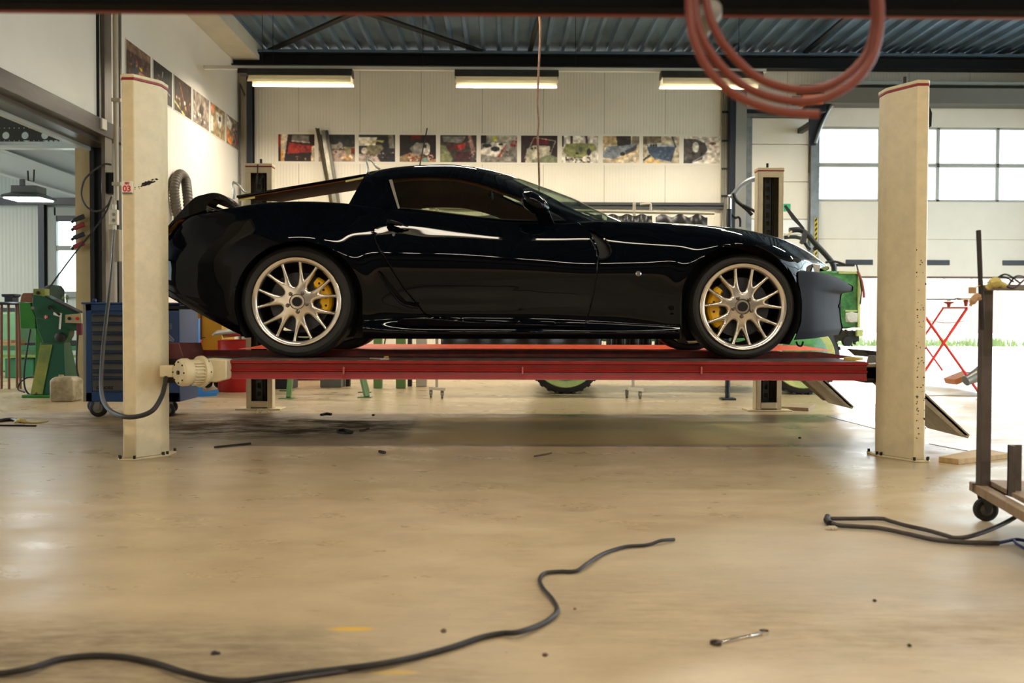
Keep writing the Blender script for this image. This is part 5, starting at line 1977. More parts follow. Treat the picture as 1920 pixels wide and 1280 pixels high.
        pgon(A, [(0, .1), (.3, .08), (.6, .25), (.66, .5), (.5, .85), (.2, 1), (0, 1)], (70, 64, 60)); oval(A, .33, .40, .09, .20, (196, 190, 178)); oval(A, .5, .66, .04, .06, (16, 16, 18)); line(A, (.25, .96), (.68, .6), .02, (140, 140, 136)); oval(A, .8, .26, .1, .05, (110, 76, 66)); clutter(A, .0, .3, .5, 1, 12, [(40, 38, 36), (100, 96, 90)], 24, .05)
    elif i == 11:
        A = canvas(H, W, (70, 52, 42), 25)
        pgon(A, [(0, 0), (1, .0), (1, .2), (0, .25)], (110, 84, 66)); pgon(A, [(0, .8), (.4, .85), (.4, 1), (0, 1)], (36, 32, 30)); pgon(A, [(.45, .6), (.8, .62), (.95, 1), (.4, 1)], (176, 120, 92)); pgon(A, [(.2, .4), (.5, .4), (.5, .7), (.25, .75)], (60, 60, 60)); oval(A, .6, .52, .06, .04, (220, 206, 40)); clutter(A, .1, .9, .3, .55, 26, [(200, 60, 40), (230, 120, 50), (190, 180, 150), (40, 36, 34)], 26)
    elif i == 12:
        A = canvas(H, W, (38, 34, 28), 27)
        clutter(A, .15, .75, .3, .7, 30, [(120, 96, 60), (160, 140, 110), (60, 50, 36)], 28, .03); line(A, (.45, .35), (.5, .15), .02, (180, 170, 150)); line(A, (.55, .6), (.9, .7), .02, (170, 160, 150))
    elif i == 13:
        A = canvas(H, W, (62, 46, 34), 29)
        line(A, (.3, .1), (.55, .62), .02, (190, 104, 60)); line(A, (0, .75), (.6, 1), .03, (212, 200, 120)); clutter(A, .1, .95, .5, 1, 20, [(150, 110, 50), (100, 66, 34), (190, 150, 90)], 30, .05); oval(A, .6, .62, .03, .06, (230, 226, 220))
    elif i == 14:
        A = canvas(H, W, (146, 132, 118), 31)
        oval(A, .5, .5, .14, .2, (80, 70, 62)); line(A, (.5, .1), (.52, .5), .02, (90, 80, 72)); pgon(A, [(0, .65), (1, .7), (1, 1), (0, 1)], (120, 108, 96)); clutter(A, .05, .95, .65, .95, 18, [(60, 52, 48), (200, 190, 176)], 32, .05)
    elif i == 15:
        A = canvas(H, W, (150, 130, 96), 33)
        pgon(A, [(0, 0), (.3, 0), (.2, .3), (0, .3)], (200, 130, 90)); pgon(A, [(.3, .2), (.8, .15), (.85, .5), (.6, .7), (.4, .5)], (216, 206, 188)); pgon(A, [(.55, .28), (.7, .26), (.7, .42), (.55, .44)], (60, 54, 48)); pgon(A, [(0, .4), (.15, .4), (.15, .9), (0, .9)], (214, 206, 190))
    else:
        A = canvas(H, W, (120, 104, 90), 35)
        pgon(A, [(0, 0), (.5, .2), (.3, .5), (0, .4)], (222, 206, 190)); pgon(A, [(0, .4), (.5, .75), (.4, 1), (0, .9)], (206, 130, 70)); line(A, (.5, .2), (.9, .8), .03, (50, 46, 46)); clutter(A, .5, .9, .3, .8, 16, [(220, 60, 40), (60, 50, 50), (190, 180, 170)], 36, .05)
    r = np.random.RandomState(50 + i)
    sh = canvas(H, W, (1, 1, 1), 90 + i, .14)
    fine = 1 + .28 * (r.rand(H, W, 1) - .5)
    A = A * np.clip(sh, .25, 1.6) * fine
    B = np.pad(A, ((1, 1), (1, 1), (0, 0)), 'edge')
    A = (B[1:-1, 1:-1] * 2 + B[:-2, 1:-1] + B[2:, 1:-1] + B[1:-1, :-2] + B[1:-1, 2:]) / 6 * 1.05
    return np.clip(A, 0, 255)
M_print = Mcolattr('photo_print_surface', .65)
M_paper = M('print_border_white', (226, 220, 206), .45)
def photo_print(i, org, ux, uz, nrm, wd, ht, label, group):
    """org = top-left corner, ux horizontal unit, uz down"""
    A = pic(i)
    H, W = A.shape[:2]
    L = np.where(A / 255 <= .04045, A / 255 / 12.92, ((A / 255 + .055) / 1.055) ** 2.4)
    vs, fs = [], []
    for r in range(H + 1):
        for c in range(W + 1):
            vs.append(tuple(ux * (wd * c / W) + uz * (ht * r / H) + nrm * .004))
    for r in range(H):
        for c in range(W):
            k = r * (W + 1) + c
            fs.append((k, k + 1, k + W + 2, k + W + 1))
    me = bpy.data.meshes.new('picture')
    me.from_pydata(vs, [], fs)
    ca = me.color_attributes.new('Col', 'FLOAT_COLOR', 'CORNER')
    cols = np.ones((H * W, 4, 4), np.float32)
    cols[:, :, :3] = L.reshape(-1, 1, 3)
    ca.data.foreach_set('color', cols.reshape(-1))
    me.materials.append(M_print)
    e = thing('photo_print', label, 'photo', org, group)
    o = bpy.data.objects.new('picture', me)
    COL.objects.link(o)
    o.parent = e
    pv = [ux * a + uz * c for a, c in ((-.012, -.012), (wd + .012, -.012), (wd + .012, ht + .012), (-.012, ht + .012))]
    me2 = bpy.data.meshes.new('print_paper')
    vs2 = [tuple(p) for p in pv] + [tuple(p + nrm * .003) for p in pv]
    me2.from_pydata(vs2, [], [(0, 1, 2, 3), (7, 6, 5, 4), (0, 4, 5, 1), (1, 5, 6, 2), (2, 6, 7, 3), (3, 7, 4, 0)])
    me2.materials.append(M_paper)
    o2 = bpy.data.objects.new('print_paper', me2)
    COL.objects.link(o2)
    o2.parent = e
zt0, zb0 = P(930, 254, YB).z, P(930, 304.5, YB).z
bx0, bx1 = P(519, 280, YB).x, P(1352, 280, YB).x
o = MB().bb(bx0, bx1, YB - .006, YB - .0005, zb0 - .035, zt0 + .035).build('backing_strip', M_paper)
tag(o, 'long white backing strip behind the eleven photos on the back wall', 'wall strip')
names = ['photo of a bright red panel, leftmost on the back wall behind the leaning profiles', 'photo of a grey car body over a pinkish floor, behind the leaning profiles',
         'photo of an olive old coupe body seen from its front corner', 'photo of a pale car body above red and white clutter, behind the thin rod',
         'photo with a red shape and maroon box under a grey bonnet', 'photo of a white car deck with dark oval openings and a yellow patch',
         'photo of a cream dashboard and windscreen frame, behind the hanging cord', 'photo of an olive green car front with round lamp openings',
         'photo of a blue grey fender on a cream floor', 'photo of a dark blue car bulkhead with tan carpet', 'photo of a dark fender with a pale oval, rightmost on the back wall']
st = [522, 597.5, 673, 749.5, 825.5, 901.5, 977, 1053.5, 1130.5, 1205.5, 1281.5]
for i in range(11):
    xa, xb = P(st[i], 280, YB).x, P(st[i] + 68, 280, YB).x
    photo_print(i, (xa, YB - .006, zt0), Vector((1, 0, 0)), Vector((0, 0, -1)), Vector((0, -1, 0)), xb - xa, zt0 - zb0, names[i], 'photo prints along the back wall')
ln = ['photo of a crowded colourful workshop, nearest on the left wall above the lift column', 'very dark photo with golden machine parts on the left wall', 'dark brown photo with an orange diagonal and yellow strip on the left wall',
      'pale sepia photo with a dark machine in the middle on the left wall', 'tan photo of a cream machine on the left wall', 'orange and white photo farthest along the left wall, by the corner']
for i, (a, c) in enumerate([(237.5, 283), (288.5, 323), (327.5, 359.3), (363, 392), (396, 421.6), (425, 447)]):
    ya_, yb_ = PXc(a, 200, XL + .01).y, PXc(c, 200, XL + .01).y
    photo_print(11 + i, (XL + .004, ya_, 3.98), Vector((0, 1, 0)), Vector((0, 0, -1)), Vector((1, 0, 0)), yb_ - ya_, .45, ln[i], 'photo prints along the left wall')

# ================================================================== BACK WALL THINGS
def tg(b, name, mat, label, cat, group=None, bevel=0, ang=35, kind=None, fix=True):
    o = b.build(name, mat, bevel=bevel, ang=ang, fix=fix)
    tag(o, label, cat, group, kind)
    return o
# leaning profiles
def lean(px, py, slope, yy, wd, th, mat, label, name='metal_profile', ybot=YB - .35):
    p = P(px, py, yy)
    q = P(px + slope * (680 - py), 688, ybot)
    q.z = .0
    b = MB()
    d = (q - p)
    b.bar(p, q, wd, .006)
    n = Vector((0, 1, 0))
    b.bar(p + Vector((wd / 2, .02, 0)), q + Vector((wd / 2, .02, 0)), .006, .04)
    tg(b, name, mat, label, 'metal profile', 'metal profiles leaning on the back wall')
M_prof = M('profile_zinc', (150, 146, 132), .35, .7, nscale=5, namt=.4)
lean(593, 240, .195, YB - .08, .055, .03, M('profile_brownish', (120, 110, 90), .4, .6, nscale=5, namt=.5), 'brownish steel profile leaning on the back wall, leftmost of three')
lean(605, 244, .17, YB - .08, .06, .03, M_prof, 'pale steel profile leaning on the back wall, middle of three')
lean(612, 244, .17, YB - .05, .04, .03, M('profile_dark', (86, 82, 74), .4, .6), 'dark steel profile leaning on the back wall, rightmost of three')
b = MB().tube([P(801, 240, YB - .05), Vector((P(712, 686, YB - .3).x, YB - .3, 0.008))], .011, seg=8)
tg(b, 'steel_rod', M_iron, 'thin dark rod leaning across the photos on the back wall', 'rod')
# dark cable tray
z1, z0_ = P(1150, 379, YB - .1).z, P(1150, 391, YB - .1).z
b = MB().bb(-1.0, P(1357, 385, YB - .1).x, YB - .10, YB - .0, (z1 + z0_) / 2 + .008, z1)
b.bb(-1.0, P(1357, 385, YB - .1).x, YB - .07, YB - .0, z0_, (z1 + z0_) / 2 - .004)
tg(b, 'cable_tray', M('tray_dark_grey', (72, 74, 76), .4, .2), 'dark grey cable tray running along the back wall behind the black car', 'cable tray', bevel=.003)
# conduits
cv = thing('conduit_bundle', 'bundle of vertical grey conduits beside the back wall column', 'conduit', P(1360, 690, YB - .05))
for k, px in enumerate((1353.5, 1357.5, 1361.5, 1365.5)):
    X = P(px, 300, YB - .04).x
    MB().cyl((X, YB - .03, P(px, 425, YB).z), (X, YB - .03, P(px, 158, YB).z), .013, seg=10).build('conduit', M('conduit_grey', (140, 138, 128), .4), cv)
for py in (211, 265, 317, 368):
    z = P(1360, py, YB).z
    MB().bb(P(1351.5, 300, YB).x, P(1367.5, 300, YB).x, YB - .05, YB - .01, z - .015, z + .015).build('clip', M_steel_d, cv)
# corner conduit on left: thin pipe on left wall near corner
X = XL + .04
yq = 15.2
b = MB().tube([Vector((X + .08, yq, P(460, 143, 14).z)), Vector((X, yq, P(457, 150, 15).z)), Vector((X, yq, .3))], .014, seg=8)
tg(b, 'corner_conduit', M('conduit_dark', (90, 90, 88), .4, .3), 'thin grey conduit running down the left wall corner', 'conduit')
q = P(465, 135, 13.2)
tg(MB().bb(q.x - .12, q.x + .02, 13.1, 13.3, q.z - .04, q.z + .03), 'junction_box', M_iron, 'small dark junction box at the left end of the lamp rail', 'junction box', bevel=.004)
# green sign
q0, q1 = P(1468, 382, YB - .06), P(1482, 396, YB - .06)
sg = thing('emergency_sign', 'small green emergency sign on the narrow cream door', 'sign', q1)
MB().bb(q0.x, q1.x, YB - .062, YB - .055, q1.z, q0.z).build('plate', M('sign_green', (52, 168, 112), .5), sg)
# door latch box of the small door
# orange hoist trolley and dark bracket near top of the door
q = P(1520, 186, 14.4)
hs = thing('orange_motor_unit', 'orange and black door drive unit above the bracket left of the overhead door', 'door motor', q)
MB().bb(q.x - .16, q.x + .17, 14.3, 14.5, q.z - .10, q.z + .06).build('housing', M('motor_orange', (214, 104, 40), .45), hs, bevel=.02)
MB().cyl((q.x - .28, 14.4, q.z - .02), (q.x - .16, 14.4, q.z - .02), .07, seg=16).build('gear_end', M_steel_b, hs)
MB().bb(q.x - .1, q.x + .2, 14.28, 14.52, q.z - .22, q.z - .11).build('base', M_steel_b, hs, bevel=.01)
MB().bb(q.x - .2, q.x + .14, 14.3, 14.5, q.z + .08, q.z + .2).build('cable_clutter', M_iron, hs, bevel=.02)
Yb_ = 14.6
b = MB().prism([P(1528, 196, Yb_), P(1560, 194, Yb_), P(1546, 225, Yb_), P(1533, 262, Yb_), P(1530, 272, Yb_), P(1517, 274, Yb_), P(1517, 222, Yb_)], (0, .03, 0))
b.bb(P(1520, 230, Yb_).x, P(1530, 230, Yb_).x, Yb_ + .02, YB - .001, P(1520, 235, Yb_).z, P(1520, 225, Yb_).z)
bk = b.build('track_bracket', M('bracket_black', (24, 26, 30), .4), bevel=.004)
tag(bk, 'black steel track bracket at the top left corner of the overhead door', 'bracket')
b = MB().tube([P(1529, 268, 14.55), P(1540, 235, 14.55), P(1556, 203, 14.55), P(1562, 197, 14.5), Vector((P(1562, 197, 14.5).x + .05, YB - .01, P(1562, 197, 14.5).z))], .025, seg=8, smooth=4)
tg(b, 'door_track', M_galv, 'curved pale door track beside the black bracket', 'door track')

# hanging cord
b = MB().tube([P(1011, 24, 8.9), P(1013, 60, 8.9), P(1010, 130, 8.9), P(1008, 190, 8.9), P(1010, 230, 8.9), P(1008, 262, 8.9), P(1010, 300, 8.9), P(1011, 345, 8.9), P(1010, 372, 8.9)], [.012, .010, .009, .010, .008], seg=8, smooth=5)
b.tube([P(1011, 24, 8.9), Vector((P(1011, 24, 8.9).x, 8.9, ZC - .05))], .008, seg=6)
tg(b, 'hanging_rope', M('cord_brown', (128, 96, 76), .7, nscale=40, namt=.4), 'brown knotted cord hanging from the roof behind the black car', 'cord')

# corrugated exhaust hose on the left wall
ctrl = [PXc(344, 480, -4.2), PXc(338, 425, -4.22), PXc(330, 385, -4.24), PXc(327, 350, -4.245), PXc(336, 327, -4.245), PXc(347, 335, -4.22), PXc(351, 360, -4.15), PXc(354, 400, -4.1), PXc(356, 440, -4.05)]
pts = catmull([Vector(p) for p in ctrl], 26)
rr = [.066 if i % 4 < 2 else .057 for i in range(len(pts))]
b = MB()
b.tube(pts, rr, seg=16)
tg(b, 'exhaust_hose', M('hose_corrugated_grey', (96, 88, 76), .6), 'grey corrugated exhaust extraction hose looped on the left wall behind the car tail', 'hose', ang=60)

# ================================================================== SCREEN RACK (cream boom on castors with dark curtains)
Yr = 9.35
M_rackc = M('rack_cream', (214, 204, 180), .4)
ra, rb2 = P(805, 390, Yr), P(1339, 400, Yr)
rk = thing('screen_rack', 'cream rack on castors standing behind the black car, its top rail above the hood', 'rack', P(1187, 746, Yr))
MB().tube([ra, rb2], .016, seg=12).build('top_rail', M_rackc, rk)
for px in (819, 1187):
    X = P(px, 720, Yr).x
    p = MB().bb(X - .014, X + .014, Yr - .014, Yr + .014, .10, (P(px, 380, Yr).z if px > 1000 else ra.z)).build('post', M_rackc, rk, bevel=.002)
    y0_, y1_ = Yr - .22, Yr + .22
    MB().bar((X - .07, y0_ + .1, .105), (X + .09, y1_ - .3, .09), .03, .03).build('foot', M_rackc, rk, bevel=.002)
    for dx, dy in ((-.06, .02), (.06, -.08)):
        c = MB().cyl((X + dx - .01, Yr + dy, .03), (X + dx + .01, Yr + dy, .03), .03, seg=16)
        c.bb(X + dx - .016, X + dx + .016, Yr + dy - .01, Yr + dy + .01, .03, .085)
        c.build('castor', M('castor_grey', (130, 124, 112), .4), rk)
MB().tube([P(1200, 383, Yr), P(1218, 382, Yr), P(1220, 386, Yr), P(1220, 394, Yr)], .012, seg=8, smooth=3).build('hook', M_rackc, rk)
def curtain(pa, pb, zb_, label, amp=.03, seed=1, sag=0.02):
    r = random.Random(seed)
    n = 70
    A = np.zeros((n, 12, 3))
    x0, x1 = P(pa, 400, Yr).x, P(pb, 400, Yr).x
    for i in range(n):
        t = i / (n - 1)
        x = x0 + (x1 - x0) * t
        zt_ = P(pa + (pb - pa) * t, 402, Yr).z - sag * abs(math.sin(t * math.pi * 3 + seed)) ** 2
        for j in range(12):
            s = j / 11
            A[i, j] = (x, Yr - .05 + amp * math.sin(t * 21 + seed + s) * (.4 + s), zt_ + (zb_ - zt_) * s)
    b = MB().grid(A)
    o = b.build('hanging_curtain', M('curtain_leather_black', (34, 32, 32), .38, nscale=5, namt=.3), ang=180, fix=False)
    md = o.modifiers.new('thick', 'SOLIDIFY')
    md.thickness = .006
    tag(o, label, 'curtain', 'dark curtains hanging from the rack')
    return o
curtain(1137, 1221, .45, 'dark leather curtain hanging at the right part of the rack, left of the last one', seed=2)
curtain(1228, 1325, .45, 'rightmost dark leather curtain with wavy top hanging from the rack', seed=5, sag=.035)
curtain(828, 1128, .45, 'long dark curtain on the rack seen only through the car windows and beneath the car', seed=9, amp=.04)

# ================================================================== OFF-ROAD VEHICLE BEHIND
Yv = 9.85
M_vg = M('masking_film_green', (92, 160, 96), .18, nscale=7, col2=(46, 104, 62), detail=6)
M_vy = M('masking_paper_yellow', (206, 214, 140), .5, nscale=9, col2=(170, 196, 120))
M_vk = M('chassis_black', (20, 20, 21), .5)
veh = thing('off_road_vehicle', 'old off-road vehicle masked with green film, standing behind the black car', 'car', P(1290, 740, Yv + .8))
def vprof(pts, y0=Yv + .05, dy=1.55):
    return [(P(a, b_, Yv).x, y0, P(a, b_, Yv).z) for a, b_ in pts], (0, dy, 0)
pp, dd = vprof([(985, 520), (1400, 518), (1490, 506), (1604, 508), (1612, 514), (1612, 612), (1592, 616), (1583, 616), (1572, 590), (1540, 572), (1480, 572), (1440, 600), (1430, 640), (1130, 640), (1120, 600), (1090, 575), (1030, 575), (1000, 600), (985, 610)])
MB().prism(pp, dd).build('body', M_vg, veh, bevel=.02)
MB().bb(P(1575, 500, Yv).x, P(1613, 500, Yv).x, Yv + .04, Yv + 1.6, P(1600, 513, Yv).z, P(1600, 508, Yv).z).build('masking_strip', M_vy, veh, bevel=.004)
MB().bb(P(1611.5, 540, Yv).x, P(1615, 540, Yv).x, Yv + .03, Yv + 1.62, P(1612, 614, Yv).z, P(1612, 510, Yv).z).build('front_edge_tape', M_vy, veh)
MB().bb(P(1588, 540, Yv).x, P(1611, 540, Yv).x, Yv + .035, Yv + .05, P(1600, 584, Yv).z, P(1600, 581, Yv).z).build('tape', M_vy, veh)
q = P(1599, 595, Yv)
hl = MB().lathe([(.001, -.02), (.05, -.018), (.062, 0), (.062, .04)], (q.x, Yv + .04, q.z), (0, 1, 0), 20).build('covered_lamp', M('lamp_cover_white', (206, 208, 200), .4, bump=.5, bscale=40), veh)
MB().bb(P(1588, 595, Yv).x, P(1611, 595, Yv).x, Yv + .03, Yv + .05, P(1600, 604, Yv).z, P(1600, 586, Yv).z).build('lamp_wrap', M('lamp_cover_white', (206, 208, 200), .4), veh, bevel=.01)
# fender skirt in film below the bumper line
pp, dd = vprof([(1440, 640), (1455, 600), (1500, 585), (1550, 590), (1562, 640), (1572, 668), (1548, 668), (1530, 630), (1480, 640), (1450, 668)], Yv + .02, .3)
MB().prism(pp, dd).build('fender_film', M_vg, veh, bevel=.01)
# winch and suspension bits at the nose
b = MB()
for k in range(14):
    p = P(random.uniform(1575, 1612), random.uniform(618, 650), Yv + random.uniform(0, .4))
    q = P(random.uniform(1575, 1612), random.uniform(618, 650), Yv + random.uniform(0, .4))
    b.tube([p, (p + q) / 2 + Vector((0, 0, .02)), q], random.uniform(.008, .02), seg=8)
b.bb(P(1590, 620, Yv).x, P(1611, 620, Yv).x, Yv, Yv + 1.5, P(1600, 640, Yv).z, P(1600, 620, Yv).z)
b.lathe([(.05, 0), (.05, .06), (.02, .06)], P(1590, 640, Yv - .02), (0, 1, 0), 20)
b.build('front_axle', M_vk, veh, bevel=.004)
MB().bb(P(1604, 620, Yv).x, P(1615, 620, Yv).x, Yv - .05, Yv, P(1610, 630, Yv).z, P(1610, 618, Yv).z).build('masked_bracket', M_vy, veh, bevel=.004)
# black bar over the front and hose
b = MB().bb(P(1572, 495, Yv).x, P(1616, 495, Yv).x, Yv + .2, Yv + .25, P(1600, 497, Yv).z, P(1600, 492, Yv).z)
b.tube([P(1548, 492, Yv), P(1565, 490, Yv), P(1585, 496, Yv)], .012, seg=8, smooth=4)
b.tube([P(1606, 496, Yv), P(1612, 520, Yv), P(1615, 545, Yv), P(1613, 570, Yv)], .008, seg=8, smooth=4)
b.build('front_bar', M_vk, veh)
MB().tube([P(1608, 508, Yv), P(1615, 525, Yv), P(1619, 545, Yv), P(1620, 558, Yv)], .014, seg=8, smooth=4).build('rubber_hose', M('hose_dull_red', (140, 76, 62), .6), veh)
# roll bars
b = MB()
b.tube([P(1480, 432, Yv + .2), P(1500, 431, Yv + .2), P(1514, 440, Yv + .2), P(1530, 458, Yv + .2), P(1552, 482, Yv + .2), P(1563, 498, Yv + .2), P(1564, 520, Yv + .2)], .030, seg=12, smooth=5)
b.tube([P(1470, 445, Yv + .9), P(1500, 446, Yv + .9), P(1520, 470, Yv + .9), P(1528, 466, Yv + .2)], .022, seg=10, smooth=4)
b.build('roll_bar', M('roll_bar_black', (40, 42, 44), .35), veh)
# pivot bracket with strap
b = MB()
b.prism([P(1508, 430, Yv + .1), P(1514, 436, Yv + .1), P(1512, 452, Yv + .1), P(1505, 458, Yv + .1), P(1500, 455, Yv + .1), P(1505, 440, Yv + .1)], (0, .03, 0))
b.build('pivot_bracket', M('bracket_grey', (70, 70, 70), .4, .5), veh)
MB().prism([P(1470, 386, Yv + .1), P(1474, 384, Yv + .1), P(1490, 404, Yv + .1), P(1509, 428, Yv + .1), P(1505, 430, Yv + .1), P(1485, 410, Yv + .1)], (0, .01, 0)).build('strap', M_vk, veh)
MB().prism([P(1476, 440, Yv + .08), P(1484, 432, Yv + .08), P(1486, 434, Yv + .08), P(1479, 444, Yv + .08)], (0, .02, 0)).build('tape_flap', M('flap_tan', (196, 180, 150), .6), veh)
def vwheel(px, y0=Yv):
    c = P(px, 670, y0)
    cz = .405
    b = MB()
    prof = [(.25, .0), (.34, -.01), (.385, .01), (.402, .03), (.402, .19), (.385, .21), (.34, .22), (.25, .2)]
    b.lathe(prof, (c.x, y0, cz), (0, 1, 0), 56)
    for k in range(28):
        a = 2 * math.pi * k / 28
        p = Vector((c.x + .402 * math.cos(a), y0 + .11, cz + .402 * math.sin(a)))
        b.box(p, (.035, .2, .022), Matrix.Rotation(-a - math.pi / 2, 3, 'Y'))
    t = b.build('tyre', M_tyre, veh)
    MB().lathe([(.001, -.022), (.33, -.022), (.338, -.012), (.30, .02)], (c.x, y0, cz), (0, 1, 0), 40).build('wheel_masking', M_vy, t)
    MB().lathe([(.001, -.032), (.25, -.030), (.265, -.021)], (c.x, y0, cz), (0, 1, 0), 24).build('wheel_film', M_vg, t)
for px in (1060.5, 1506):
    vwheel(px)
for px in (1060.5, 1506):
    vwheel(px + 2, Yv + 1.45)

# stand with curved arm, left of the rear right column
st_ = thing('swing_arm_stand', 'dark stand with a curved grey arm and black strap left of the rear right column', 'stand', Vector((P(1366, 430, 9.2).x, 9.2, 0)))
xs0 = P(1367, 430, 9.2).x
MB().cyl((xs0, 9.2, 0.02), (xs0, 9.2, P(1367, 392, 9.2).z), .026, seg=12).build('post', M_steel_d, st_)
MB().cyl((xs0, 9.2, P(1367, 392, 9.2).z), (xs0, 9.2, P(1367, 370, 9.2).z), .024, seg=12).build('chrome_sleeve', M_chrome, st_)
MB().bb(xs0 - .07, xs0 + .07, 9.13, 9.27, 0, .02).build('base', M_steel_d, st_, bevel=.004)
MB().tube([P(1366, 370, 9.2), P(1374, 366, 9.2), P(1388, 349, 9.2), P(1405, 338, 9.2), P(1424, 333, 9.2)], .026, seg=10, smooth=5).build('curved_arm', M('arm_grey', (134, 138, 142), .4, .3), st_)
MB().tube([P(1375, 362, 9.18), P(1380, 375, 9.18), P(1390, 384, 9.18), P(1402, 394, 9.18), P(1410, 403, 9.18)], .018, seg=8, smooth=4).build('strap', M_vk, st_)
MB().tube([P(1392, 384, 9.16), P(1405, 390, 9.16), P(1416, 397, 9.16)], .014, seg=8, smooth=4).build('strap_end', M_vk, st_)
MB().tube([P(1370, 398, 9.2), P(1378, 408, 9.2), P(1384, 407, 9.2), P(1388, 412, 9.2), P(1388, 425, 9.2)], .012, seg=8, smooth=4).build('cable', M_vk, st_)

# ================================================================== LEFT SIDE
# pipe, box, sockets on the upright
Yp = 10.05
def at(px, py, Y=None):
    return P(px, py, Yp if Y is None else Y)
b = MB()
X = at(217, 200).x
pz0, pz1 = at(217, 375).z, ZC
b.cyl((X, Yp, pz0), (X, Yp, pz1), .026, seg=14)
pp_ = tg(b, 'wall_pipe', M('pipe_beige', (176, 164, 140), .4, nscale=8, namt=.1), 'beige vertical pipe on the steel upright left of the front left lift column', 'pipe')
for py in (188, 345):
    z = at(217, py).z
    MB().bb(X - .035, X + .06, Yp - .035, Yp + .03, z - .018, z + .018).build('pipe_clamp', M('pipe_beige', (176, 164, 140), .4), pp_, bevel=.003)
q0, q1 = at(187, 322), at(213, 362)
bx = tg(MB().bb(q0.x, q1.x, Yp + .03, Yp + .16, q1.z, q0.z), 'black_box', M('box_black', (16, 18, 22), .35), 'black electrical box behind the beige pipe beside the front left column', 'electrical box', bevel=.006)
so = thing('power_socket', 'cream double power socket below the pipe beside the front left column', 'socket', at(215, 420))
q0, q1 = at(208.5, 394), at(224, 422)
MB().bb(q0.x, q1.x, Yp - .06, Yp, q1.z, q0.z).build('housing', M('socket_cream', (214, 206, 186), .4), so, bevel=.006)
for py in (403, 414):
    c = at(217.5, py)
    MB().lathe([(.012, -.002), (.018, -.002), (.019, .004)], (c.x, Yp - .062, c.z), (0, 1, 0), 20).build('outlet', M('socket_cream_dark', (140, 134, 118), .5), so)
MB().cyl((at(217, 394).x, Yp - .03, at(217, 394).z), (at(217, 386).x, Yp - .03, at(217, 384).z), .022, seg=12).build('gland', M('socket_cream', (214, 206, 186), .4), so)
MB().cyl((at(217, 422).x, Yp - .03, at(217, 422).z), (at(217, 432).x, Yp - .03, at(217, 432).z), .018, seg=12).build('gland', M('socket_cream', (214, 206, 186), .4), so)
q0, q1 = at(204, 430), at(224, 490)
cb_ = tg(MB().bb(q0.x, q1.x, Yp - .01, Yp + .08, q1.z, q0.z), 'grey_box', M('box_grey_beige', (150, 138, 116), .45), 'small beige grey box beneath the power socket', 'electrical box', bevel=.006)
b = MB().tube([at(209, 309), at(196, 308), at(178, 318), at(160, 335), at(153, 355), at(154, 372), at(162, 387), at(175, 395), at(190, 394), at(202, 384), at(208, 370)], .011, seg=8, smooth=6)
tg(b, 'looped_cable', M('cable_grey_black', (60, 58, 54), .5), 'grey cable looping out beside the black electrical box', 'cable')
b = MB().tube([at(209, 368), at(200, 395), at(180, 425, 10.0), at(140, 475, 9.9), at(110, 515, 9.8), at(86, 549, 9.65)], .009, seg=8, smooth=5)
tg(b, 'taut_cable', M('cable_black_b', (30, 30, 32), .5), 'thin black cable running diagonally down to the vice', 'cable')
b = MB().tube([at(215, 432, 9.98), at(213, 450, 9.3), P(210, 500, 8.1), P(205, 550, 7.25), P(199, 600, 6.8), P(192, 670, 6.2), P(190, 730, 5.65), P(200, 762, 5.25), P(225, 779, 5.05), P(255, 781, 5.0), P(285, 770, 5.0), P(302, 745, 5.06), P(309, 722, 5.14), P(311, 708, 5.2)], .013, seg=10, smooth=8)
tg(b, 'motor_cable', M('cable_thick_black', (38, 34, 32), .5), 'thick black cable hanging in front of the lift column to the drive motor', 'cable')
# wall conduit with switch
X = XL + .02
yq = PXc(185.5, 150, X).y
b = MB().tube([Vector((X, yq, ZC)), Vector((X, yq, P(185, 225, yq).z))], .012, seg=8)
sw = tg(b, 'wall_conduit', M('conduit_cream', (196, 186, 160), .4), 'slim cream conduit on the wall above the side hall opening', 'conduit')
tg(MB().bb(X - .02, X + .06, yq - .06, yq + .06, P(190, 243, yq).z, P(190, 223, yq).z), 'wall_switch', M('socket_cream', (214, 206, 186), .4), 'cream junction box at the bottom of the slim wall conduit', 'junction box', bevel=.005)
# clamps on the jamb
Yj = OY1 - .03
for i, (py, red) in enumerate(((410, 0), (425, 1), (443, 0), (460, 1))):
    X = P(149, py, Yj)
    c = thing('quick_clamp', ['black quick clamp on the beige jamb, topmost of four', 'red quick clamp on the beige jamb, second from the top', 'black quick clamp on the beige jamb, third from the top', 'red quick clamp on the beige jamb, lowest of four'][i], 'clamp', X, 'quick clamps hanging on the jamb of the side hall opening')
    p, q = P(158, py - 5, Yj), P(138, py + 3, Yj)
    MB().bar(p, q, .03, .05).build('body', M('clamp_red', (130, 24, 34), .5) if red else M('clamp_black', (20, 20, 24), .5), c, bevel=.008)
    MB().tube([q, q + Vector((-.02, -.01, -.025))], .018, seg=8).build('jaw', M('clamp_black', (20, 20, 24), .5), c)
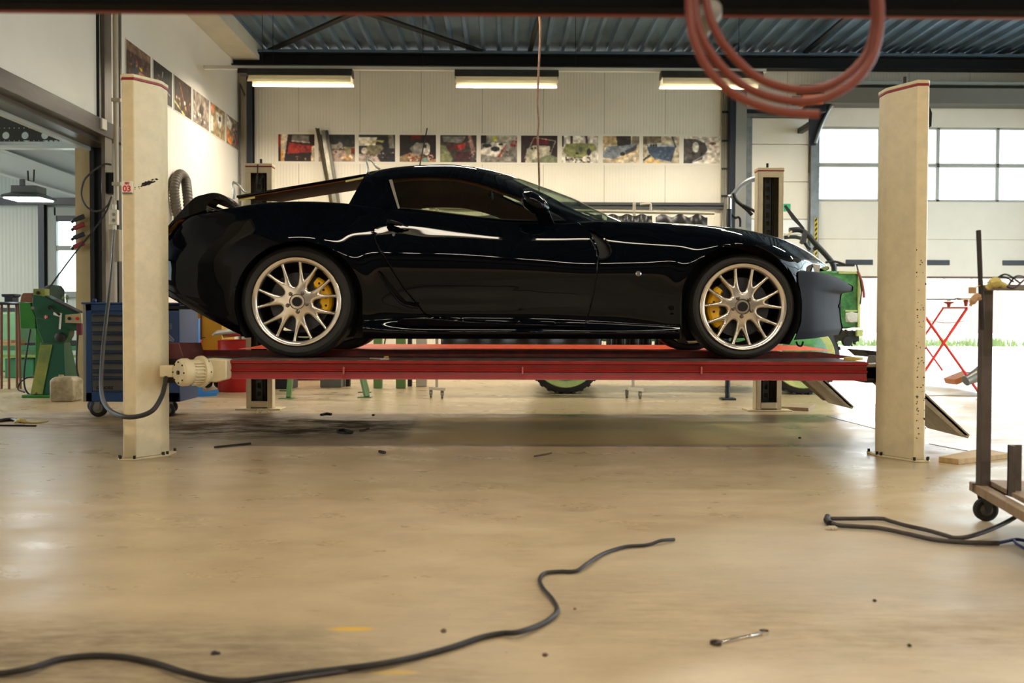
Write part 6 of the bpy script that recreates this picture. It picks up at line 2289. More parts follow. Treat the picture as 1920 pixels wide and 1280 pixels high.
# side hall lamp
Yl = 10.8
lm = thing('industrial_lamp', 'square grey industrial lamp glowing in the side hall', 'lamp', P(50, 375, Yl))
def qd(pts):
    return [P(a, b_, Yl) for a, b_ in pts]
b = MB()
tops = [P(22, 362, Yl - .12), P(70, 362, Yl - .12), P(72, 360, Yl + .12), P(28, 360, Yl + .12)]
cz_ = P(50, 376, Yl).z
l0, l1 = P(16, 374, Yl).x, P(92, 374, Yl).x
m0, m1 = P(30, 362, Yl).x, P(78, 362, Yl).x
zu, zm_, zl_ = P(50, 350, Yl).z, P(50, 363, Yl).z, P(50, 373, Yl).z
b.rings([[Vector((a, Yl - .2 * k, z)), Vector((c, Yl - .2 * k, z)), Vector((c, Yl + .2 * k, z)), Vector((a, Yl + .2 * k, z))] for a, c, z, k in ((l0, l1, zl_, 1), (l0 + .02, l1 - .02, zl_ + .03, .95), (m0, m1, zm_, .6), (m0, m1, zu, .6))])
b.build('housing', M('lamp_grey', (84, 88, 88), .45, .3), lm, bevel=.005)
MB().bb(P(38, 340, Yl).x, P(46, 340, Yl).x, Yl - .02, Yl + .02, zu, P(40, 336, Yl).z).build('bracket', M('lamp_grey', (84, 88, 88), .45, .3), lm)
MB().bb(l0 + .03, l1 - .03, Yl - .17, Yl + .17, zl_ - .012, zl_).build('diffuser', Memit('lamp_cool_glow', (235, 246, 255), 9.0), lm)
MB().tube([P(52, 320, Yl), P(53, 338, Yl), P(63, 340, Yl), P(64, 318, Yl)], .010, seg=8).build('clamp_handle', M_iron, lm)
ld = bpy.data.lights.new('lamp_light', 'AREA')
ld.size = .3
ld.energy = 18
ld.color = (.85, .95, 1)
lo = bpy.data.objects.new('lamp_light', ld)
lo.location = ((l0 + l1) / 2, Yl, zl_ - .03)
COL.objects.link(lo)
lo.parent = lm
lo.matrix_parent_inverse = PINV(lm)

# tool trolley
Yt = 7.42
def T(px, py, Y=Yt):
    return P(px, py, Y)
M_tb = M('trolley_blue', (32, 70, 124), .4, nscale=6, namt=.12)
M_tg = M('drawer_grey', (92, 92, 90), .4, .3, nscale=5, namt=.1)
tx0, tx1, tx2 = T(160, 600).x, T(303, 600).x, T(336, 600).x
tz0, tz1 = T(200, 753).z, T(200, 570).z
tr_ = thing('tool_trolley', 'blue workshop tool trolley with grey drawers, behind the front left column', 'tool trolley', ((tx0 + tx2) / 2, Yt + .22, 0))
b = MB().bb(tx0, tx2, Yt + .01, Yt + .45, tz0, tz1)
b.bb(tx0, T(172, 600).x, Yt, Yt + .02, tz0, tz1).bb(tx0, tx2, Yt, Yt + .02, T(200, 583).z, tz1).bb(tx0, tx2, Yt, Yt + .02, tz0, T(200, 735).z).bb(T(300, 600).x, tx2, Yt, Yt + .02, tz0, tz1)
b.build('body', M_tb, tr_, bevel=.005)
MB().bb(tx0 - .025, tx0, Yt + .005, Yt + .45, tz0, tz1 + .005).build('side_panel', M('trolley_side_grey', (150, 146, 132), .5), tr_, bevel=.003)
MB().bb(tx0 - .03, tx2 + .01, Yt - .01, Yt + .47, tz1, tz1 + .014).build('top_tray', M_tb, tr_, bevel=.004)
edges = [587, 604.6, 622.5, 640.4, 658, 676.3, 693.6, 706, 733]
for i in range(8):
    za, zb_ = T(200, edges[i + 1] - 1).z, T(200, edges[i] + 1).z
    d = MB().bb(T(173, 600).x, T(299, 600).x, Yt - .006, Yt + .02, za, zb_).build('drawer', M_tg, tr_, bevel=.002)
    a_, c_ = T(175, 600).x, T(297, 600).x
    zh = zb_ - .016
    MB().rings([[Vector((X, Yt - .006, zh + .012)), Vector((X, Yt - .024, zh)), Vector((X, Yt - .022, zh - .004)), Vector((X, Yt - .006, zh))] for X in (a_, c_)]).build('handle', M('handle_blue_grey', (50, 64, 84), .4, .2), d)
    if i == 7:
        text_mesh('GEDORE', .034, (T(197, 727).x, Yt - .0075, T(197, 727).z), RXY, M_steel_b, d, 'brand_text', bold=.0008)
# emblem
M_sil = M('emblem_silver', (150, 158, 168), .4)
c = T(317, 611.5, Yt)
e_ = MB()
for k in (0.021, .013):
    for (ax, az, bx_, bz_) in ((-k, k, k, k), (-k, -k, k, -k), (-k, -k, -k, k), (k, -k, k, k)):
        e_.bar((c.x + ax, Yt - .001, c.z + az), (c.x + bx_, Yt - .001, c.z + bz_), .002, .003, up=(0, 1, 0))
e_.bar((c.x - .01, Yt - .001, c.z - .008), (c.x + .01, Yt - .001, c.z + .008), .002, .004, up=(0, 1, 0))
e_.build('emblem', M_sil, tr_)
for k in range(3):
    p0, p1 = T(310, 622 + 6 * k), T(323, 636 + 4 * k)
    MB().prism([(T(310, 0).x, Yt - .002, T(310, 622 + 6 * k).z), (T(323.5, 0).x, Yt - .002, T(310, 636 + 3.0 * k).z if k < 1 else T(310, min(641, 636 + 6 * k)).z), (T(323.5, 0).x, Yt - .002, T(310, min(641, 639 + 6 * k)).z), (T(310, 0).x, Yt - .002, T(310, 626 + 6 * k).z)], (0, .002, 0)).build('stripe', M_sil, tr_)
for px, py, r_, yy in ((185, 768, .072, Yt + .02), (178, 764, .06, Yt + .36), (316, 765, .052, Yt + .05), (322, 762, .05, Yt + .38)):
    X = P(px, py, yy).x
    w_ = MB().lathe([(.02, -.018), (r_ - .012, -.018), (r_, -.010), (r_, .010), (r_ - .012, .018), (.02, .018)], (X, yy, r_), (0, 1, 0), 28).build('castor_wheel', M_black, tr_)
    MB().lathe([(.005, -.021), (r_ * .55, -.020), (r_ * .55, .020), (.005, .02)], (X, yy, r_), (0, 1, 0), 20).build('castor_hub', M('castor_hub_grey', (120, 116, 104), .4, .4), w_)
    MB().bb(X - .02, X + .02, yy - .03, yy - .022, r_ * .8, tz0 + .002).build('castor_fork', M_galv, tr_, bevel=.002)
b = MB()
o = tg(MB().cyl(T(172, 569, Yt + .15), T(200, 567, Yt + .12), .008, seg=8), 'ratchet', M_chrome, 'chrome ratchet lying on the blue tool trolley', 'tool')
tg(MB().cyl(T(174, 563, Yt + .2), T(180, 563, Yt + .2), .014, seg=10), 'socket', M('socket_blue', (40, 66, 120), .4), 'small blue socket standing on the blue tool trolley', 'tool')

# green belt grinder on its stand
Yg = 9.3
def Q(pts, y=Yg):
    return [P(a, b_, y) for a, b_ in pts]
M_gd = M('machine_green_dark', (26, 84, 58), .4, nscale=6, namt=.2)
M_gb = M('machine_green_bright', (48, 124, 44), .4, nscale=6, namt=.2)
M_gy = M('machine_green_yellow', (150, 150, 70), .4, nscale=5, col2=(100, 120, 60))
gr = thing('belt_grinder', 'green belt grinding machine on a tapered stand in the side hall opening', 'grinder', P(92, 745, Yg + .1))
MB().prism(Q([(61, 551), (84, 553), (146, 585), (154, 590), (154, 621), (112, 617), (98, 604), (67, 594), (60, 578)]), (0, .14, 0)).build('grinding_arm', M_gd, gr, bevel=.006)
MB().prism(Q([(35.5, 567), (56, 567), (60, 580), (66, 594), (66, 616), (38, 615.5)]), (0, .2, 0)).build('dust_box', M_gb, gr, bevel=.006)
MB().prism(Q([(62, 541), (84, 541), (84, 556), (62, 552)], Yg - .01), (0, .1, 0)).build('guard', M_gy, gr, bevel=.004)
MB().lathe([(.008, 0), (.018, 0), (.018, .01)], P(71, 549, Yg - .02), (0, 1, 0), 14).build('guard_knob', M_iron, gr)
MB().prism(Q([(40, 553), (44, 549), (60, 549), (61, 567), (38, 566)], Yg + .02), (0, .1, 0)).build('grinding_belt', M('belt_brown', (128, 84, 62), .8), gr)
MB().prism(Q([(82, 556), (86, 555), (146, 584), (144, 588)], Yg - .015), (0, .13, 0)).build('table_belt', M_black, gr)
MB().prism(Q([(66, 594), (112, 606), (130, 612), (128, 630), (118, 645), (82, 645), (70, 618)]), (0, .13, 0)).build('neck', M_gd, gr, bevel=.006)
zt_ = P(90, 642, Yg).z
s0, s1 = P(76, 642, Yg).x, P(120, 642, Yg).x
t0, t1 = P(64, 740, Yg).x, P(132, 740, Yg).x
MB().rings([[Vector((t0, Yg - .08, .03)), Vector((t1, Yg - .08, .03)), Vector((t1, Yg + .26, .03)), Vector((t0, Yg + .26, .03))], [Vector((s0, Yg, zt_)), Vector((s1, Yg, zt_)), Vector((s1, Yg + .14, zt_)), Vector((s0, Yg + .14, zt_))]]).build('stand', M_gd, gr, bevel=.006)
zz0, zz1 = .035, zt_ - .02
f0 = [Vector((t0 + .01, Yg - .083, zz0)), Vector((P(87, 700, Yg).x, Yg - .083, zz0)), Vector((P(99, 645, Yg).x, Yg - .004, zz1)), Vector((s0 + .0, Yg - .004, zz1))]
MB().prism(f0, (0, -.006, 0)).build('lit_front_plate', M_gy, gr)  # lit yellow-green of the stand's front, painted on as a plate
MB().prism(Q([(66, 600), (78, 600), (78, 724), (66, 724)], Yg + .16), (0, .05, 0)).build('rear_upright', M_gb, gr, bevel=.004)
MB().bb(P(52, 740, Yg).x, P(130, 740, Yg).x, Yg - .12, Yg + .3, 0, .03).build('base_plate', M_gb, gr, bevel=.004)
MB().prism(Q([(122, 590), (152, 587), (153, 606), (122, 605)], Yg - .04), (0, .05, 0)).build('switch_box', M('switch_beige', (168, 158, 120), .5), gr, bevel=.004)
for px, col, nm in ((130, (40, 36, 30), 'black_button'), (145, (200, 40, 34), 'red_button')):
    MB().lathe([(.002, -.014), (.014, -.012), (.018, 0)], P(px, 597, Yg - .04), (0, 1, 0), 16).build(nm, M(nm, col, .4), gr)
MB().prism(Q([(143, 606), (152, 606), (152, 628), (143, 628)], Yg - .03), (0, .05, 0)).build('plug', M('plug_dark_red', (96, 24, 40), .5), gr, bevel=.004)
MB().cyl(P(94, 576, Yg - .05), P(94, 576, Yg), .022, seg=16).build('adjusting_knob', M_iron, gr)
MB().tube([P(95, 577, Yg - .05), P(103, 584, Yg - .06), P(112, 590, Yg - .06)], [.006, .008, .014], seg=8, smooth=3).build('lever', M_black, gr)
MB().cyl(P(61, 577, Yg - .08), P(61, 577, Yg - .02), .016, seg=12).build('chrome_knob', M_chrome, gr)
MB().lathe([(.03, -.05), (.045, -.04), (.05, .0)], P(114, 632, Yg - .02), (0, 1, 0), 20).build('motor', M_black, gr)
MB().prism(Q([(83, 591), (89, 590), (89, 597), (83, 598)], Yg - .003), (0, .002, 0)).build('flag_sticker', M('sticker_red', (200, 40, 44), .5), gr)
b = MB()
qf = P(86, 594, Yg - .004)
b.bb(qf.x - .016, qf.x + .016, qf.y, qf.y + .001, qf.z - .003, qf.z + .003).bb(qf.x - .007, qf.x - .001, qf.y, qf.y + .001, qf.z - .018, qf.z + .018)
b.build('flag_cross', M('sticker_white', (230, 230, 226), .5), gr)
MB().prism(Q([(100, 585), (116, 587), (114, 617), (110, 617), (112, 594), (100, 590)], Yg - .006), (0, .003, 0)).build('data_plate', M('sticker_white', (230, 230, 226), .5), gr)
b = MB().tube([P(57, 617, Yg), P(50, 660, Yg), P(45, 700, Yg), P(47, 728, Yg - .02), P(58, 741, Yg - .05), P(68, 737, Yg - .1)], .009, seg=8, smooth=6)
b.tube([P(68, 705, Yg + .1), P(50, 708, Yg + .1), P(37, 718, Yg), P(34, 730, Yg), P(46, 735, Yg - .05)], .008, seg=8, smooth=6)
tg(b, 'grinder_cable', M('cable_black_b', (30, 30, 32), .5), 'black cable hanging from the dust box of the green grinder', 'cable')
b = MB().tube([P(146, 628, Yg), P(144, 660, Yg), P(144, 690, Yg), P(149, 712, Yg), P(154, 730, Yg), P(150, 742, Yg)], .010, seg=8, smooth=6)
tg(b, 'plug_cable', M('cable_black_b', (30, 30, 32), .5), 'black cable hanging from the dark red plug of the grinder', 'cable')
# canister
c0, c1 = P(103, 745, 8.86).x, P(147, 745, 8.86).x
h_ = P(120, 705, 8.9).z
b = MB().rings([[Vector((c0 + .012, 8.75, 0.0)), Vector((c1 - .01, 8.75, 0.0)), Vector((c1 - .01, 8.95, 0.0)), Vector((c0 + .012, 8.95, 0.0))], [Vector((c0, 8.75, .03)), Vector((c1, 8.75, .03)), Vector((c1, 8.97, .03)), Vector((c0, 8.97, .03))], [Vector((c0, 8.75, h_ - .03)), Vector((c1, 8.75, h_ - .03)), Vector((c1, 8.97, h_ - .03)), Vector((c0, 8.97, h_ - .03))], [Vector((c0 + .03, 8.78, h_)), Vector((c1 - .04, 8.78, h_)), Vector((c1 - .04, 8.94, h_)), Vector((c0 + .03, 8.94, h_))]])
cn = thing('plastic_canister', 'dirty white plastic canister on the floor beside the green grinder stand', 'canister', ((c0 + c1) / 2, 8.86, 0))
b.build('body', M('canister_dirty_white', (186, 172, 138), .5, nscale=6, col2=(120, 104, 76)), cn, bevel=.015, segs=3)
MB().cyl((c0 + .06, 8.86, h_), (c0 + .06, 8.86, h_ + .015), .022, seg=14).build('cap', M('canister_cap', (170, 150, 110), .5), cn)
# work bench and things on it
Yw = 12.2
wz = P(100, 577, Yw).z
wb = thing('work_bench', 'green steel work bench in the side hall behind the grinder', 'work bench', P(60, 690, Yw))
wx0, wx1 = P(-60, 600, Yw).x, P(158, 600, Yw).x
MB().bb(wx0, wx1, Yw, Yw + .7, wz - .05, wz).build('bench_top', M('bench_top_dark', (44, 60, 60), .5), wb, bevel=.004)
MB().bb(wx0, wx1, Yw + .02, Yw + .68, P(60, 657, Yw).z, P(60, 648, Yw).z).build('shelf', M('bench_green', (40, 104, 66), .45), wb, bevel=.004)
MB().bb(wx0, wx1, Yw, Yw + .04, P(60, 670, Yw).z, P(60, 665, Yw).z).build('lower_rail', M('bench_green_yellow', (110, 140, 60), .45), wb)
for X in (wx0 + .02, P(66, 600, Yw).x, wx1 - .06):
    for y in (Yw + .01, Yw + .62):
        MB().bb(X, X + .05, y, y + .05, 0, wz - .05).build('leg', M('bench_green', (40, 104, 66), .45), wb)
gc = tg(MB().bb(P(5, 680, Yw).x, P(60, 680, Yw).x, Yw + .05, Yw + .6, .0, P(30, 672, Yw).z - .002), 'green_cabinet', M('bench_green_b', (34, 110, 70), .45), 'low green box on the floor under the work bench', 'cabinet', bevel=.01)
vs2_ = thing('bench_vice', 'dark green bench vice mounted on the work bench', 'vice', P(105, 577, Yw + .1))
Yv2 = Yw + .2
b = MB().prism(Q([(80, 545), (84, 536), (96, 533), (108, 535), (114, 543), (114, 560), (120, 562), (120, 567), (88, 567), (84, 556)], Yv2), (0, .12, 0))
b.build('fixed_jaw', M('vice_dark', (46, 58, 42), .4, .4, nscale=8, namt=.3), vs2_, bevel=.012, segs=3)
MB().lathe([(.03, 0), (.045, .02), (.045, .16), (.03, .18)], P(100, 560, Yv2 + .06), (1, 0, 0), 16).build('screw_housing', M('vice_green', (90, 104, 50), .4, .3), vs2_)
MB().tube([P(123, 551, Yv2), P(124, 577, Yv2)], .010, seg=8).build('handle', M_chrome, vs2_)
MB().lathe([(.03, 0), (.03, .02)], P(124, 557, Yv2), (1, 0, 0), 14).build('screw_head', M('vice_green', (90, 104, 50), .4, .3), vs2_)
MB().cyl((P(100, 577, Yv2).x, Yv2 + .06, wz + .0), (P(100, 577, Yv2).x, Yv2 + .06, P(100, 567, Yv2).z + .005), .07, seg=18).build('base', M('vice_dark', (46, 58, 42), .4, .4), vs2_)
# anvil-like press on a stool at far left
an = thing('small_anvil', 'small dark anvil block on a stand at the left edge of the picture', 'anvil', P(15, 572, 10.2))
Ya = 10.3
MB().prism(Q([(2, 551), (27, 551), (27, 555), (23, 557), (23, 567), (27, 570), (8, 570), (8, 557), (3, 556)], Ya), (0, .14, 0)).build('body', M('anvil_dark', (52, 54, 58), .4, .6), an, bevel=.004)
bs = thing('tool_stool', 'round dark topped stool with wooden legs at the left edge', 'stool', P(15, 640, Ya))
zs0 = P(15, 571, Ya).z
MB().lathe([(.16, 0), (.17, -.015), (.15, -.03)], (P(12, 571, Ya).x, Ya + .07, zs0), (0, 0, -1), 28).build('seat', M_steel_b, bs)
for dx, dy in ((-.09, 0), (.10, 0), (.0, .14), (.0, -.03)):
    MB().cyl((P(12, 571, Ya).x + dx, Ya + .07 + dy, zs0 - .0), (P(12, 571, Ya).x + dx * 1.1, Ya + .07 + dy, 0.0), .014, seg=8).build('leg', M('leg_wood', (112, 70, 40), .5), bs)
# machine pale green behind
pm = tg(MB().bb(P(-40, 600, 13.6).x, P(36, 600, 13.6).x, 13.6, 14.2, .0, P(20, 585, 13.6).z), 'pale_green_machine', M('machine_pale_green', (112, 168, 124), .45, nscale=3, namt=.2), 'pale green machine housing behind the work bench', 'machine', bevel=.03)
for i, (a, c, py, m) in enumerate(((-30, 26, 652, (176, 140, 84)), (-20, 10, 640, (190, 160, 110)), (30, 62, 645, (60, 48, 38)))):
    z = P(60, 648, Yw).z
    tg(MB().bb(P(a, 650, Yw).x, P(c, 650, Yw).x, Yw + .04 + .1 * i, Yw + .5, z + .035 * (1 if i == 1 else 0) + .0005, z + .034 + .035 * (1 if i == 1 else 0)), 'wooden_plank', M('plank_%d' % i, m, .6, nscale=4, namt=.2), ['long light plank on the work bench shelf', 'short pale plank lying on the long plank', 'dark offcut on the work bench shelf'][i], 'plank')
# oddments in the shelf
for k in range(6):
    z = P(60, 648, Yw).z
    px = 70 + k * 14
    tg(MB().bb(P(px, 650, Yw).x, P(px + 11, 650, Yw).x, Yw + .1, Yw + .4, z + .0005, z + .05 + .02 * (k % 3)), 'metal_offcut', M('offcut_dark', (50, 48, 44), .5, .3), 'dark metal offcut on the work bench shelf, ' + ['low, nearest the grinder belt side', 'taller, beside the low left one', 'tallest, left of the middle', 'low, right of the middle', 'taller, next to the rightmost', 'tallest, rightmost in the row'][k], 'metal offcut', 'metal offcuts on the work bench shelf', bevel=.004)

# ================================================================== BEHIND THE TAIL
# blue transmission jack post
Yk = 9.42
M_bl = M('jack_bright_blue', (38, 120, 190), .4, nscale=5, namt=.1)
jk = thing('blue_jack', 'bright blue upright jack with flat feet behind the tail of the black car', 'jack', P(365, 745, Yk))
X0, X1 = P(357, 650, Yk).x, P(372, 650, Yk).x
MB().bb(X0, X1, Yk, Yk + .06, .04, P(365, 597, Yk).z).build('post', M_bl, jk, bevel=.004)
MB().bb(P(366.5, 600, Yk).x, P(370, 600, Yk).x, Yk - .003, Yk, P(365, 615, Yk).z, P(365, 599, Yk).z).build('label_strip', M('label_cream', (222, 214, 160), .5), jk)
MB().prism(Q([(341, 722), (350, 717), (373, 717), (373, 742), (358, 744), (341, 731)], Yk - .03), (0, .12, 0)).build('foot_bracket', M_bl, jk, bevel=.004)
MB().bar(P(336, 744, Yk), Vector((P(372, 744, Yk).x, Yk - .02, .006)), .02, .06).build('foot', M_bl, jk)
MB().bar(Vector((P(372, 744, Yk).x, Yk, .012)), Vector((P(400, 739, 9.6).x, 9.75, .012)), .02, .07).build('foot', M_bl, jk, bevel=.003)
MB().bar(Vector((P(372, 744, Yk).x, Yk - .04, .01)), Vector((P(406, 742, 9.5).x, 9.5, .01)), .016, .05).build('foot', M_bl, jk, bevel=.003)
MB().tube([P(342, 660, Yk - .1), P(341, 620, Yk - .1), P(341, 597, Yk - .1)], .012, seg=8).build('pump_lever', M_black, jk)
MB().tube([P(344, 625, Yk - .1), P(344, 598, Yk - .1)], .014, seg=8).build('lever_grip', M('grip_red_orange', (214, 60, 34), .5), jk)
MB().tube([P(337, 596, Yk - .1), P(346, 597, Yk - .1)], .014, seg=8).build('lever_head', M_black, jk)
# yellow cabinet on castors
Yy = 10.55
yc_ = thing('yellow_cabinet', 'ochre yellow cabinet on black castors behind the blue jack', 'cabinet', P(375, 731, Yy))
X0, X1 = P(334, 650, Yy).x, P(416, 650, Yy).x
MB().bb(X0, X1, Yy, Yy + .5, P(375, 716, Yy).z, 1.02).build('body', M('cabinet_ochre', (188, 140, 28), .45, nscale=5, namt=.15), yc_, bevel=.006)
MB().bb(P(376, 650, Yy).x, P(379, 650, Yy).x, Yy - .012, Yy, P(375, 714, Yy).z, 1.0).build('door_edge', M('edge_brown', (84, 48, 26), .5), yc_)
MB().tube([P(378, 633, Yy - .02), P(385, 632.5, Yy - .03)], .006, seg=6).build('latch', M_iron, yc_)
MB().bb(P(352, 600, Yy).x, P(358, 600, Yy).x, Yy - .01, Yy, P(355, 602, Yy).z, P(355, 592, Yy).z).build('black_label', M_steel_b, yc_)
for px in (345, 387, 408):
    MB().lathe([(.01, -.02), (.05, -.02), (.062, 0), (.05, .02), (.01, .02)], (P(px, 720, Yy).x, Yy + .04, .062), (0, 1, 0), 20).build('castor', M_black, yc_)
    MB().lathe([(.002, -.022), (.028, -.022)], (P(px, 720, Yy).x, Yy + .04, .062), (0, 1, 0), 14).build('castor_hub', M('castor_hub_grey', (120, 116, 104), .4, .4), yc_)
# red bin and barrel
def drum(px, Y, r, h, mat, label, name='red_barrel'):
    X = P(px, 700, Y).x
    b = MB().lathe([(r * .97, 0), (r, .01), (r, h * .32), (r * 1.02, h * .335), (r, h * .35), (r, h * .65), (r * 1.02, h * .665), (r, h * .68), (r, h - .015), (r * 1.02, h - .008), (r * 1.0, h), (r * .96, h), (r * .95, h - .02), (.001, h - .02)], (X, Y, 0), (0, 0, 1), 40)
    return tg(b, name, mat, label, 'barrel')
M_rb = M('barrel_red', (186, 26, 24), .4, nscale=6, namt=.15)
drum(352, 10.15, .15, .56, M_rb, 'bright red drum behind the blue jack, at the lower left of the yellow cabinet')
drum(447, 10.15, .215, .56, M_rb, 'red drum beneath the silver panel, beside the rear left lift column')
# silver panel
A = np.zeros((30, 10, 3))
for i in range(30):
    for j in range(10):
        t, s = i / 29, j / 9
        px = 405 + 118 * t
        X = P(px, 640, 10.0).x
        A[i, j] = (X, 9.86 + s * .42, .577 + .085 * math.sin(math.pi * min(1, (.12 + s * .9))) + .02 * math.sin(t * 3) + .02 * t)
o = MB().grid(A).build('silver_panel', M('panel_silver', (170, 168, 160), .3, .8), ang=180, fix=False)
o.modifiers.new('thick', 'SOLIDIFY').thickness = .004
tag(o, 'curved silver sheet metal panel lying on the red drum below the car tail', 'body panel')
# green trestle
Ytr = 9.6
M_tr = M('trestle_green', (104, 140, 84), .5, nscale=5, namt=.2)
tt_ = thing('green_trestle', 'pale green steel trestle with splayed legs under and behind the car', 'trestle', P(620, 745, Ytr))
zt_ = .60
MB().bb(P(545, 640, Ytr).x, P(672, 640, Ytr).x, Ytr - .03, Ytr + .05, zt_ - .06, zt_).build('top_beam', M_tr, tt_, bevel=.003)
for (pxb, pyb, pxt, yb_) in ((688, 745, 664, 9.33), (541, 733, 552, 10.2), (541, 733, 552, 9.2), (688, 745, 664, 10.0)):
    foot = Vector((P(pxb, 740, yb_).x, yb_, .0))
    MB().bar(foot + Vector((0, 0, .006)), Vector((P(pxt, 640, Ytr).x, Ytr, zt_ - .05)), .045, .045).build('leg', M_tr, tt_)
    MB().bb(foot.x - .09, foot.x + .05, foot.y - .05, foot.y + .05, 0, .008).build('foot_plate', M_tr, tt_)
for (a, c, y, h0, col, nm, lb) in ((514, 546, 10.45, .5, (24, 34, 48), 'blue_bin', 'dark blue bin on the floor right of the rear left lift column'), (600, 640, 10.7, .45, (104, 108, 100), 'grey_steel_box', 'grey steel box standing behind the middle of the lift platform'),
                                   (553, 600, 12.0, .55, (140, 26, 28), 'red_box', 'red box on the floor farther behind the green trestle'), (648, 656, 10.9, .45, (24, 26, 28), 'black_canister', 'narrow black canister right of the grey steel box'),
                                   (700, 716, 10.6, .62, (104, 140, 84), 'green_post', 'pale green post seen through the gap beneath the car, left one'), (742, 760, 10.6, .62, (110, 146, 92), 'green_post', 'pale green post seen through the gap beneath the car, right one'),
                                   (764, 772, 10.9, .62, (34, 36, 38), 'dark_post', 'dark post right of the two pale green posts'), (780, 800, 10.9, .6, (196, 190, 176), 'white_box', 'pale box seen under the car between dark posts')):
    if nm in ('green_post', 'dark_post', 'white_box'):
        h0 = .62
    z_top = h0
    tg(MB().bb(P(a, 700, y).x, P(c, 700, y).x, y, y + (.35 if c - a > 20 else .08), 0, z_top), nm, M(nm + '_paint', col, .5, nscale=5, namt=.15), lb, 'box' if 'box' in nm or 'bin' in nm else ('canister' if 'can' in nm else 'post'), bevel=.008)

# ================================================================== RIGHT SIDE
# red X stand
M_rx = M('stand_red', (214, 46, 32), .4)
Yx = 9.7
xs_ = thing('red_trestle', 'red folding X frame trestle standing right of the front right column', 'trestle', P(1780, 740, Yx))
def leg(a, b_, y0, y1, r=.014):
    MB().tube([P(a[0], a[1], y0), P(b_[0], b_[1], y1)], r, seg=10).build('leg', M_rx, xs_)
leg((1840, 742), (1735, 594), Yx, Yx)
leg((1813, 578), (1720, 716), Yx, Yx)
leg((1768, 578), (1700, 680), 10.6, 10.6, .011)
leg((1767, 694), (1700, 600), 10.6, 10.6, .011)
MB().tube([P(1813, 577, Yx), P(1768, 577, 10.6)], .010, seg=8).build('top_bar', M_rx, xs_)
MB().tube([P(1736, 594, Yx), P(1700, 598, 10.6)], .010, seg=8).build('top_bar', M_rx, xs_)
ch = MB()
for k in range(26):
    t = k / 25
    p = P(1742, 601, Yx + .2).lerp(P(1806, 602, Yx + .2), t)
    ch.box(p + Vector((0, 0, -.02 * math.sin(math.pi * t))), (.009, .007, .009))
ch.build('chain', M('chain_grey', (150, 144, 136), .4, .6), xs_)
for px, py, yy in ((1811, 566, Yx), (1779, 570, 10.6)):
    MB().lathe([(.014, 0), (.022, .05), (.05, .062), (.055, .075)], P(px, py + 8, yy), (0, 0, 1), 16).build('support_cup', M('cup_dark_red', (150, 54, 44), .4), xs_)
# flat panel lying on the stand
A = P(1725, 561, 10.0)
o = tg(MB().bb(P(1722, 560, Yx).x, P(1840, 560, Yx).x, Yx + .05, Yx + .95, P(1800, 562, Yx).z, P(1800, 559.5, Yx).z), 'body_panel', M('panel_shiny_grey', (120, 126, 130), .2, .6), 'thin shiny panel resting on top of the red trestle', 'panel', bevel=.002)
b = MB().lathe([(.03, 0), (.10, .01), (.11, .03), (.09, .035)], P(1812, 564, Yx), (0, 0, 1), 24)
tg(b, 'metal_bowl', M_chrome, 'small chrome dish on the panel of the red trestle', 'dish')
# plastic sheet heap, orange-brown box and grey tray
def heap(px0, px1, y0, y1, hmax, seed):
    r = np.random.RandomState(seed)
    n, m = 46, 22
    A = np.zeros((n, m, 3))
    xx0, xx1 = P(px0, 740, y0).x, P(px1, 740, y0).x
    ph = r.rand(6) * 6
    for i in range(n):
        for j in range(m):
            t, s = i / (n - 1), j / (m - 1)
            e = math.sin(math.pi * t) ** .4 * math.sin(math.pi * s) ** .6
            A[i, j] = (xx0 + (xx1 - xx0) * t, y0 + (y1 - y0) * s + .03 * math.sin(9 * t + ph[0]), .004 + hmax * e * (.55 + .45 * math.sin(7 * t + ph[1] + 3 * s) * math.sin(5 * s + ph[2] + 4 * t)))
    return MB().grid(A)
o = heap(1700, 1850, 9.75, 10.6, .13, 3).build('plastic_sheet', M('plastic_sheet_white', (228, 228, 224), .35, bump=.3, bscale=8), ang=180, fix=False)
tag(o, 'crumpled translucent white plastic sheet on the floor under the red trestle', 'plastic sheet')
bxr = Matrix.Rotation(math.radians(-22), 3, 'Y')
c = P(1803, 712, 9.9)
o = tg(MB().box((c.x, 9.95, .18), (.22, .25, .06), bxr), 'cardboard_box', M('box_orange_brown', (184, 116, 66), .6), 'orange brown box lying tilted on the plastic sheet', 'box', bevel=.004)
c = P(1822, 718, 9.75)
o = tg(MB().lathe([(.055, -.1), (.06, 0), (.085, .1), (.08, .1), (.05, -.1)], (c.x, 9.72, .2), (1, .2, .42), 20), 'metal_funnel', M('funnel_grey', (130, 130, 126), .35, .6), 'grey metal funnel shaped scoop beside the orange brown box', 'scoop')
# boards on the floor
M_wood = M('wood_pale', (196, 162, 110), .55, nscale=5, stretch=(1, 8, 1), namt=.25)
pts = [G(1760, 866), G(1797, 871), G(1892, 859), G(1842, 849)]
b = MB().prism([(p.x, p.y, 0) for p in pts], (0, 0, .03))
tg(b, 'wooden_board', M_wood, 'pale wooden board on the floor right of the front right column', 'board', bevel=.002)
pts = [G(1464, 768), G(1516, 771), G(1528, 764), G(1476, 761)]
tg(MB().prism([(p.x, p.y, 0) for p in pts], (0, 0, .03)), 'wooden_board', M('wood_grey', (160, 140, 110), .55, nscale=5, stretch=(1, 8, 1), namt=.25), 'thin greyish board on the floor at the foot of the rear right column', 'board', bevel=.002)
pts = [G(1549, 780), G(1650, 806), G(1700, 800), G(1610, 778)]
tg(MB().prism([(p.x, p.y, 0) for p in pts], (0, 0, .003)), 'metal_sheet', M('sheet_pale', (196, 188, 172), .3, .3), 'thin pale metal sheet lying flat left of the front right column', 'metal sheet')
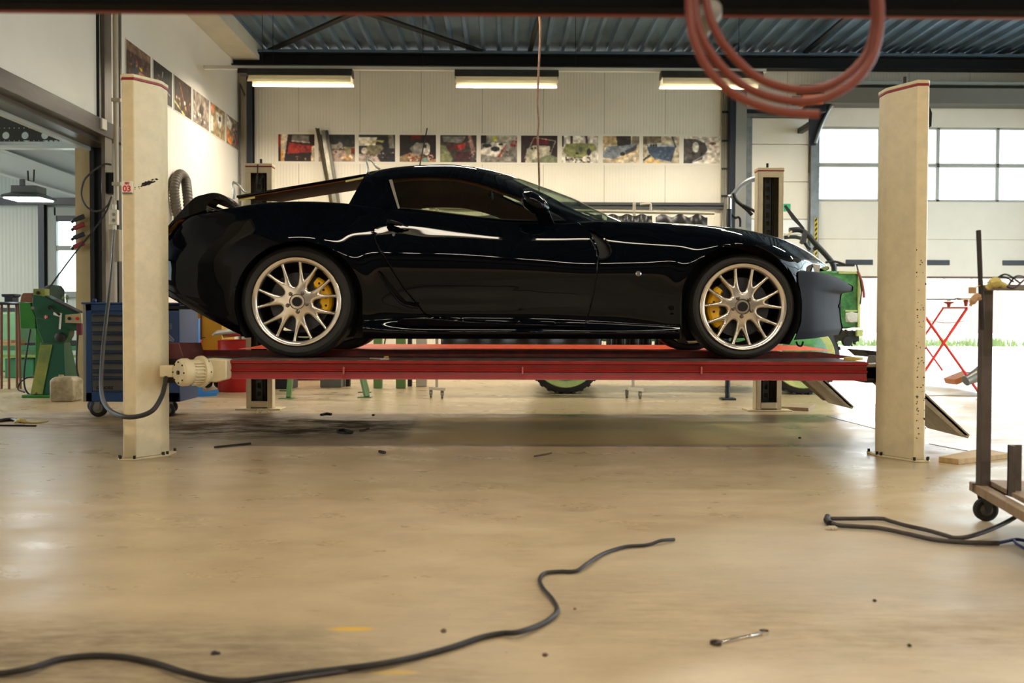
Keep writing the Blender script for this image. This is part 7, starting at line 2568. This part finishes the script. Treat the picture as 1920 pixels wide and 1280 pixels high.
pts = [G(1742, 832), G(1838, 850), G(1915, 848), G(1850, 830)]
tg(MB().prism([(p.x, p.y, 0) for p in pts], (0, 0, .003)), 'metal_sheet', M('sheet_pale', (196, 188, 172), .3, .3), 'thin pale metal sheet lying flat behind the pale wooden board', 'metal sheet')
# small machine part behind right column left side
q = P(1655, 765, 7.0)
tg(MB().bb(q.x - .02, q.x + .1, 6.95, 7.1, .0, .16), 'small_compressor', M('compressor_dark', (52, 60, 74), .4, nscale=20, namt=.6), 'small dark blue device half hidden behind the front right column', 'device', bevel=.01)

# steel cart at the right edge
M_ct = M('cart_steel_brown', (92, 82, 76), .5, .3, nscale=12, namt=.3)
M_cw = M('cart_wood', (150, 126, 100), .6, nscale=5, stretch=(1, 6, 1), namt=.3)
Yc1 = 3.5
ct = thing('steel_cart', 'brown steel cart with wooden deck and tall posts at the right edge', 'cart', G(1848, 978))
fz0, fz1 = P(1830, 918, Yc1).z, P(1830, 902, Yc1).z
A0 = P(1817, 902, 3.55)
A1 = G(1920, 960, A0.z)
zf = A0.z
th_ = .034
dirv = Vector((A1.x - A0.x, A1.y - A0.y, 0)).normalized()
A1 = A0 + dirv * 1.3
nrmv = Vector((-dirv.y, dirv.x, 0))
if nrmv.x < 0:
    nrmv = -nrmv
# frame rail along the near edge and back rail
MB().prism([A0, A0 + dirv * 1.3, A0 + dirv * 1.3 + nrmv * .04, A0 + nrmv * .04], (0, 0, -th_)).build('frame_rail', M_cw, ct, bevel=.002)
MB().prism([A0 + dirv * .04, A0 + dirv * .09, A0 + dirv * .09 + nrmv * .7, A0 + dirv * .04 + nrmv * .7], (0, 0, -th_)).build('frame_rail', M_ct, ct, bevel=.002)
MB().prism([A0 + dirv * .06 + nrmv * .05, A0 + dirv * 1.28 + nrmv * .05, A0 + dirv * 1.28 + nrmv * .65, A0 + dirv * .06 + nrmv * .65], (0, 0, .018)).build('deck_board', M_cw, ct, bevel=.002)
pz = P(1852, 560, 3.45)
base_p = P(1852, 899, 3.45)
X0, X1 = P(1842, 700, 3.45).x, P(1861, 700, 3.45).x
MB().bb(X0, X1, 3.45, 3.49, zf - .03, P(1850, 542, 3.45).z).build('post', M_ct, ct, bevel=.003)
MB().bar((P(1843, 620, 3.43).x, 3.435, P(1843, 618, 3.43).z), (P(1836, 431, 3.43).x, 3.435, P(1836, 431, 3.43).z), .013, .016).build('bent_bar', M('bar_dark', (58, 52, 50), .45, .5), ct, bevel=.002)
MB().bb(P(1855, 530, 3.4).x, P(2020, 530, 3.4).x, 3.41, 3.445, P(1860, 544, 3.4).z, P(1860, 533, 3.4).z).build('top_rail', M('rail_bright', (150, 144, 138), .4, .5, nscale=8, namt=.3), ct, bevel=.003)
X0, X1 = P(1891, 900, 3.25).x, P(1916, 900, 3.25).x
MB().bb(X0, X0 + .008, 3.22, 3.26, zf, P(1900, 834, 3.25).z).bb(X0, X1, 3.252, 3.26, zf, P(1900, 834, 3.25).z).build('stub_post', M_ct, ct)
def castor(px, py, Y, par, r=.046):
    X = P(px, py, Y).x
    w_ = MB().lathe([(.014, -.011), (r - .008, -.013), (r, -.008), (r, .008), (r - .008, .013), (.014, .011)], (X, Y, r), (.12, 1, 0), 32).build('castor_wheel', M_black, par)
    MB().lathe([(.004, -.02), (.010, -.02), (.013, -.018), (.024, -.012), (.024, .012), (.004, .02)], (X, Y, r), (.12, 1, 0), 20).build('castor_hub', M('castor_hub_dark', (70, 66, 60), .4, .5), w_)
    for s in (-1, 1):
        MB().prism([(X - .032, Y + s * .018, zf - th_), (X + .034, Y + s * .018, zf - th_), (X + .010, Y + s * .018, r - .010), (X - .010, Y + s * .018, r - .010)], (0, s * .003, 0)).build('castor_fork', M('fork_dark', (60, 58, 54), .4, .5), par)
castor(1848, 954, 3.62, ct)
castor(2120, 954, 3.72, ct)
# tags, tape and wires on the cart
b = MB()
for k, (a, c, d) in enumerate((((1852, 530), (1880, 519), (1900, 528)), ((1890, 536), (1905, 518), (1925, 520)), ((1862, 528), (1885, 514), (1912, 530)), ((1880, 530), (1900, 540), (1930, 515)))):
    b.tube([P(a[0], a[1], 3.42), P(c[0], c[1], 3.39), P(d[0], d[1], 3.42)], .0035, seg=6, smooth=6)
tg(b, 'wire_tangle', M('wire_black_blue', (26, 28, 44), .5), 'tangle of dark wires lying on the top rail of the cart', 'wire')
b = MB().tube([P(1852, 540, 3.42), P(1866, 529, 3.40), P(1885, 536, 3.40)], [.012, .02, .010], seg=10, smooth=4)
tg(b, 'yellow_rag', M('rag_yellow', (200, 184, 110), .8, bump=.4), 'crumpled yellowish rag wrapped at the top of the cart post', 'rag')
b = MB().bb(P(1818, 540, 3.42).x, P(1831, 540, 3.42).x, 3.42, 3.43, P(1825, 550, 3.42).z, P(1825, 538, 3.42).z)
b.tube([P(1830, 538, 3.425), P(1840, 534, 3.43), P(1850, 536, 3.43)], .002, seg=6)
tg(b, 'paper_tag', M('tag_brown', (178, 142, 104), .7), 'brown paper tag tied beside the cart post, the upper one', 'tag', bevel=.002)
b = MB().tube([P(1819, 573, 3.42), P(1826, 562, 3.42), P(1832, 556, 3.42), P(1838, 562, 3.42)], [.006, .014, .014, .008], seg=8, smooth=3)
tg(b, 'paper_tag', M('tag_brown', (178, 142, 104), .7), 'brown twisted tag tied beside the cart post, the lower one', 'tag')
# cables on the floor at the right
def gp(px, py, z=.012):
    return G(px, py, z)
M_cg = M('cable_grey_dirty', (62, 54, 48), .5, nscale=20, namt=.5)
b = MB().tube([gp(1556, 972), gp(1590, 972), gp(1650, 972), gp(1668, 976), gp(1700, 985), gp(1740, 994), gp(1775, 1004), gp(1790, 1008), gp(1815, 1006, .02), gp(1850, 995, .03), gp(1890, 977, .05), gp(1925, 955, .09)], .0082, seg=10, smooth=7)
tg(b, 'floor_cable', M_cg, 'grey rubber cable on the floor at right, upper strand of the bent pair', 'cable')
b = MB().tube([gp(1552, 975), gp(1570, 984), gp(1610, 987), gp(1650, 990), gp(1700, 1000), gp(1750, 1011), gp(1800, 1016), gp(1850, 1018), gp(1872, 1018)], .0088, seg=10, smooth=7)
fc_ = tg(b, 'floor_cable', M_cg, 'grey rubber cable on the floor at right, lower strand ending in blue wires', 'cable')
MB().tube([gp(1868, 1018), gp(1885, 1015), gp(1905, 1011), gp(1925, 1014)], .006, seg=6, smooth=4).build('blue_wire', M('wire_blue', (26, 36, 104), .5), fc_)
MB().tube([gp(1900, 1012), gp(1908, 1020), gp(1925, 1030)], .005, seg=6, smooth=4).build('blue_wire', M('wire_blue', (26, 36, 104), .5), fc_)
MB().tube([gp(1552, 968, .02), gp(1550, 975, .014), gp(1556, 981)], .012, seg=8, smooth=3).build('tape_wrap', M_black, fc_)
tg(MB().tube([P(1917, 958, 4.2), P(1916, 975, 4.2), P(1922, 990, 4.2), P(1930, 1000, 4.2)], .005, seg=6, smooth=4), 'hanging_wire', M('wire_blue_dark', (26, 30, 60), .5), 'dark blue wire hanging from the cart frame at the right edge', 'wire')
b = MB()
for k in range(5):
    q = gp(1553 + k * 3, 990 - (k % 2) * 2, .006)
    b.box(q, (.02, .015, .010), Matrix.Rotation(k, 3, 'Z'))
tg(b, 'plastic_scrap', M('scrap_clear', (190, 176, 150), .3), 'small crumpled clear plastic scrap at the end of the right floor cable', 'scrap', bevel=.002)

# main black cable in the foreground
pts = [(-40, 1262), (0, 1262), (55, 1253), (110, 1236), (170, 1229), (230, 1231), (290, 1243), (350, 1262), (400, 1273), (450, 1277), (520, 1268), (620, 1256), (700, 1246), (780, 1231), (850, 1212), (900, 1195), (940, 1187), (970, 1185), (1010, 1172), (1035, 1157), (1045, 1142), (1035, 1122), (1018, 1102), (1012, 1086), (1022, 1074), (1050, 1071), (1080, 1070), (1100, 1057), (1130, 1038), (1170, 1025), (1205, 1022), (1222, 1019), (1240, 1013), (1264, 1011)]
b = MB().tube([gp(a, c, .008 + .006 * (i % 5 == 2)) for i, (a, c) in enumerate(pts)], [.0072] * 6 + [.0062] * 4, seg=10, smooth=6)
tg(b, 'floor_cable', M('cable_black_floor', (34, 30, 28), .45, nscale=30, namt=.3), 'long black cable snaking across the foreground floor', 'cable')
b = MB().tube([gp(470, 1284, .006), gp(560, 1270, .006), gp(650, 1257, .006), gp(740, 1242, .006), gp(800, 1228, .006)], .0045, seg=8, smooth=5)
tg(b, 'floor_cable', M('cable_black_floor', (34, 30, 28), .45), 'thinner black cable lying along the long foreground cable', 'cable')
# combination wrench
wa, wbp = G(1347, 1207), G(1428, 1190)
d_ = (wbp - wa).normalized()
n_ = Vector((-d_.y, d_.x, 0))
wr = thing('combination_wrench', 'steel combination wrench lying on the floor in the foreground right', 'wrench', wa)
MB().prism([wa + n_ * .005, wbp + n_ * .004, wbp - n_ * .004, wa - n_ * .005], (0, 0, .007)).build('shank', M_chrome, wr, bevel=.002)
c = wbp + d_ * .008
b = MB()
n = 20
b.rings([[c + Vector((r * math.cos(a), r * math.sin(a), z)) for a in [2 * math.pi * k / n for k in range(n)]] for r, z in ((.0065, .0), (.012, .0), (.012, .010), (.0065, .010), (.0065, .0))], cap0=False, cap1=False)
b.build('ring_end', M_chrome, wr)
c = wa - d_ * .008
pl = []
for k in range(17):
    a = math.atan2(d_.y, d_.x) + math.pi + math.radians(32) + (2 * math.pi - math.radians(64)) * k / 16
    pl.append(c + Vector((.014 * math.cos(a), .014 * math.sin(a), 0)))
pl += [c - d_ * .011 + n_ * -.005, c + d_ * .004 - n_ * .005, c + d_ * .004 + n_ * .005, c - d_ * .011 + n_ * .005][::1]
MB().prism(pl, (0, 0, .009)).build('open_end', M('wrench_dark_jaw', (90, 84, 78), .3, 1.0), wr)
# pebbles and crumbs
def crumb(px, py, s, label, col=(28, 26, 26), name='rubber_crumb'):
    b = MB()
    q = G(px, py)
    r = random.Random(px)
    n = 8
    rings = []
    for k, (rr_, z) in enumerate(((.7, 0), (1, .35), (.8, .75), (.3, 1.0))):
        rings.append([q + Vector((s * rr_ * math.cos(a) * r.uniform(.7, 1.2), s * rr_ * math.sin(a) * r.uniform(.7, 1.2), s * z)) for a in [2 * math.pi * i / n for i in range(n)]])
    b.rings(rings)
    tg(b, name, M('crumb_%d_%d_%d' % col, col, .7), label, 'debris', 'crumbs scattered on the floor', ang=60)
crumb(402, 1226, .008, 'black crumb on the foreground floor above the long cable')
crumb(409, 1226, .006, 'smaller black crumb touching the other one in the left foreground')
crumb(832, 1184, .008, 'brown crumb on the floor left of where the long cable bends', (90, 74, 60))
crumb(1022, 1229, .007, 'small brown crumb on the floor below the long cable end', (96, 70, 56))
crumb(1640, 1127, .006, 'small dark crumb on the floor below the right floor cable')
crumb(1705, 1211, .006, 'small dark crumb in the right foreground')
crumb(1078, 1142, .005, 'tiny brown crumb right of the cable bend', (120, 84, 60))
crumb(700, 779, .014, 'dark crumb behind the dark floor stain, right of the rear left column')
crumb(1500, 822, .012, 'dark crumb left of the front right column', (70, 60, 50))
def strip(pts, r, label, col=(30, 28, 26), name='rubber_strip'):
    b = MB().tube([G(a, c, r) for a, c in pts], r, seg=6, smooth=4)
    tg(b, name, M('strip_%d' % col[0], col, .6), label, 'debris', 'rubber strips scattered under the lift')
strip([(633, 808), (645, 806.5), (660, 810)], .012, 'curved black rubber strip under the lift, right of the dark stain')
strip([(636, 810), (650, 811), (659, 811)], .008, 'short black rubber strip just below the curved one')
strip([(402, 838), (440, 834), (470, 831)], .006, 'long thin black strip on the floor right of the front left column')
strip([(602, 777), (612, 775), (621, 776)], .010, 'small black strip behind the dark floor stain')
strip([(675, 807), (685, 804), (692, 802)], .005, 'thin stick on the floor right of the curved rubber strip', (70, 56, 44))
strip([(1002, 855), (1020, 852), (1034, 849)], .005, 'thin brown twig on the floor below the middle of the lift', (90, 66, 46))
strip([(711, 846), (722, 848)], .008, 'short black scrap on the floor below the lift, left of middle')
b = MB().tube([G(478, 775, .01), G(484, 768, .03), G(488, 774, .01), G(496, 766, .04), G(503, 772, .01)], .004, seg=6, smooth=4)
tg(b, 'string_loop', M('string_cream', (206, 190, 150), .7), 'pale string loops at the foot of the rear left lift column', 'string')
# things near the bottom left: pliers and yellow cloth
b = MB().tube([G(-10, 790, .01), G(20, 786, .012), G(40, 790, .01)], .014, seg=8, smooth=3)
tg(b, 'black_tool', M('tool_black', (26, 26, 28), .35), 'black hand tool on the floor at the left edge', 'tool')
tg(MB().tube([G(-10, 797, .006), G(68, 798, .006)], .006, seg=6), 'steel_strip', M_iron, 'thin dark strip on the floor in front of the black hand tool', 'strip')
b = MB().tube([G(28, 791, .01), G(38, 787, .03), G(50, 791, .01), G(70, 792, .008), G(90, 789, .006)], [.010, .016, .008, .005], seg=8, smooth=4)
tg(b, 'yellow_cloth', M('cloth_yellow', (206, 190, 120), .8), 'small twisted yellow cloth on the floor at the left edge', 'cloth')
# on the runway
q = P(1608, 670, 5.55)
b = MB()
n = 32
b.rings([[Vector((q.x + r * math.cos(a), 5.62 + r * math.sin(a), ZPP + z)) for a in [2 * math.pi * k / n for k in range(n)]] for r, z in ((.038, .0005), (.056, .0005), (.056, .018), (.038, .018), (.038, .0005))], cap0=False, cap1=False)
tg(b, 'tape_roll', M('tape_roll_yellow', (206, 178, 84), .5), 'roll of yellow masking tape lying on the right end of the red platform', 'tape')
p0 = P(690, 672, 5.55)
b = MB().prism([(p0.x, 5.62, ZPP + .001), (P(730, 672, 5.5).x, 5.50, ZPP + .001), (P(712, 672, 5.45).x, 5.47, ZPP + .001)], (0, 0, .006))
tg(b, 'wood_offcut', M('offcut_pinkish', (190, 160, 150), .6), 'thin pinkish offcut lying on the red platform behind the rear wheel', 'offcut')
crumb_q = P(724, 670, 5.6)
b = MB().box((crumb_q.x, 5.6, ZPP + .009), (.03, .02, .016), Matrix.Rotation(.4, 3, 'Z'))
tg(b, 'yellow_crumb', M('crumb_yellowish', (150, 130, 60), .7), 'small yellowish lump lying on the platform by the pinkish offcut', 'debris', bevel=.004)

# ================================================================== OVERHEAD FOREGROUND RUNWAY AND HOSES
Yo = 1.80
zo = P(960, 31, Yo).z
ov = thing('overhead_beam', 'black overhead beam with a red lower edge across the top of the picture', 'beam', (0, Yo - .05, zo))
MB().bb(-2.2, 2.2, Yo - .05, Yo, zo + .002, zo + .12).build('beam_body', M('beam_black', (5, 6, 8), .7, spec=.1), ov, bevel=.002)
MB().bb(-2.2, 2.2, Yo - .014, Yo + .002, zo, zo + .010).build('red_edge', M('edge_red_brown', (120, 38, 32), .45, nscale=10, namt=.2), ov, bevel=.001)
for X in (-2.16, 2.16):
    MB().bb(X - .04, X + .04, Yo - .05, Yo, 0, zo).build('support_post', M_lcream, ov, bevel=.004)
Yh = 1.62
b = MB()
def hose(cps, r=.0085, dy=0.0):
    return MB().tube([P(a, c, Yh + dy) for a, c in cps], r, seg=12, smooth=10)
M_hose = M('hose_copper_red', (118, 50, 34), .42)
labs = ['copper red air hose loop hanging at the top right, lowest strand', 'copper red air hose loop hanging at the top right, middle strand', 'copper red air hose loop hanging at the top right, uppermost strand']
ctrl = [[(1330, -130), (1305, -80), (1294, -30), (1293, 20), (1300, 70), (1325, 125), (1370, 172), (1430, 200), (1490, 212), (1535, 214)],
        [(1470, -165), (1390, -150), (1330, -105), (1306, -50), (1303, 15), (1312, 60), (1342, 112), (1390, 158), (1450, 183), (1510, 190), (1560, 178), (1605, 150), (1635, 110), (1648, 60), (1650, 10), (1638, -50), (1605, -110), (1545, -150), (1470, -165)],
        [(1470, -172), (1400, -150), (1345, -105), (1320, -50), (1325, 10), (1340, 55), (1370, 100), (1415, 142), (1465, 163), (1515, 168), (1560, 158), (1600, 132), (1628, 95), (1640, 50), (1640, 5), (1628, -50), (1595, -110), (1540, -155), (1470, -172)]]
ctrl[0] = [(1545, -140), (1470, -158), (1390, -142)] + ctrl[0]
for k in range(3):
    o = hose(ctrl[k], .0078, .02 * (k - 1)).build('air_hose', M_hose, ang=80)
    tag(o, labs[k], 'hose', 'coiled air hose under the overhead beam')
hk = P(1470, -150, 1.62)
b = MB().tube([Vector((hk.x, 1.75, zo + .11)), Vector((hk.x, 1.70, zo + .115)), Vector((hk.x, 1.66, hk.z - .012)), Vector((hk.x, 1.58, hk.z - .012)), Vector((hk.x, 1.56, hk.z + .02))], .006, seg=8, smooth=4)
b.build('hose_hook', M_iron, ov)
q = P(1345, 2, 1.60)
b = MB().lathe([(.004, -.02), (.018, -.018), (.022, 0), (.022, .09)], (q.x, 1.66, q.z + .0), (0, 1, 0), 24)
tg(b, 'hose_fitting', M('fitting_grey', (120, 118, 112), .4, .5), 'grey round hose fitting under the overhead beam at the top', 'fitting')
